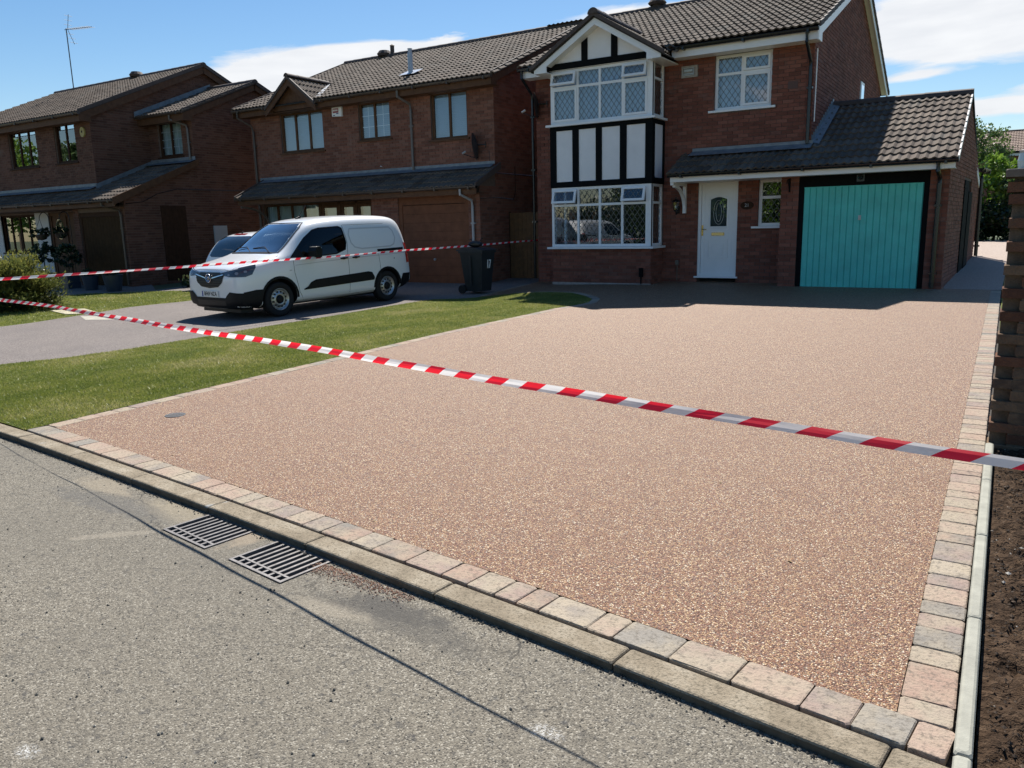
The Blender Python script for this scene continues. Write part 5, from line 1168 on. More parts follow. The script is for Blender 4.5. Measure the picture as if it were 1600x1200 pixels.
    gutter(h, (-34, 13.48, 2.60), (-21.62, 13.48, 2.60), M_BRGUT, .055); gutter(h, (-33.2, 14.08, 5.24), (-23.82, 14.08, 5.24), M_BRGUT, .06); gutter(h, (-23.98, 16.02, 5.27), (-21.64, 16.02, 5.27), M_BRGUT, .055)
    downpipe(h, [(-22.3, 16.05, 5.24), (-22.3, 16.05, 5.08), (-21.98, 16.38, 4.92), (-21.95, 16.40, 4.8), (-21.95, 16.40, 3.85)], M_GREYPIPE)
    downpipe(h, [(-22.25, 13.5, 2.58), (-22.25, 13.5, 2.45), (-21.98, 13.84, 2.32), (-21.93, 13.85, 2.2), (-21.93, 13.85, .15)], M_BRGUT)
    b = B(); b.lathe((-27.6, 18.7, 7.28), [(.22, 0), (.26, .08), (.18, .18), (.0, .2)], 14); b.build('ridge_vent', M_RIDGE, h)
    return h
H1 = house_left()

M_AER = mat('aerial_grey', (.10, .11, .12), .6)
def left_bits():
    t = thing('alarm_box', (-24.37, 14.49, 4.74), 'round yellow alarm box near the corner of the left brick house', 'alarm box')
    b = B(); b.prism([(-24.37+.115*math.cos(q), 14.49, 4.74+.15*math.sin(q)) for q in [2*PI*i/18 for i in range(18)]], (0, -.05, 0)); b.build('cover', mat('alarm_yellow', (.42, .34, .12), .5), t)
    b = B(); b.prism([(-24.37+.03*math.cos(q), 14.439, 4.75+.04*math.sin(q)) for q in [2*PI*i/12 for i in range(12)]], (0, -.004, 0)); b.build('mark', M_DKBROWN, t)
    t = thing('aerial', (-31.4, 18.5, 6.6), 'tall thin television aerial mast with a toothed yagi on the left house roof', 'aerial')
    b = B(); b.tube([(-31.4, 18.5, 6.3), (-31.4, 18.5, 9.45)], .022, 6); b.build('mast', M_AER, t)
    b = B(); A = Vector((-31.52, 18.5, 9.42)); D = Vector((.93, .1, -.045)); b.tube([A, A+D*1.65], .012, 5)
    for i in range(11): 
        c = A+D*(.35+i*.125); b.tube([c-Vector((0, .16, 0)), c+Vector((0, .16, 0))], .006, 4)
    b.build('boom', M_AER, t)
    b = B(); c = A+D*.2; b.tube([c, c+Vector((.16, 0, .52))], .011, 4); b.tube([c, c+Vector((.34, 0, -.58))], .011, 4)
    for q in (.3, .6, .9): b.tube([c+Vector((.16*q, -.15, .52*q)), c+Vector((.16*q, .15, .52*q))], .006, 4); b.tube([c+Vector((.34*q, -.15, -.58*q)), c+Vector((.34*q, .15, -.58*q))], .006, 4)
    b.build('reflector', M_AER, t)
left_bits()

# ------------------------------------------------------------------ vehicles
M_VWHITE = mat('vehicle_white', (.84, .85, .86), .28, spec=.5, coat=.8)
M_VBLACK = mat('vehicle_black_plastic', (.008, .0085, .010), .55, spec=.25, bump_s=300, bump_d=.0005)
M_TYRE = mat('tyre_rubber', (.017, .017, .018), .8, spec=.3)
M_STEEL = mat('steel_wheel', (.42, .43, .44), .35, metal=.8)
M_SEAT = mat('seat_fabric', (.02, .02, .022), .9)
M_SEAM = mat('seam_dark', (.05, .05, .05), .8)
M_RED = mat('lamp_red', (.45, .01, .01), .15, coat=1)
M_PLATE = mat('plate_white', (.80, .80, .76), .4)
M_INK = mat('plate_ink', (.01, .01, .01), .5)
M_EU = mat('plate_blue', (.01, .04, .30), .4)

def loft(stations, K, mt):
    """closed body from stations [(x, profile pts (y>=0,z) bottom centre to top centre)] mirrored; quads"""
    vs = []; n = len(stations)
    for x, pr in stations:
        half = [(x, y, z) for y, z in pr]; full = half+[(x, -y, z) for (x_, y, z) in reversed(half[1:-1])]; vs += full
    m = len(stations[0][1])*2-2; fs = []
    for i in range(n-1):
        for j in range(m): fs.append((i*m+j, i*m+(j+1) % m, (i+1)*m+(j+1) % m, (i+1)*m+j))
    # caps as quad strips between the two sides
    h = len(stations[0][1])
    for base, flip in ((0, False), ((n-1)*m, True)):
        for j in range(h-1):
            a, b_ = j, j+1; c = (m-b_) % m; d = (m-a) % m
            f = [base+a, base+b_, base+c, base+d]
            f2 = []
            for q in f:
                if q not in f2: f2.append(q)
            if len(f2) > 2: fs.append(tuple(f2[::-1] if flip else f2))
    return vs, fs
def make_body(name, stations, parent, level=2, mats=None, cutters=(), arches=()):
    vs, fs = loft(stations, 0, None); me = bpy.data.meshes.new(name); me.from_pydata(vs, [], fs)
    for mm in mats: me.materials.append(mm)
    bm = bmesh.new(); bm.from_mesh(me); bmesh.ops.remove_doubles(bm, verts=bm.verts, dist=.0005); bmesh.ops.recalc_face_normals(bm, faces=bm.faces); bm.to_mesh(me); bm.free()
    o = bpy.data.objects.new(name, me); COL.objects.link(o)
    s = o.modifiers.new('s', 'SUBSURF'); s.levels = level; s.render_levels = level
    tmp = []
    for c in cutters:
        cm = bpy.data.meshes.new('cut'); cb = bmesh.new(); n = len(c[0])
        a = [cb.verts.new(p) for p in c[0]]; b_ = [cb.verts.new(p) for p in c[1]]
        cb.faces.new(a[::-1]); cb.faces.new(b_)
        for i in range(n): cb.faces.new((a[i], a[(i+1) % n], b_[(i+1) % n], b_[i]))
        bmesh.ops.recalc_face_normals(cb, faces=cb.faces); cb.to_mesh(cm); cb.free(); cm.materials.append(c[2])
        co = bpy.data.objects.new('cut', cm); COL.objects.link(co); tmp.append(co)
        md = o.modifiers.new('b', 'BOOLEAN'); md.operation = 'DIFFERENCE'; md.solver = 'EXACT'; md.object = co
        md.material_mode = 'TRANSFER'
    dg = bpy.context.evaluated_depsgraph_get(); ev = o.evaluated_get(dg); me2 = bpy.data.meshes.new_from_object(ev); me2.name = name
    for c in tmp: bpy.data.objects.remove(c)
    o.modifiers.clear(); o.data = me2
    # smooth only gentle edges
    bm = bmesh.new(); bm.from_mesh(me2)
    for f in bm.faces: f.smooth = True
    for e in bm.edges:
        if len(e.link_faces) == 2 and e.calc_face_angle(0) > math.radians(38): e.smooth = False
    bm.to_mesh(me2); bm.free()
    bvh_me = bpy.data.meshes.new('t'); 
    bmu = bmesh.new(); bmu.from_mesh(me2); bvh = BVHTree.FromBMesh(bmu); bmu.free()
    o.parent = parent
    return o, bvh
def project(bvh, poly, plane, direction, off=.004, step=.05, th=None):
    """lay a flat outline onto the body: poly 2D, plane(a,b)->3D start, cast along direction"""
    bm = bmesh.new(); bm.faces.new([bm.verts.new((a, b, 0)) for a, b in poly])
    for ax in (0, 1):
        lo = min(p[ax] for p in poly); hi = max(p[ax] for p in poly); k = max(1, int((hi-lo)/step))
        for i in range(1, k):
            co = [0, 0, 0]; co[ax] = lo+(hi-lo)*i/k; no = [0, 0, 0]; no[ax] = 1
            bmesh.ops.bisect_plane(bm, geom=bm.verts[:]+bm.edges[:]+bm.faces[:], plane_co=co, plane_no=no)
    d = Vector(direction).normalized(); bad = []
    for v in bm.verts:
        s = Vector(plane(v.co.x, v.co.y)); hit, nrm, idx, dist = bvh.ray_cast(s, d, 5)
        if hit is None: bad.append(v); continue
        if nrm.dot(d) > 0: nrm = -nrm
        v.co = hit+nrm*off
    if bad: bmesh.ops.delete(bm, geom=bad, context='VERTS')
    bmesh.ops.recalc_face_normals(bm, faces=bm.faces)
    vs = [v.co.copy() for v in bm.verts]; bm.verts.index_update(); fs = [[v.index for v in f.verts] for f in bm.faces]; 
    # orient towards the viewer side
    out = []
    bm.faces.ensure_lookup_table()
    for f, fi in zip(bm.faces, fs): out.append(tuple(fi) if f.normal.dot(d) < 0 else tuple(fi[::-1]))
    bm.free(); return vs, out
def strip(bvh, pts, plane, d, w, off=.003):
    """thin line laid on the body"""
    d = Vector(d).normalized(); P = []
    dense = []
    for i in range(len(pts)-1):
        k = max(1, int(math.dist(pts[i], pts[i+1])/.05))
        dense += [tuple(pts[i][q]+(pts[i+1][q]-pts[i][q])*j/k for q in (0, 1)) for j in range(k)]
    dense.append(pts[-1])
    for a, b in dense:
        hit, nrm, _, _ = bvh.ray_cast(Vector(plane(a, b)), d, 5)
        if hit is None: continue
        if nrm.dot(d) > 0: nrm = -nrm
        P.append((hit+nrm*off, nrm))
    vs = []; fs = []
    for i, (p, n) in enumerate(P):
        t = P[min(i+1, len(P)-1)][0]-P[max(i-1, 0)][0]
        if t.length < 1e-6: t = Vector((1, 0, 0))
        s = t.normalized().cross(n).normalized()*w/2; vs += [p-s, p+s]
    for i in range(len(P)-1): fs.append((2*i, 2*i+1, 2*i+3, 2*i+2))
    return vs, fs
def wheel(parent, x, y, r, side, slots=True, width=.2, rimr=.21):
    """tyre with rim; side=+1 outer face at +y"""
    b = B(); seg = 36; prof = [(rimr, -width/2), (r-.03, -width/2), (r-.006, -width/2+.02), (r, -width/2+.05), (r, width/2-.05), (r-.006, width/2-.02), (r-.03, width/2), (rimr+.005, width/2-.004), (rimr, width/2-.03)]
    vs = [(x+q*math.cos(2*PI*j/seg), y+z*side, r+q*math.sin(2*PI*j/seg)) for q, z in prof for j in range(seg)]; n = len(prof)
    b.add(vs, [(i*seg+j, i*seg+(j+1) % seg, (i+1)*seg+(j+1) % seg, (i+1)*seg+j) for i in range(n-1) for j in range(seg)])
    w = b.build('wheel', M_TYRE, parent, local=True, smooth=True)
    b = B(); prof = [(rimr, width/2-.025), (rimr+.004, width/2-.008), (rimr-.012, width/2-.012), (rimr-.022, width/2-.045), (rimr-.045, width/2-.05), (.115, width/2-.02), (.10, width/2-.012), (.075, width/2-.03)]
    vs = [(x+q*math.cos(2*PI*j/seg), y+z*side, r+q*math.sin(2*PI*j/seg)) for q, z in prof for j in range(seg)]; n = len(prof)
    fs = [(i*seg+j, i*seg+(j+1) % seg, (i+1)*seg+(j+1) % seg, (i+1)*seg+j) for i in range(n-1) for j in range(seg)]
    b.add(vs, fs); rim = b.build('rim', M_STEEL, w, local=True, smooth=True)
    if slots:
        b = B()
        for k in range(12):
            q = 2*PI*(k+.5)/12; cx, cz = x+.142*math.cos(q), r+.142*math.sin(q)
            rad = Vector((math.cos(q), 0, math.sin(q))); tan = Vector((-math.sin(q), 0, math.cos(q)))
            O = Vector((cx, y+side*(width/2-.030), cz)); b.prism([O+rad*(.017*math.cos(a))*1.1+tan*(.019*math.sin(a)) for a in [2*PI*i/8 for i in range(8)]], (0, .007*side, 0))
        b.build('rim_slots', M_INK, rim, local=True)
    b = B(); vs = []
    prof = [(.078, width/2-.031), (.07, width/2+.006), (.045, width/2+.014), (0.001, width/2+.014)]
    vs = [(x+q*math.cos(2*PI*j/16), y+z*side, r+q*math.sin(2*PI*j/16)) for q, z in prof for j in range(16)]
    b.add(vs, [(i*16+j, i*16+(j+1) % 16, (i+1)*16+(j+1) % 16, (i+1)*16+j) for i in range(3) for j in range(16)]); b.build('hub_cap', M_VBLACK, rim, local=True, smooth=True)
    b = B(); 
    vs = [(x+(rimr-.01)*math.cos(2*PI*j/seg), y+side*(-.02), r+(rimr-.01)*math.sin(2*PI*j/seg)) for j in range(seg)]; b.add(vs, [tuple(range(seg))]); b.build('wheel_back', M_INK, w, local=True, fix=False)
    return w

def van(loc, rz, label, plate, group=None, name='van', detail=True):
    t = thing(name, loc, label, 'van', rz, group)
    # half profile: (y,z) bottom centre, floor, sill, low side, mid side, waist, window mid, cantrail, roof edge, roof centre
    def st(x, zb, zt, w, wt=None, waist=None):
        wt = wt if wt is not None else w*.86
        if waist is None: waist = min(1.02, zb+(zt-zb)*.62)
        H = zt-waist
        return (x, [(0, zb), (w*.72, zb), (w*.97, zb+.06), (w, zb+.20*(waist-zb)+.04), (w+.006, zb+.55*(waist-zb)), (w-.008, waist), (wt+(w-wt)*.52, waist+H*.48), (wt+.012, waist+H*.80), (wt-.07, zt-.035*min(1, H/.5)), (wt*.55, zt), (0, zt+.012)])
    ST = [st(2.215, .36, .70, .58, .54, .58), st(2.195, .25, .84, .72, .66, .66), st(2.13, .20, .945, .82, .75, .78), st(1.98, .185, 1.00, .875, .80, .86), st(1.70, .18, 1.06, .905, .80, .93), st(1.40, .18, 1.125, .918, .77, .99),
          st(1.18, .18, 1.19, .922, .76, 1.03), st(.95, .18, 1.37, .924, .73, 1.04), st(.66, .18, 1.60, .924, .72, 1.05), st(.42, .18, 1.745, .924, .72, 1.06), st(.15, .18, 1.795, .924, .725, 1.07), st(-.5, .18, 1.83, .924, .735, 1.08),
          st(-1.2, .18, 1.83, .924, .74, 1.08), st(-1.75, .20, 1.815, .918, .735, 1.08), st(-1.98, .22, 1.78, .905, .72, 1.08), st(-2.08, .25, 1.66, .885, .71, 1.05), st(-2.15, .28, 1.30, .865, .74, .92), st(-2.185, .30, .95, .85, .80, .75), st(-2.19, .36, .70, .80, .76, .58)]
    WB0, WB1, R = 1.345, -1.44, .325
    def cyl(x, r, y0, y1):
        A = [(x+r*math.cos(2*PI*i/28), y0, R+.01+r*math.sin(2*PI*i/28)) for i in range(28)]; return (A, [(p[0], y1, p[2]) for p in A], M_INK)
    SW = [(1.02, 1.075), (.60, 1.42), (.36, 1.565), (.20, 1.60), (-.30, 1.615), (-.37, 1.58), (-.39, 1.30), (-.34, 1.16), (-.10, 1.09), (.40, 1.065)]
    cut = [([(a, 1.2, b) for a, b in SW], [(a, -1.2, b) for a, b in SW], M_SEAT)]
    WSf = [(-.70, 1.185), (-.60, 1.60), (-.52, 1.70), (.52, 1.70), (.60, 1.60), (.70, 1.185)]
    cut.append(([(2.6, y, z) for y, z in WSf], [(-.1, y*.97, z) for y, z in WSf], M_SEAT))
    cut += [cyl(WB0, .385, .62, 1.2), cyl(WB0, .385, -.62, -1.2), cyl(WB1, .37, .62, 1.2), cyl(WB1, .37, -.62, -1.2)]
    vs, fs = loft(ST, 0, None)
    # body before cutting, to lay glass on
    ref = bpy.data.meshes.new('ref'); ref.from_pydata(vs, [], fs); bm = bmesh.new(); bm.from_mesh(ref); bmesh.ops.remove_doubles(bm, verts=bm.verts, dist=.0005); bmesh.ops.recalc_face_normals(bm, faces=bm.faces); bm.to_mesh(ref); bm.free()
    ro = bpy.data.objects.new('ref', ref); COL.objects.link(ro); md = ro.modifiers.new('s', 'SUBSURF'); md.levels = 2
    dg = bpy.context.evaluated_depsgraph_get(); rm = bpy.data.meshes.new_from_object(ro.evaluated_get(dg)); bpy.data.objects.remove(ro)
    bm = bmesh.new(); bm.from_mesh(rm); whole = BVHTree.FromBMesh(bm); bm.free()
    body, bvh = make_body('body', ST, t, 2, [M_VWHITE, M_SEAT, M_INK], cut)
    L_, R_ = (lambda a, b: (a, 2, b)), (lambda a, b: (a, -2, b)); FR = lambda a, b: (3.2, a, b)
    def lay(nm, mt, poly, plane, d, off=.006, step=.05, parent=body, use=whole, smooth=True):
        v, f = project(use, poly, plane, d, off, step); b = B(); b.add(v, f); return b.build(nm, mt, parent, local=True, smooth=smooth, fix=False)
    def line(nm, pts, plane, d, w=.008, mt=M_SEAM, off=.002, parent=body):
        v, f = strip(whole, pts, plane, d, w, off); b = B(); b.add(v, f); return b.build(nm, mt, parent, local=True, fix=False)
    for s, P, d in ((1, L_, (0, -1, 0)), (-1, R_, (0, 1, 0))):
        sw = lay('side_window', M_CARGLASS_D, SW, P, d, -.004)
        seal = SW+[SW[0]]; line('window_seal', seal, P, d, .022, M_VBLACK, .004)
        lay('sail_panel', M_VBLACK, [(1.03, 1.07), (.80, 1.265), (.70, 1.07)], P, d, .006)
        # lower moulding
        ml = [(.80, .46), (.70, .50), (.62, .575), (.50, .615), (-.88, .665), (-.98, .645), (-1.045, .54), (-1.03, .50)]
        v, f = project(whole, ml, P, d, .016, .06); b = B(); b.add(v, f); 
        v2, f2 = project(whole, ml, P, d, -.004, .06); n = len(b.v)
        b.build('side_moulding', M_VBLACK, body, local=True, fix=False)
        line('moulding_edge', ml+[ml[0]], P, d, .02, M_VBLACK, .008)
        # door shut lines
        line('shut_line', [(.98, 1.06), (.985, .80), (.90, .42), (.80, .255), (-.36, .255), (-.375, 1.05), (-.42, 1.30), (-.40, 1.64)], P, d)
        line('shut_line', [(-.42, 1.64), (-1.55, 1.64)], P, d, .006)
        line('shut_line', [(-.36, .255), (-1.20, .27), (-1.245, .70), (-1.22, 1.05)], P, d)
        lay('slide_rail', M_VBLACK, [(-1.20, 1.06), (-1.98, 1.065), (-1.98, 1.12), (-1.20, 1.115)], P, d, .006)
        # pressed outline on the blank side; crease shade put into greyer white strips
        pp = [(-.56, 1.56), (-.50, 1.45), (-.52, 1.28), (-.60, 1.19), (-.78, 1.15), (-1.60, 1.16), (-1.72, 1.20), (-1.79, 1.33), (-1.76, 1.48), (-1.68, 1.56)]
        line('pressed_line_shade', pp+[pp[0]], P, d, .030, mat('vehicle_white_crease_shade', (.60, .61, .63), .3, coat=.8), .003)
        line('swage_line_shade', [(.95, .93), (.3, .955), (-.9, .985), (-2.0, 1.0)], P, d, .014, MATS['vehicle_white_crease_shade'], .0025) if 'vehicle_white_crease_shade' in MATS else None  # swage crease: its shade is painted on in the same greyer white
        # handles
        for hx in (-.26, -.58):
            hit, nrm, _, _ = whole.ray_cast(Vector(P(hx, .985)), Vector(d), 5); b = B(); y = hit.y
            b.tube([(hx+.085, y+s*.0, .985), (hx+.07, y+s*.032, .987), (hx, y+s*.038, .99), (hx-.07, y+s*.032, .992), (hx-.085, y, .99)], .014, 8); b.build('door_handle', M_VBLACK, body, local=True, smooth=True)
            lay('handle_cup', M_SEAM, [(hx+.06*math.cos(q), .985+.025*math.sin(q)) for q in [2*PI*i/12 for i in range(12)]], P, d, .003)
        lay('indicator', mat('clear_lamp', (.6, .6, .6), .2), [(1.10, .855), (1.04, .855), (1.04, .835), (1.10, .83)], P, d, .006)
        lay('fuel_flap' if s > 0 else 'badge_plate', M_SEAM, [(-1.66, .915), (-1.675, .915), (-1.675, .885), (-1.66, .885)], P, d, .004)
        # arch liners
        for wx in (WB0, WB1):
            rr_ = .41 if wx > 0 else .392
            pts = [(wx+rr_*math.cos(q), R+rr_*math.sin(q)) for q in [PI*(-.06+1.12*i/16) for i in range(17)]]
            line('arch_trim', pts, P, d, .045, M_VBLACK, .005)
        # mirror
        b = B(); yb = .93*s
        vs_ = [(.60, .92*s, 1.10), (.60, .92*s, 1.17)]; 
        mp = [(.66, 1.075), (.60, 1.05), (.53, 1.06), (.51, 1.20), (.56, 1.265), (.64, 1.255), (.68, 1.18)]
        b.prism([(x+.015, s*1.0, z) for x, z in mp], (-.02, s*.20, 0)); b.prism([(.64, s*.87, 1.10), (.57, s*.87, 1.10), (.57, s*.87, 1.15), (.64, s*.87, 1.15)], (0, s*.14, 0)); mo = b.build('mirror', M_VBLACK, body, local=True)
        b = B(); b.box(.505, .509, s*1.02, s*1.18, 1.075, 1.245); b.build('mirror_glass', M_CHROME, mo, local=True)
        # lamps
        hl = [(.40, .86), (.50, .885), (.80, .955), (1.06, 1.0), (1.07, .95), (1.02, .83), (.92, .795), (.62, .80), (.48, .825)]
        D_ = Vector((-.78, -.62*s, 0)).normalized(); U_ = Vector((-.62, .78*s, 0)); 
        pl = lambda a, b_: tuple(Vector((2.35, .0, 0))+Vector((-.0, s*.0, 0))-D_*2.0+U_*(a-.30)*1.0+Vector((.0, s*.32, b_)))
        hd = lay('headlight', mat('headlight_dark', (.05, .055, .065), .12, coat=1), hl, pl, D_, .008, .04)
        for (cx, cz, cr, mm) in ((.62, .835, .022, 'c'), (.78, .86, .026, 'c'), (.92, .885, .022, 'c')):
            lay('headlight_reflector', mat('reflector', (.30, .30, .32), .4, metal=.5), [(cx+cr*1.25*math.cos(q), cz+cr*.85*math.sin(q)) for q in [2*PI*i/12 for i in range(12)]], pl, D_, .012, .1, parent=hd)
        lay('running_light', mat('drl', (.7, .72, .75), .2), [(.44, .865), (.80, .935), (.80, .945), (.50, .88)], pl, D_, .0125, .05, parent=hd)
        b = B(); tl = [(1.02, -2.17), (.82, -2.19)]
        RB = lambda a, b_: (-3.2, a, b_)
        D2_ = Vector((.75, -.66*s, 0)); pl2 = lambda a, b_: tuple(Vector((-2.1, s*.86, b_))-D2_*1.5+Vector((-.66, -.75*s, 0))*a)
        lay('tail_light', M_RED, [(-.06, .78), (.07, .78), (.06, 1.20), (-.05, 1.22)], pl2, D2_, .008)
    wsd = lay('windscreen', M_CARGLASS, [(-.735, 1.175), (-.62, 1.62), (-.53, 1.715), (.53, 1.715), (.62, 1.62), (.735, 1.175)], FR, (-1, 0, 0), .002, .08)
    line('screen_seal', [(-.735, 1.175), (-.62, 1.62), (-.53, 1.715), (.53, 1.715), (.62, 1.62), (.735, 1.175), (-.735, 1.175)], FR, (-1, 0, 0), .028, M_VBLACK, .005)
    # cowl and wipers
    TOP = lambda a, b_: (a, b_, 3)
    lay('scuttle', M_VBLACK, [(1.215, -.70), (1.27, -.60), (1.30, 0), (1.27, .60), (1.215, .70), (1.20, 0)], TOP, (0, 0, -1), .006)
    b = B()
    for (y0, y1) in ((.55, -.10), (-.05, -.62)): b.tube([(1.24, y0, 1.185), (1.10, (y0+y1)/2, 1.285), (1.13, y1, 1.26)], .009, 5)
    b.build('wiper', M_VBLACK, body, local=True)
    # bonnet lines
    for s in (1, -1): line('bonnet_line', [(2.10, .60*s), (1.85, .74*s), (1.5, .80*s), (1.24, .80*s)], TOP, (0, 0, -1), .007)
    line('bonnet_line', [(-.62, .905), (-.4, .925), (.4, .925), (.62, .905)], FR, (-1, 0, 0), .008)
    # grille, lower bumper, plate
    gp = [(-.46, .855), (-.40, .70), (-.27, .615), (0, .59), (.27, .615), (.40, .70), (.46, .855), (.30, .875), (-.30, .875)]
    gr = lay('grille', M_INK, gp, FR, (-1, 0, 0), .008, .05)
    for k in range(5):
        z = .64+k*.043; hw = (.30, .37, .405, .425, .44)[k]; v, f = strip(whole, [(-hw, z), (hw, z)], FR, (-1, 0, 0), .012, .016); b = B(); b.add(v, f); b.build('grille_slat', M_VBLACK, gr, local=True, fix=False)
    for s in (1, -1):
        v, f = strip(whole, [(s*.10, .772), (s*.22, .795), (s*.44, .835)], FR, (-1, 0, 0), .018, .024); b = B(); b.add(v, f); b.build('chrome_wing', M_CHROME, gr, local=True, fix=False)
    hit, nrm, _, _ = whole.ray_cast(Vector((3.2, 0, .775)), Vector((-1, 0, 0)), 5); ex = hit.x+.03
    b = B(); b.tube([(ex, .075*math.cos(q), .775+.075*math.sin(q)) for q in [2*PI*i/24 for i in range(25)]], .008, 6, caps=False)
    b.tube([(ex, -.05, .80), (ex, -.01, .785), (ex, .03, .80), (ex, .045, .775), (ex, .01, .765), (ex, .0, .735), (ex, .03, .72)], .010, 5); b.tube([(ex, -.06, .775), (ex, -.02, .76), (ex, -.035, .725)], .009, 5); b.build('emblem', M_CHROME, gr, local=True)
    bp = [(-.86, .17), (-.88, .50), (-.60, .53), (-.52, .475), (-.46, .42), (.46, .42), (.52, .475), (.60, .53), (.88, .50), (.86, .17)]
    lay('bumper', M_VBLACK, bp, FR, (-1, 0, 0), .010, .06)
    for s in (1, -1):
        P = L_ if s > 0 else R_; d = (0, -s, 0)
        lay('bumper_corner', M_VBLACK, [(2.15, .185), (1.76, .165), (1.74, .34), (1.72, .44), (1.69, .545), (1.85, .55), (2.08, .52)], P, d, .009)
        lay('sill_cover', mat('sill_grey', (.34, .34, .35), .5), [(.92, .19), (-1.02, .19), (-1.04, .235), (.90, .235)], P, d, .004)
        lay('rear_bumper_corner', M_VBLACK, [(-1.84, .22), (-2.12, .27), (-2.14, .56), (-1.90, .56), (-1.84, .44)], P, d, .012)
    lay('rear_bumper', M_VBLACK, [(-.82, .30), (-.84, .56), (.84, .56), (.82, .30)], lambda a, b_: (-3.2, a, b_), (1, 0, 0), .014)
    hit, nrm, _, _ = whole.ray_cast(Vector((3.2, 0, .485)), Vector((-1, 0, 0)), 5); px = hit.x+.012
    b = B(); b.box(px, px+.008, -.26, .26, .43, .54); pt = b.build('number_plate', M_PLATE, body, local=True)
    b = B(); b.box(px+.0081, px+.0095, -.255, -.218, .435, .535); b.build('plate_band', M_EU, pt, local=True)
    M = Matrix(((0, 0, 1, px+.0095), (1, 0, 0, .018), (0, 1, 0, .485), (0, 0, 0, 1)))
    text_mesh(plate, .105, M_INK, 'plate_text', M, pt, .001, True, sx=.86)
    # fog recess and lower grille
    b = B(); b.box(px-.06, px-.001+.0, -.40, .40, .275, .38)
    lay('lower_grille', M_INK, [(-.45, .28), (-.45, .37), (.45, .37), (.45, .28)], FR, (-1, 0, 0), .013)
    b = B(); b.box(1.75, 2.02, -.60, .60, .13, .19); b.box(-1.9, 1.6, -.55, .55, .16, .30); b.build('underbody', M_INK, body, local=True)
    b = B(); b.tube([(.16, .05, 1.79), (.06, .05, 1.83)], .026, 8); b.tube([(.09, .05, 1.82), (-.10, .05, 2.06)], .009, 5); b.build('roof_aerial', M_VBLACK, body, local=True)
    # cabin
    b = B(); b.box(-.39, 1.0, -.86, .86, .95, 1.055); b.box(.75, 1.10, -.66, .66, 1.05, 1.14)
    b.build('dashboard', M_SEAT, body, local=True)
    for sy in (-.40, .40):
        b = B(); c = [(-.20, 1.0), (-.30, 1.42), (-.23, 1.45), (-.12, 1.40), (-.02, 1.0)]
        b.prism([(x, sy-.22, z) for x, z in c], (0, .44, 0)); b.prism([(x, sy-.12, z) for x, z in [(-.30, 1.44), (-.33, 1.60), (-.28, 1.64), (-.22, 1.62), (-.20, 1.45)]], (0, .24, 0)); b.build('seat', M_SEAT, body, local=True)
    b = B(); b.tube([(.52+.06*math.cos(q), -.40+.17*math.sin(q), 1.12+.13*math.cos(q)) for q in [2*PI*i/16 for i in range(17)]], .014, 6); b.build('steering_wheel', M_SEAT, body, local=True)
    for wx in (WB0, WB1):
        for s in (1, -1): wheel(t, wx, s*.80, R, s, rimr=.205)
    return t
VAN = van((0, 0, 0), 0, 'white panel van with black side mouldings and registration BF69 NZA on the neighbouring driveway', 'BF69 NZA')
VX, VY, VA = -12.26, 11.68, math.radians(-95.2)
def copy_tree(o, parent=None):
    c = o.copy(); COL.objects.link(c); c.parent = parent
    for ch in list(o.children): copy_tree(ch, c)
    return c
VAN.location = (VX, VY, .058); VAN.rotation_euler = (0, math.radians(1.1), VA)

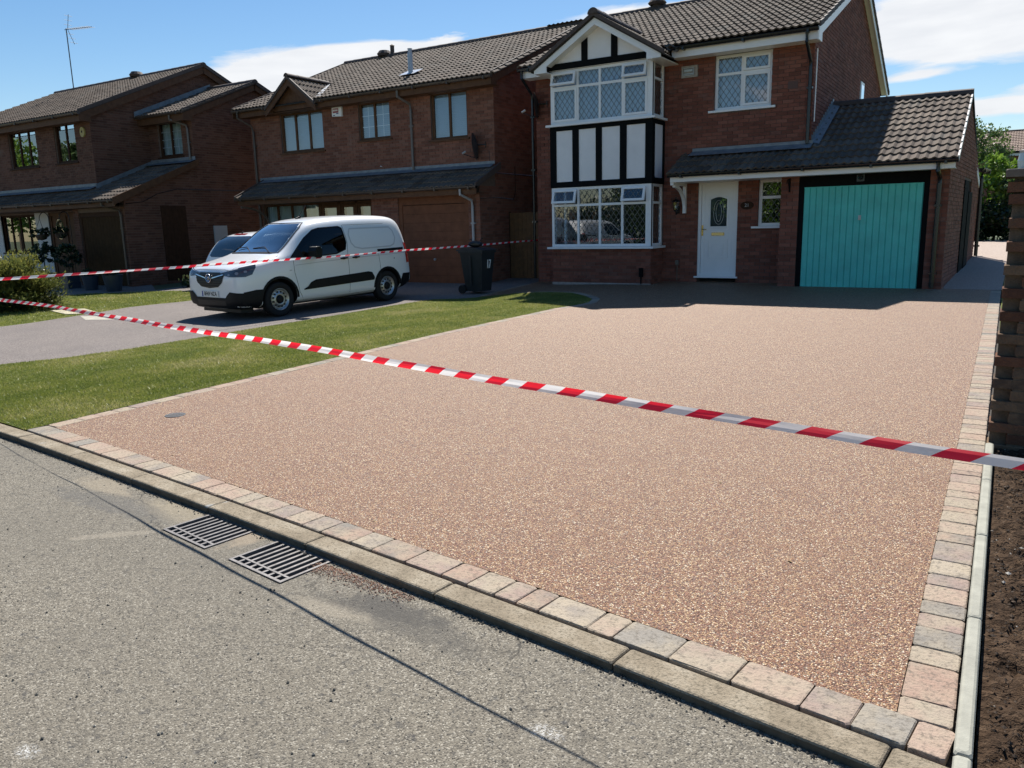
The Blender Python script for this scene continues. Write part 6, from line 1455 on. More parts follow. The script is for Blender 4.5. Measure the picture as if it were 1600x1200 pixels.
def hatchback():
    t = thing('parked_car', (-15.25, 14.05, G(-15, 13.5)+.004), 'white hatchback seen from behind, half hidden by the white van', 'car', math.radians(90))
    def st(x, zb, zt, w, wt, waist):
        H = zt-waist
        return (x, [(0, zb), (w*.72, zb), (w*.97, zb+.06), (w, zb+.25*(waist-zb)+.03), (w+.004, zb+.6*(waist-zb)), (w-.01, waist), (wt+(w-wt)*.5, waist+H*.5), (wt+.01, waist+H*.82), (wt-.08, zt-.03*min(1, H/.5)), (wt*.5, zt), (0, zt+.01)])
    ST = [st(2.0, .35, .62, .55, .5, .52), st(1.96, .22, .76, .7, .62, .62), st(1.80, .2, .86, .80, .7, .74), st(1.3, .2, .97, .85, .74, .86), st(.9, .2, 1.03, .86, .72, .92), st(.35, .2, 1.38, .865, .62, .94), st(-.1, .2, 1.50, .865, .62, .95), st(-.8, .2, 1.535, .865, .62, .97),
          st(-1.45, .2, 1.50, .85, .61, .98), st(-1.72, .22, 1.38, .835, .60, .98), st(-1.90, .24, 1.10, .82, .64, .90), st(-1.99, .28, .88, .79, .70, .74), st(-2.0, .36, .66, .72, .68, .56)]
    def cyl(x, y0, y1):
        A = [(x+.34*math.cos(2*PI*i/24), y0, .30+.34*math.sin(2*PI*i/24)) for i in range(24)]; return (A, [(p[0], y1, p[2]) for p in A], M_INK)
    body, bvh = make_body('body', ST, t, 2, [M_VWHITE, M_INK], [cyl(1.22, .58, 1.2), cyl(1.22, -.58, -1.2), cyl(-1.25, .58, 1.2), cyl(-1.25, -.58, -1.2)])
    RB = lambda a, b_: (-3.2, a, b_)
    def lay(nm, mt, poly, plane, d, off=.006, step=.05, parent=body):
        v, f = project(bvh, poly, plane, d, off, step); b = B(); b.add(v, f); return b.build(nm, mt, parent, local=True, smooth=True, fix=False)
    dg = mat('car_glass_opaque', (.02, .03, .035), .05, spec=.8, coat=1)
    lay('rear_window', dg, [(-.60, 1.0), (-.50, 1.38), (-.44, 1.425), (.44, 1.425), (.50, 1.38), (.60, 1.0), (.52, .965), (-.52, .965)], RB, (1, 0, 0))
    lay('high_brake_light', M_RED, [(-.20, 1.455), (.20, 1.455), (.20, 1.48), (-.20, 1.48)], RB, (1, 0, 0), .01)
    for s in (1, -1):
        D2_ = Vector((.72, -.69*s, 0)); pl2 = lambda a, b_: tuple(Vector((-1.86, s*.80, b_))-D2_*1.5+Vector((-.69, -.72*s, 0))*a)
        lay('tail_light', M_RED, [(-.14, .86), (.10, .84), (.12, .98), (.02, 1.10), (-.08, 1.12)], pl2, D2_, .01)
        P = (lambda a, b_: (a, 2, b_)) if s > 0 else (lambda a, b_: (a, -2, b_)); d = (0, -s, 0)
        lay('side_window', dg, [(.75, 1.0), (.25, 1.34), (.0, 1.41), (-.45, 1.42), (-.45, 1.0)], P, d); lay('side_window', dg, [(-.52, 1.0), (-.52, 1.42), (-1.0, 1.40), (-1.32, 1.25), (-1.38, 1.02)], P, d)
        for wx in (1.22, -1.25): wheel(t, wx, s*.73, .30, s, slots=False, width=.18, rimr=.19)
    lay('windscreen', dg, [(-.60, 1.03), (-.50, 1.40), (.50, 1.40), (.60, 1.03)], lambda a, b_: (3.2, a, b_), (-1, 0, 0))
    b = B(); b.tube([(-1.45, 0, 1.50), (-1.40, 0, 1.53)], .018, 8); b.tube([(-1.42, 0, 1.52), (-1.60, 0, 1.72)], .005, 5); b.build('roof_aerial', M_VBLACK, body, local=True)
    b = B(); b.box(-2.03, -2.015, -.26, .26, .70, .81); b.build('number_plate', mat('plate_yellow', (.7, .5, .05), .4), body, local=True)
hatchback()

# ------------------------------------------------------------------ wheelie bin
def bin_():
    x, y = -10.05, 14.72; z = G(x, y)+.004
    t = thing('wheeled_bin', (x, y, z), 'dark wheeled bin marked 17 in white standing on the driveway edge behind the lawn', 'bin', math.radians(0)); t.scale = (.93, .93, .98)
    m = mat('bin_plastic', (.012, .018, .022), .5, spec=.5, noise_s=6, noise_a=.3)
    ml = mat('bin_lid', (.018, .022, .028), .5, noise_s=8, noise_a=.3)
    b = B()
    # local: front faces +x, handle and wheels at -x
    lo = [(-.20, -.20), (.26, -.20), (.26, .20), (-.20, .20)]; hi = [(-.30, -.28), (.34, -.28), (.34, .28), (-.30, .28)]
    V = [(a, c, .06) for a, c in lo]+[(a, c, .93) for a, c in hi]; b.add(V, [(0, 1, 5, 4), (1, 2, 6, 5), (2, 3, 7, 6), (3, 0, 4, 7), (0, 3, 2, 1), (4, 5, 6, 7)])
    b.box(-.33, .37, -.30, .30, .92, .965)
    for s in (1, -1): b.prism([(-.05, s*.245, .2), (.02, s*.252, .2), (.02, s*.282, .85), (-.05, s*.275, .85)], (0, s*.012, 0))
    b.box(-.30, -.18, -.19, .19, .10, .20)
    bo = b.build('body', m, t, local=True)
    b = B(); b.prism([(-.34, -.31, .966), (.39, -.31, .966), (.39, -.31, .99), (.2, -.31, 1.035), (-.2, -.31, 1.045), (-.34, -.31, 1.0)], (0, .62, 0)); b.build('lid', ml, t, local=True)
    b = B(); b.tube([(-.34, -.22, 1.0), (-.43, -.22, .98), (-.43, .22, .98), (-.34, .22, 1.0)], .017, 8); b.build('handle', ml, t, local=True)
    for s in (1, -1):
        b = B(); seg = 20; vs = [(-.27+r*math.cos(2*PI*j/seg), s*(.235+w_), .10+r*math.sin(2*PI*j/seg)) for r, w_ in ((0.001, 0), (.10, 0), (.10, .05), (.06, .055), (0.001, .05)) for j in range(seg)]
        b.add(vs, [(i*seg+j, i*seg+(j+1) % seg, (i+1)*seg+(j+1) % seg, (i+1)*seg+j) for i in range(4) for j in range(seg)]); b.build('wheel', M_TYRE, t, local=True)
    M = Matrix(((0, 0, 1, .322), (1, 0, 0, .03), (0, 1, 0, .66), (0, 0, 0, 1)))
    text_mesh('17', .28, mat('number_paint', (.85, .87, .9), .6), 'numeral', M, bo, .012, False, sx=.62)
    t2 = thing('rubbish_bag', (x-.02, y+.0, z+1.02), 'small black tied bag lying on the bin lid', 'bag', .4)
    b = B(); n1_, n2_ = 10, 14; vs = []
    for i in range(n1_+1):
        for j in range(n2_):
            a, q = PI*i/n1_, 2*PI*j/n2_; r = 1+.22*noise.noise(Vector((math.sin(a)*math.cos(q)*2.3, math.sin(a)*math.sin(q)*2.3, math.cos(a)*2+5)))
            vs.append((.17*r*math.sin(a)*math.cos(q), .12*r*math.sin(a)*math.sin(q), .075-.0+.075*r*math.cos(a)))
    b.add(vs, [(i*n2_+j, i*n2_+(j+1) % n2_, (i+1)*n2_+(j+1) % n2_, (i+1)*n2_+j) for i in range(n1_) for j in range(n2_)]); 
    b.tube([(.10, 0, .13), (.13, .01, .19), (.17, .02, .20)], .012, 6); b.tube([(-.08, 0, .13), (-.1, .03, .19), (-.13, 0, .17)], .012, 6); b.build('sack', mat('black_bag', (.015, .015, .018), .3, bump_s=40, bump_d=.01), t2, local=True)
bin_()

# ------------------------------------------------------------------ barrier tapes
def thinmat(name, col, tr=.5, gloss=.06, attr=None, rough=.35):
    m = bpy.data.materials.new(name); m.use_nodes = True; t = NT(m.node_tree); t.N.clear(); MATS[name] = m
    if attr: c = t.ramp(t.new('ShaderNodeAttribute', attribute_name='tint').outputs['Fac'], attr)
    else: c = (*col, 1)
    d = t.new('ShaderNodeBsdfDiffuse'); l = t.new('ShaderNodeBsdfTranslucent'); g_ = t.new('ShaderNodeBsdfGlossy'); g_.inputs['Roughness'].default_value = rough
    t.put(d.inputs[0], c); t.put(l.inputs[0], c)
    m1 = t.new('ShaderNodeMixShader'); m1.inputs[0].default_value = tr; t.L.new(d.outputs[0], m1.inputs[1]); t.L.new(l.outputs[0], m1.inputs[2])
    m2 = t.new('ShaderNodeMixShader'); m2.inputs[0].default_value = gloss; t.L.new(m1.outputs[0], m2.inputs[1]); t.L.new(g_.outputs[0], m2.inputs[2])
    o = t.new('ShaderNodeOutputMaterial'); t.L.new(m2.outputs[0], o.inputs[0]); return m
M_TRED = thinmat('tape_red', (.92, .012, .035), .6); M_TWHT = thinmat('tape_white', (.93, .91, .91), .62)
def tape(name, pts, label, per=.19, wid=.06, twist=None):
    P = [Vector(p) for p in pts]; seg = [(P[i+1]-P[i]).length for i in range(len(P)-1)]; tot = sum(seg)
    def at(d):
        d = max(0, min(tot, d))
        for i, s in enumerate(seg):
            if d <= s or i == len(seg)-1: 
                return P[i]+(P[i+1]-P[i])*(d/s), (P[i+1]-P[i]).normalized()
            d -= s
    n = int(tot/(per/2)); b = B(); sub = 3; rows = 3
    def pt(d, v):
        c, D = at(d); c = c+Vector((0, .006*math.sin(d*3.1)+.003*math.sin(d*7.7), 0)); side = D.cross(Vector((0, 0, 1))).normalized(); up = side.cross(D); a = twist(d)
        w_ = (up*math.cos(a)+side*math.sin(a)); nn = (side*math.cos(a)-up*math.sin(a))
        return c+w_*(v*wid)+nn*(.002*math.sin(v*5+d*3))+Vector((0, 0, .004*math.sin(d*1.7)))
    for i in range(-2, n):
        for k in range(sub):
            for r in range(rows):
                d0 = (i+k/sub)*per/2; d1 = (i+(k+1)/sub)*per/2; v0 = -.5+r/rows; v1 = -.5+(r+1)/rows; sl = .045
                q = [pt(d0-v0*sl, v0), pt(d1-v0*sl, v0), pt(d1-v1*sl, v1), pt(d0-v1*sl, v1)]
                if (q[0]-q[1]).length < 1e-4 or d0 < -.05: continue
                b.quad(*q, m=i % 2)
    o = b.build(name, [M_TRED, M_TWHT], None, fix=False); setp(o, label, 'barrier tape', 'red and white barrier tapes'); return o
tape('barrier_tape', [(1.3, 2.33-.25, .985), (.3, 2.33-.057, .972), (-1, 2.52, .976), (-2, 2.71, .984), (-4, 3.09, .996), (-6.8, 3.622, 1.012), (-9, 4.04, 1.01), (-13, 4.80, 1.03), (-16, 5.37, 1.05)],
     'red and white tape crossing the whole foreground from the left edge to the right edge', wid=.032, twist=lambda d: .35+.35*math.sin(d*.8+1.0)+.05*math.sin(d*4.3))
tape('barrier_tape', [(-10.28, 17.90, 1.235), (-10.55, 15.6, 1.19), (-10.85, 13.2, 1.145), (-11.20, 10.9, 1.10), (-11.58, 8.6, 1.07), (-12.05, 5.9, 1.03), (-12.4, 3.9, 1.02)],
     'thin red and white tape passing in front of the white van to the timber gate', wid=.042, per=.23, twist=lambda d: .3+.4*math.sin(d*1.3))

# ------------------------------------------------------------------ gully grates and covers
M_PIT = mat('gully_pit', (.02, .018, .016), .95)
M_IRON = mat('cast_iron', (.17, .16, .155), .55, metal=.55, noise_s=30, noise_a=.35, bump_s=150, bump_d=.001)
def grate(x, y, rz, label):
    t = thing('drain_grate', (x, y, ZR+.0), label, 'drain grate', rz, 'road gully grates by the kerb')
    b = B(); Wd, Dp = .44, .30
    for (a, c, d, e) in ((-.22, .22, -.15, -.135), (-.22, .22, .135, .15), (-.22, -.205, -.135, .135), (.205, .22, -.135, .135), (-.205, .205, -.100, -.088)): b.box(a, c, d, e, -.03, .006)
    for k in range(8):
        xx = -.205+.41*(k+.5)/8
        b.box(xx+.018, xx+.033, -.1349, -.1001, -.02, .004)
    b.build('frame', M_IRON, t, local=True)
    for k in range(1, 9):
        xx = -.205+.41*k/9; b = B(); b.box(xx-.0075, xx+.0075, -.0879, .1349, -.025, .004); b.build('bar', M_IRON, t, local=True)
    b = B(); b.box(-.224, .224, -.154, .154, -.32, -.31); b.box(-.224, .224, -.154, -.1501, -.31, -.002); b.box(-.224, .224, .1501, .154, -.31, -.002); b.box(-.224, -.2201, -.15, .15, -.31, -.002); b.box(.2201, .224, -.15, .15, -.31, -.002); b.build('pit', M_PIT, t, local=True)
    return t
grate(*GRATES[0], 'rusty iron road drain grate nearer the left end of the kerb')
grate(*GRATES[1], 'iron road drain grate with loose gravel at its corner, the one closer to the camera')
# cut the pit through the road: the grates sit on a shallow dark box, so lower the road there is not needed
def gravel_spill():
    b = B()
    for i in range(900):
        u = random.random(); x = -2.70+.62*u**1.5+random.gauss(0, .02); y = 2.545-.10*(x+2.70)-abs(random.gauss(0, .045))
        if y > J(x)-.15: y = J(x)-.155
        r = random.uniform(.0025, .0055); c = Vector((x, y, ZR+r*.6)); k = [c+Vector((r*a*random.uniform(.7, 1.2), r*bb*random.uniform(.7, 1.2), r*cc)) for a, bb, cc in ((1, 0, 0), (-1, 0, 0), (0, 1, 0), (0, -1, 0), (0, 0, 1))]
        b.add(k, [(0, 2, 4), (2, 1, 4), (1, 3, 4), (3, 0, 4)], 0, random.random())
    m = mat('loose_gravel', stops=[(0, (.22, .10, .06)), (.5, (.45, .28, .17)), (1, (.62, .50, .40))], attr=True, rough=.6)
    b.build('loose_gravel', m, fix=False, kind='stuff', label='loose pink gravel spilt along the kerb beside the drain grate', category='gravel')
    b = B()
    for i in range(520):
        x = random.uniform(-6.5, -.1); y = random.uniform(.9, J(x)-.2); r = random.choice((.003, .004, .006))*random.uniform(.6, 1.2); c = Vector((x, y, ZR+r*.5))
        k = [c+Vector((r*a*random.uniform(.7, 1.4), r*bb*random.uniform(.7, 1.4), r*.7*cc)) for a, bb, cc in ((1, 0, 0), (-1, 0, 0), (0, 1, 0), (0, -1, 0), (0, 0, 1))]
        b.add(k, [(0, 2, 4), (2, 1, 4), (1, 3, 4), (3, 0, 4)], 0, random.random())
    for i in range(1500):
        x = random.uniform(-7.2, .2); y = J(x)-.143-abs(random.gauss(0, .018)); r = random.choice((.002, .003, .004, .006))*random.uniform(.6, 1.3); c = Vector((x, y, ZR+r*.4))
        k = [c+Vector((r*a*random.uniform(.7, 1.5), r*bb*random.uniform(.7, 1.5), r*.8*cc)) for a, bb, cc in ((1, 0, 0), (-1, 0, 0), (0, 1, 0), (0, -1, 0), (0, 0, 1))]
        b.add(k, [(0, 2, 4), (2, 1, 4), (1, 3, 4), (3, 0, 4)], 0, random.random()*.85)
    b.build('road_grit', mat('road_grit', stops=[(0, (.02, .02, .02)), (.7, (.09, .085, .07)), (1, (.3, .28, .24))], attr=True, rough=.8), fix=False, kind='stuff', label='dark grit scattered over the asphalt road', category='grit')
gravel_spill()
def cover():
    x, y = -5.98, 4.06; t = thing('inspection_cover', (x, y, G(x, y)+.009), 'small round dark cover set in the pink gravel driveway near the lawn', 'drain cover')
    b = B(); seg = 24; z = .0
    b.lathe((x, y, G(x, y)+.004), [(.0, .004), (.083, .004), (.086, .003), (.086, -.01)], seg); o = b.build('lid', mat('cover_dark', (.045, .047, .055), .7, metal=.0, noise_s=60, noise_a=.5), t, fix=False)
    b = B()
    for k in range(5): b.box(x-.05+.0, x+.05, y-.05+k*.023, y-.042+k*.023, G(x, y)+.0075, G(x, y)+.0105)
    b.build('rib', M_IRON, t)
cover()
def planting_slab():
    t = thing('paving_slab', (-16.9, 9.45, .1), 'pale stone slab lying in the far lawn at the driveway edge', 'slab')
    z = lambda x, y: G(x, y)+.012
    P = [(-17.7, 9.25), (-17.2, 9.75), (-15.95, 9.35), (-16.5, 8.95)]
    b = B(); b.prism([(x, y, G(x, y)+.0) for x, y in P], (0, 0, .02)); b.build('slab', mat('pale_slab', (.42, .38, .27), .9, noise_s=5, noise_a=.3, bump_s=50), t)
    b = B(); P = [(-15.9, 8.9), (-15.2, 9.15), (-14.4, 8.85), (-15.1, 8.55)]; b.prism([(x, y, G(x, y)+.002) for x, y in P], (0, 0, .006)); 
    o = b.build('drain_patch', mat('pale_patch', (.36, .34, .28), .9, noise_s=5, noise_a=.3), None); setp(o, 'pale worn patch with a cracked edge on the neighbouring driveway', 'patch')
planting_slab()

# ------------------------------------------------------------------ brick pillar on the right, toothed on its near-left edge
def pillar():
    t = thing('garden_wall', (.4, 6.15, .05), 'weathered brick wall end with toothed missing half bricks at the right edge', 'wall')
    st = [(0, (.10, .05, .034)), (.25, (.15, .075, .048)), (.5, (.125, .08, .053)), (.75, (.18, .125, .082)), (1, (.09, .065, .05))]
    m = mat('wall_brick', stops=st, rough=.92, spec=.15, noise_s=16, noise_a=.55, bump_s=45, bump_d=.012, bump=.9)
    b = B(); b.box(.125, 1.6, 6.056, 6.099, -.1, 1.83); b.box(.022, 1.6, 6.10, 6.265, -.1, 1.84); b.build('mortar', mat('wall_mortar', (.11, .085, .062), .95, noise_s=25, noise_a=.4, bump_s=60, bump_d=.01), t)
    for r in range(25):
        z = -.06+r*.075; off = 0.0 if r % 2 else .105
        if r > 22: off = -.012*(r-22)
        x = .012+off; first = True
        while x < 1.55:
            w_ = .215 if not (first and r % 2) else .215
            key = ('w', round(w_, 3), random.randint(0, 3))
            if key not in _brick_cache:
                q = chamfer_block(w_, .215, .064, .006, .003); _brick_cache[key] = q.mesh('brick', m)
            put(_brick_cache[key], 'brick', t, Matrix.Translation((x+w_/2, 6.05+.1075+random.uniform(-.004, .004), z+.066)) @ Matrix.Rotation(random.uniform(-.012, .012), 4, 'Z')); x += w_+.010; first = False
    b = chamfer_block(1.64, .30, .05, .008, .002); me = b.mesh('coping', mat('coping_stone', (.13, .105, .085), .9, noise_s=10, noise_a=.35, bump_s=40)); put(me, 'coping', t, Matrix.Translation((.79, 6.16, 1.885)))
    t2 = thing('garden_light', (.045, 6.10, 1.886), 'pale glass garden light standing on top of the brick wall end', 'garden light')
    b = B(); b.lathe((.062, 6.12, 1.886), [(.0, 0), (.03, 0), (.036, .05), (.028, .10)], 14); b.build('glass_body', mat('frosted_glass', (.55, .66, .66), .2, coat=.5), t2); b = B(); b.lathe((.062, 6.12, 1.986), [(.03, 0), (.032, .015), (0, .02)], 14); b.build('cap', M_GALV, t2)
pillar()

# ------------------------------------------------------------------ plants
def leafmat(n, c0, c1, c2): return thinmat(n, None, .38, .05, [(0, c0), (.55, c1), (1, c2)], .4)
M_LEAF_B = leafmat('leaf_bright', (.06, .12, .015), (.13, .24, .025), (.22, .33, .05))
M_LEAF_M = leafmat('leaf_mid', (.03, .06, .014), (.07, .125, .03), (.13, .19, .055))
M_LEAF_D = leafmat('leaf_dark', (.008, .022, .010), (.018, .042, .016), (.03, .06, .022))
M_CONIF = leafmat('conifer_leaf', (.035, .055, .016), (.105, .125, .034), (.25, .24, .06))
M_BARK = mat('bark', (.07, .05, .035), .95, noise_s=20, noise_a=.4, bump_s=50)
def leaves(b, pts, size, up=.3):
    """leaf-sized folded quads at points"""
    for (p, s_, tint) in pts:
        d = Vector((random.gauss(0, 1), random.gauss(0, 1), random.gauss(0, 1)+up)).normalized(); e = d.cross(Vector((random.gauss(0, 1), random.gauss(0, 1), random.gauss(0, 1)))).normalized(); s2 = size*s_
        a = p-d*s2*.5; c = p+d*s2*.5; m_ = p+e*s2*.28; n_ = p-e*s2*.28
        b.add([a, m_, c, n_], [(0, 1, 2, 3)], 0, tint)
def crown(center, rad, clumps, per, size, tint0=.5, flat=1.0, shell=.55):
    cx = Vector(center); out = []
    for k in range(clumps):
        while True:
            q = Vector((random.uniform(-1, 1), random.uniform(-1, 1), random.uniform(-1, 1)))
            if q.length <= 1: break
        q = q.normalized()*(shell+(1-shell)*random.random()**.6) if q.length > .01 else q
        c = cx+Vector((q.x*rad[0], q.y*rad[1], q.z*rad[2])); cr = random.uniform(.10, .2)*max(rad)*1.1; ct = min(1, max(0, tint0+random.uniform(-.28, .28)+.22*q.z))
        for j in range(per):
            g_ = Vector((random.gauss(0, .5), random.gauss(0, .5), random.gauss(0, .42)))
            out.append((c+g_*cr, random.uniform(.7, 1.3), min(1, max(0, ct+random.uniform(-.15, .15)))))
    return out
def tree(name, base, h, label, cat, mt, rad, clumps, per, size, trunk_r=.09, group=None, cz=None, limbs=6, tint0=.5):
    base = Vector(base); t = thing(name, base, label, cat, 0, group)
    b = B(); top = base+Vector((0, 0, h*.8)); b.tube([base, base+Vector((.03, .02, h*.3)), base+Vector((-.02, .05, h*.55)), top], trunk_r, 8, r2=trunk_r*.3)
    c = base+Vector((0, 0, cz if cz else h-rad[2]))
    for i in range(limbs):
        q = 2*PI*i/limbs+random.random(); z0 = base.z+h*random.uniform(.25, .5); p0 = Vector((base.x, base.y, z0)); p1 = c+Vector((math.cos(q)*rad[0]*.7, math.sin(q)*rad[1]*.7, random.uniform(-.3, .6)*rad[2])); b.tube([p0, (p0+p1)/2+Vector((0, 0, .1)), p1], trunk_r*.4, 6, r2=trunk_r*.1)
    b.build('trunk', M_BARK, t)
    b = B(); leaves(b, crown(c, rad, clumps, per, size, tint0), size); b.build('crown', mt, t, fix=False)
    return t
# end of the side path
tree('shrub', (-.35, 32.6, .5), 3.0, 'sunlit bright green laurel shrub at the end of the side path', 'shrub', M_LEAF_B, (1.25, .9, 1.35), 150, 60, .15, .05, cz=1.75, tint0=.62)
tree('shrub', (-1.55, 31.9, .5), 1.7, 'dark low shrub in the shade behind the garage corner', 'shrub', M_LEAF_D, (.9, .6, .9), 80, 50, .13, .04, cz=.75)
tree('shrub', (.35, 31.8, .5), 2.4, 'olive green shrub with loose sprays beside the wall end', 'shrub', M_LEAF_M, (.65, .6, .75), 70, 45, .11, .04, cz=1.85, tint0=.7)
tree('shrub', (.15, 31.6, .5), 1.4, 'dark shaded undergrowth shrub beneath the laurel', 'shrub', M_LEAF_D, (1.5, .5, .85), 110, 55, .12, .04, cz=.75)
tree('garden_tree', (-1.35, 35.2, .5), 4.6, 'pale green garden tree with wispy top behind the garage', 'tree', M_LEAF_M, (1.35, 1.2, 1.35), 150, 50, .12, .08, cz=3.2, tint0=.75)
t_ = thing('sapling', (-1.28, 33.0, .5), 'thin sapling shoots rising above the garage gable', 'sapling')
b = B()
for (dx, hz) in ((-.0, 4.55), (.22, 4.4), (-.12, 4.2)): b.tube([(-1.28+dx*.4, 33, .5), (-1.28+dx*.8, 33, 2.5), (-1.26+dx, 33, .5+hz)], .014, 5, r2=.004)
b.build('stem', M_BARK, t_)
b = B(); pts = []
for i in range(110):
    dx, hz = random.choice(((-.0, 4.55), (.22, 4.4), (-.12, 4.2))); z = random.uniform(2.8, hz+.5); pts.append((Vector((-1.26+dx*min(1, z/4.5)+random.gauss(0, .09), 33+random.gauss(0, .09), z)), 1, random.random()))
leaves(b, pts, .11); b.build('leaves', M_LEAF_M, t_, fix=False)

# spreading conifer at the left edge
def conifer():
    t = thing('conifer_shrub', (-19.3, 9.1, G(-19.3, 9.1)), 'spreading yellow-green conifer bush at the left edge of the far lawn', 'bush')
    b = B(); base = Vector((-19.3, 9.1, G(-19.3, 9.1)))
    br = B(); 
    for i in range(330):
        q = random.uniform(0, 2*PI); el_ = random.uniform(.0, 1.25); L = random.uniform(.75, 1.12)
        end = base+Vector((math.cos(q)*math.cos(el_)*1.62*L, math.sin(q)*math.cos(el_)*1.15*L, .06+math.sin(el_)*1.16*L))
        if i % 5 == 0: br.tube([base+Vector((0, 0, .1)), (base+end)/2+Vector((0, 0, -.05)), end], .018, 5, r2=.005)
        d = (end-base).normalized(); ct = min(1, max(0, .35+.45*math.sin(el_)+random.uniform(-.25, .25)))
        for k in range(95):
            s_ = random.uniform(.55, 1.03); p = base+(end-base)*s_+Vector((random.gauss(0, .06), random.gauss(0, .06), random.gauss(0, .05)))
            v = (d+Vector((random.gauss(0, .5), random.gauss(0, .5), random.gauss(.25, .4)))).normalized(); sd = v.cross(Vector((0, 0, 1)))
            if sd.length < .1: sd = Vector((1, 0, 0))
            sd = sd.normalized()*random.uniform(.016, .03); l = random.uniform(.05, .10)
            b.add([p-sd, p+sd, p+v*l], [(0, 1, 2)], 0, min(1, max(0, ct+random.uniform(-.15, .15)+.2*(s_-.8))))
    br.build('branches', M_BARK, t); b.build('foliage', M_CONIF, t, fix=False)
conifer()

M_POT = mat('glazed_pot', (.03, .045, .065), .35, spec=.5)
def topiary(x, y, label, ball, zb_, hp=.42):
    z = G(x, y)+.004; t = thing('potted_topiary', (x, y, z), label, 'potted plant')
    b = B(); b.box(x-.19, x+.19, y-.19, y+.19, z, z+hp); b.build('pot', M_POT, t); b = B(); b.box(x-.17, x+.17, y-.17, y+.17, z+hp, z+hp+.005); b.build('compost', M_SOIL, t)
    b = B(); b.tube([(x, y, z+hp), (x+.01, y, z+zb_)], .018, 6); b.build('stem', M_BARK, t)
    b = B(); leaves(b, crown((x, y, z+zb_), (ball, ball, ball*.8), 50, 40, .07, .4), .075); b.build('crown', M_LEAF_D, t, fix=False)
topiary(-25.45, 13.35, 'clipped standard bush in a dark square pot before the white rendered wall', .40, 1.02)
topiary(-23.75, 13.15, 'clipped standard bush in a dark square pot before the brown front door', .42, .98)
def pot(x, y, r, hgt, label, kind):
    z = G(x, y)+.004; t = thing('plant_pot', (x, y, z), label, 'plant pot')
    b = B(); b.lathe((x, y, z), [(0, 0), (r*.72, 0), (r*.85, hgt*.5), (r, hgt), (r*1.04, hgt), (r*.92, hgt-.03), (0, hgt-.04)], 20); b.build('pot', M_POT, t, smooth=False, fix=False)
    b = B(); leaves(b, crown((x, y, z+hgt+.06), (r*.9, r*.9, .12), 14, 22, .06, .5, shell=.1), .06); b.build('foliage', M_LEAF_D, t, fix=False)
pot(-22.35, 12.95, .23, .42, 'round dark blue pot by the left part of the brown garage door', 0)
pot(-21.15, 12.9, .27, .46, 'larger round dark blue pot by the right part of the brown garage door', 1)
def hanging(x, y, z, label):
    t = thing('hanging_basket', (x, y, z), label, 'hanging basket')
    b = B(); b.lathe((x, y, z-.06), [(0, -.16), (.1, -.13), (.17, -.05), (.19, .03)], 12); b.build('basket', M_BARK, t, fix=False)
    b = B(); 
    for q in (0, 2.1, 4.2): b.tube([(x+.18*math.cos(q), y+.18*math.sin(q), z), (x, y, z+.45)], .005, 4)
    b.tube([(x, y, z+.45), (x, y, z+.52)], .006, 4); b.build('chain', M_BGUT, t)
    b = B(); leaves(b, crown((x, y, z+.02), (.26, .26, .2), 26, 30, .07, .5, shell=.3), .075); b.build('foliage', M_LEAF_M if False else M_LEAF_D, t, fix=False)
    return t
hanging(-26.15, 13.75, 1.72, 'leafy hanging basket in front of the white rendered wall'); hanging(-25.0, 13.75, 1.76, 'leafy hanging basket in front of the brown front door')
def crook(x, y, top, label, d):
    z = G(x, y); t = thing('shepherd_hook', (x, y, z), label, 'hanging hook'); b = B()
    A = [(x, y, z), (x, y, z+top)]+[(x+d*.28*(1-math.cos(q)), y, z+top+.22*math.sin(q)) for q in [PI*i/10 for i in range(1, 11)]]
    b.tube(A, .012, 6); b.build('hook', M_BGUT, t)
crook(-25.6, 13.75, 2.05, 'curved black iron hook holding the basket by the white wall', -1); crook(-24.45, 13.75, 2.05, 'curved black iron hook holding the basket by the front door', -1)
def flowers(x, y, label):
    z = G(x, y); t = thing('flowering_plant', (x, y, z), label, 'flowering plant')
    b = B(); leaves(b, crown((x, y, z+.14), (.34, .2, .16), 20, 30, .07, .5, shell=.2), .07); b.build('foliage', M_LEAF_D, t, fix=False)
    b = B(); 
    for i in range(14):
        p = Vector((x+random.uniform(-.28, .28), y-.1+random.uniform(-.1, .1), z+random.uniform(.2, .34)))
        for k in range(5): q = 2*PI*k/5; e = Vector((math.cos(q), 0, math.sin(q))); f2 = Vector((-math.sin(q), 0, math.cos(q))); b.add([p, p+e*.028+f2*.012, p+e*.034, p+e*.028-f2*.012], [(0, 1, 2, 3)])
    b.build('flower', mat('flower_yellow', (.55, .45, .12), .6), t, fix=False, kind='stuff')
flowers(-19.6, 14.2, 'small yellow flowering plant between the far lawn and the brick gable wall'); flowers(-18.75, 14.6, 'low yellow flowering clump just left of the van by the gable wall')

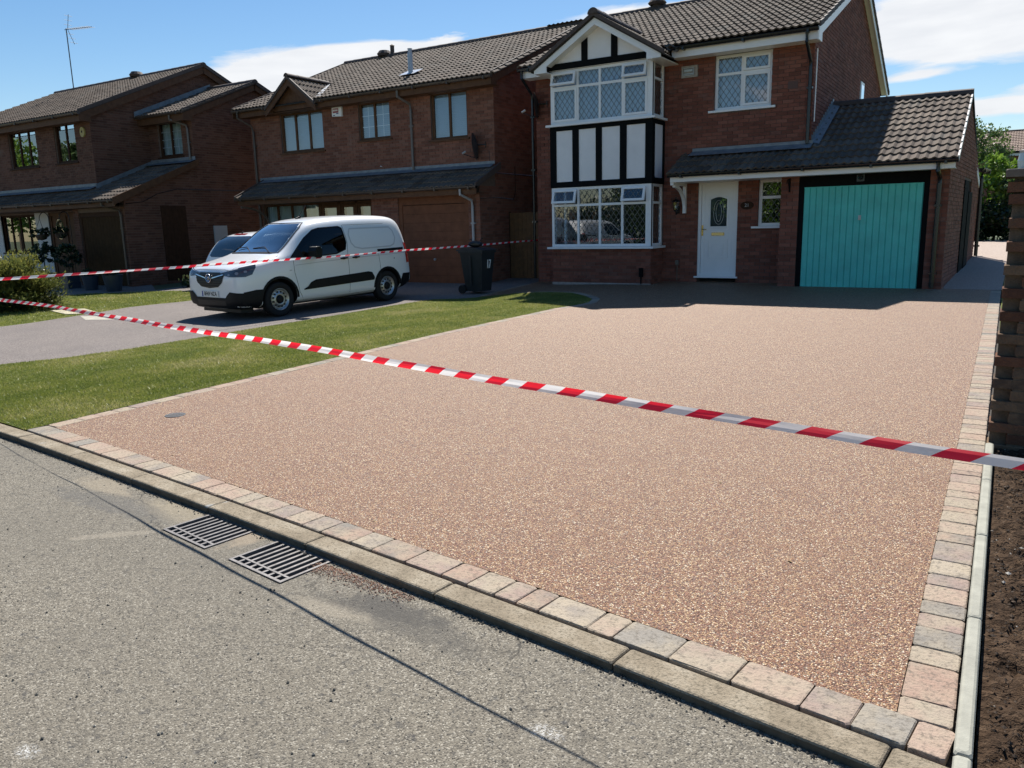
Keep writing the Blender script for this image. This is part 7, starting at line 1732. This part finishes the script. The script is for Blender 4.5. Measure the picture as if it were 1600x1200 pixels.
# ------------------------------------------------------------------ house far behind on the right
def far_house():
    h = thing('brick_house', (2, 62, 0), 'distant brick house with a brown tiled roof beyond the trees on the right', 'house')
    b = B(); b.box(-2.2, 9, 60.3, 68, -.5, 5.45); b.build('wall', M_B2, h)
    V = Vector((0, 1, .42)).normalized(); tiled(h, (-2.6, 59.9, 5.48), (1, 0, 0), V, 12, 4.0, mat('far_tile', stops=[(0, (.14, .085, .06)), (1, (.22, .14, .10))], attr=True, rough=.8), seg=6, w=.3, gauge=.33); deck(h, [(-2.6, 59.95, 5.46), (9.4, 59.95, 5.46), (9.4, 63.6, 7.0), (-2.6, 63.6, 7.0)])
    ridge_tiles(h, (-2.6, 63.55, 7.03), (9.4, 63.55, 7.03), l=1.0)
    b = B(); b.box(-2.5, 9.3, 59.85, 59.9, 5.22, 5.44); b.build('fascia', M_PANEL, h); gutter(h, (-2.6, 59.8, 5.44), (9.4, 59.8, 5.44), M_BGUT, .06, False)
    window(h, -1.5, -.5, 3.9, 5.1, 60.3-.3, M_WHITE, [(-1.43, -1.03, 3.97, 5.03, 'f'), (-.97, -.57, 3.97, 5.03, 'f')], lead=False, mull=[(-1.0, 3.95, 5.05)], curtain=M_CURT)
far_house()

# things across the street, behind the camera: only the windows show them
def opposite():
    tree('street_tree', (-90, -16, 0), 11.5, 'tall green tree across the street, mirrored in the left house windows', 'tree', M_LEAF_B, (5, 4, 4.5), 120, 50, .5, .25, tint0=.6, group='trees across the street')
    tree('street_tree', (-80, -17, 0), 10.5, 'green tree across the street, mirrored in the far left window panes', 'tree', M_LEAF_M, (4.5, 4, 4), 120, 50, .5, .25, tint0=.6, group='trees across the street')
    c = copy_tree(VAN); c.location = (-17.6, -3.2, ZR); c.rotation_euler = (0, 0, math.radians(-78)); c['label'] = 'white van parked in the street, mirrored in the lower bay window'; c.name = 'van'
    t = thing('hedge', (-19, -24, 0), 'long dark hedge added across the street to darken the low reflection in the bay window', 'hedge')
    b = B(); leaves(b, crown((-19, -24, 1.6), (12, .9, 1.7), 420, 55, .30, .3, shell=.2), .32); b.build('foliage', M_LEAF_D, t, fix=False); b = B(); b.box(-30, -8, -24.4, -23.9, 0, 2.6); b.build('branches', M_BARK, t)  # out-of-view hedge, added to keep the lower bay reflection dark
    tree('street_tree', (-13, -20, 0), 5.5, 'bright tree across the street, mirrored in the pane right of the door', 'tree', M_LEAF_B, (3.4, 3, 2.6), 120, 45, .35, .2, tint0=.6, group='trees across the street')
    tree('street_tree', (-20.5, -21, 0), 6.5, 'dark leafy tree across the street, mirrored in the lower bay window', 'tree', M_LEAF_M, (4.2, 3, 3), 130, 45, .35, .2, tint0=.3, group='trees across the street')
opposite()

# ------------------------------------------------------------------ grass blades
def grass(name, poly, n, hmin, hmax, label, wd=.004, dist=None):
    P = np.array(poly); lo, hi = P.min(0), P.max(0)
    def inside(x, y):
        c = np.zeros(len(x), bool); j = len(P)-1
        for i in range(len(P)):
            xi, yi, xj, yj = *P[i], *P[j]; m_ = ((yi > y) != (yj > y)) & (x < (xj-xi)*(y-yi)/(yj-yi+1e-12)+xi); c ^= m_; j = i
        return c
    xs = RNG.uniform(lo[0], hi[0], n*3); ys = RNG.uniform(lo[1], hi[1], n*3)
    if dist: k = RNG.random(n*3) < np.clip((dist/np.maximum(ys+.2*np.abs(xs), 1))**1.3, 0, 1); xs, ys = xs[k], ys[k]
    k = inside(xs, ys); xs, ys = xs[k][:n], ys[k][:n]; n = len(xs)
    zs = np.array([G(a, b_) for a, b_ in zip(xs, ys)])+.002
    patch_ = np.array([noise.noise(Vector((a*.9, b_*.9, 0)))+.5*noise.noise(Vector((a*3.1, b_*3.1, 7))) for a, b_ in zip(xs, ys)])
    h = RNG.uniform(hmin, hmax, n)*(1+.35*patch_); a = RNG.uniform(0, 2*PI, n); w_ = wd*RNG.uniform(.7, 1.4, n); lean = RNG.normal(0, .55, (n, 2))*h[:, None]
    V = np.empty((n, 3, 3)); V[:, 0] = np.stack([xs-np.cos(a)*w_, ys-np.sin(a)*w_, zs], 1); V[:, 1] = np.stack([xs+np.cos(a)*w_, ys+np.sin(a)*w_, zs], 1); V[:, 2] = np.stack([xs+lean[:, 0], ys+lean[:, 1], zs+h], 1)
    me = bpy.data.meshes.new(name); me.vertices.add(n*3); me.vertices.foreach_set('co', V.reshape(-1)); me.loops.add(n*3); me.loops.foreach_set('vertex_index', np.arange(n*3)); me.polygons.add(n)
    me.polygons.foreach_set('loop_start', np.arange(n)*3); me.update()
    at = me.attributes.new('tint', 'FLOAT', 'FACE'); at.data.foreach_set('value', np.clip(.5+.55*patch_+RNG.normal(0, .17, n), 0, 1).astype(np.float32))
    me.materials.append(MATS.get('grass_blade') or thinmat('grass_blade', None, .42, .04, [(0, (.10, .135, .022)), (.35, (.17, .21, .035)), (.6, (.25, .27, .055)), (.82, (.36, .34, .11)), (1, (.50, .44, .22))], .45))
    me.validate(); o = bpy.data.objects.new(name, me); COL.objects.link(o); return setp(o, label, 'grass', kind='stuff')
def debris():
    b = B()
    for i in range(34):
        x, y = random.uniform(-6.3, -.3), random.uniform(3.0, 14.5); z = G(x, y)+.007; q = random.uniform(0, 2*PI); l = random.uniform(.008, .02); u = Vector((math.cos(q), math.sin(q), .2))*l; v = Vector((-math.sin(q), math.cos(q), .1))*l*.45; c = Vector((x, y, z))
        b.add([c-u, c+v, c+u, c-v+Vector((0, 0, .004))], [(0, 1, 2, 3)], 0, random.random())
    b.build('fallen_leaves', mat('dry_leaf', stops=[(0, (.10, .03, .015)), (.6, (.16, .09, .03)), (1, (.28, .2, .08))], attr=True, rough=.8), fix=False, kind='stuff', label='tiny dry leaf scraps scattered on the gravel driveway', category='leaves')
debris()
grass('lawn_grass', LAWN, 230000, .010, .024, 'short mown grass on the lawn between the two driveways', .0035, dist=6)
grass('far_lawn_grass', L1, 70000, .014, .032, 'bright mown grass on the lawn beyond the neighbouring driveway', .007)
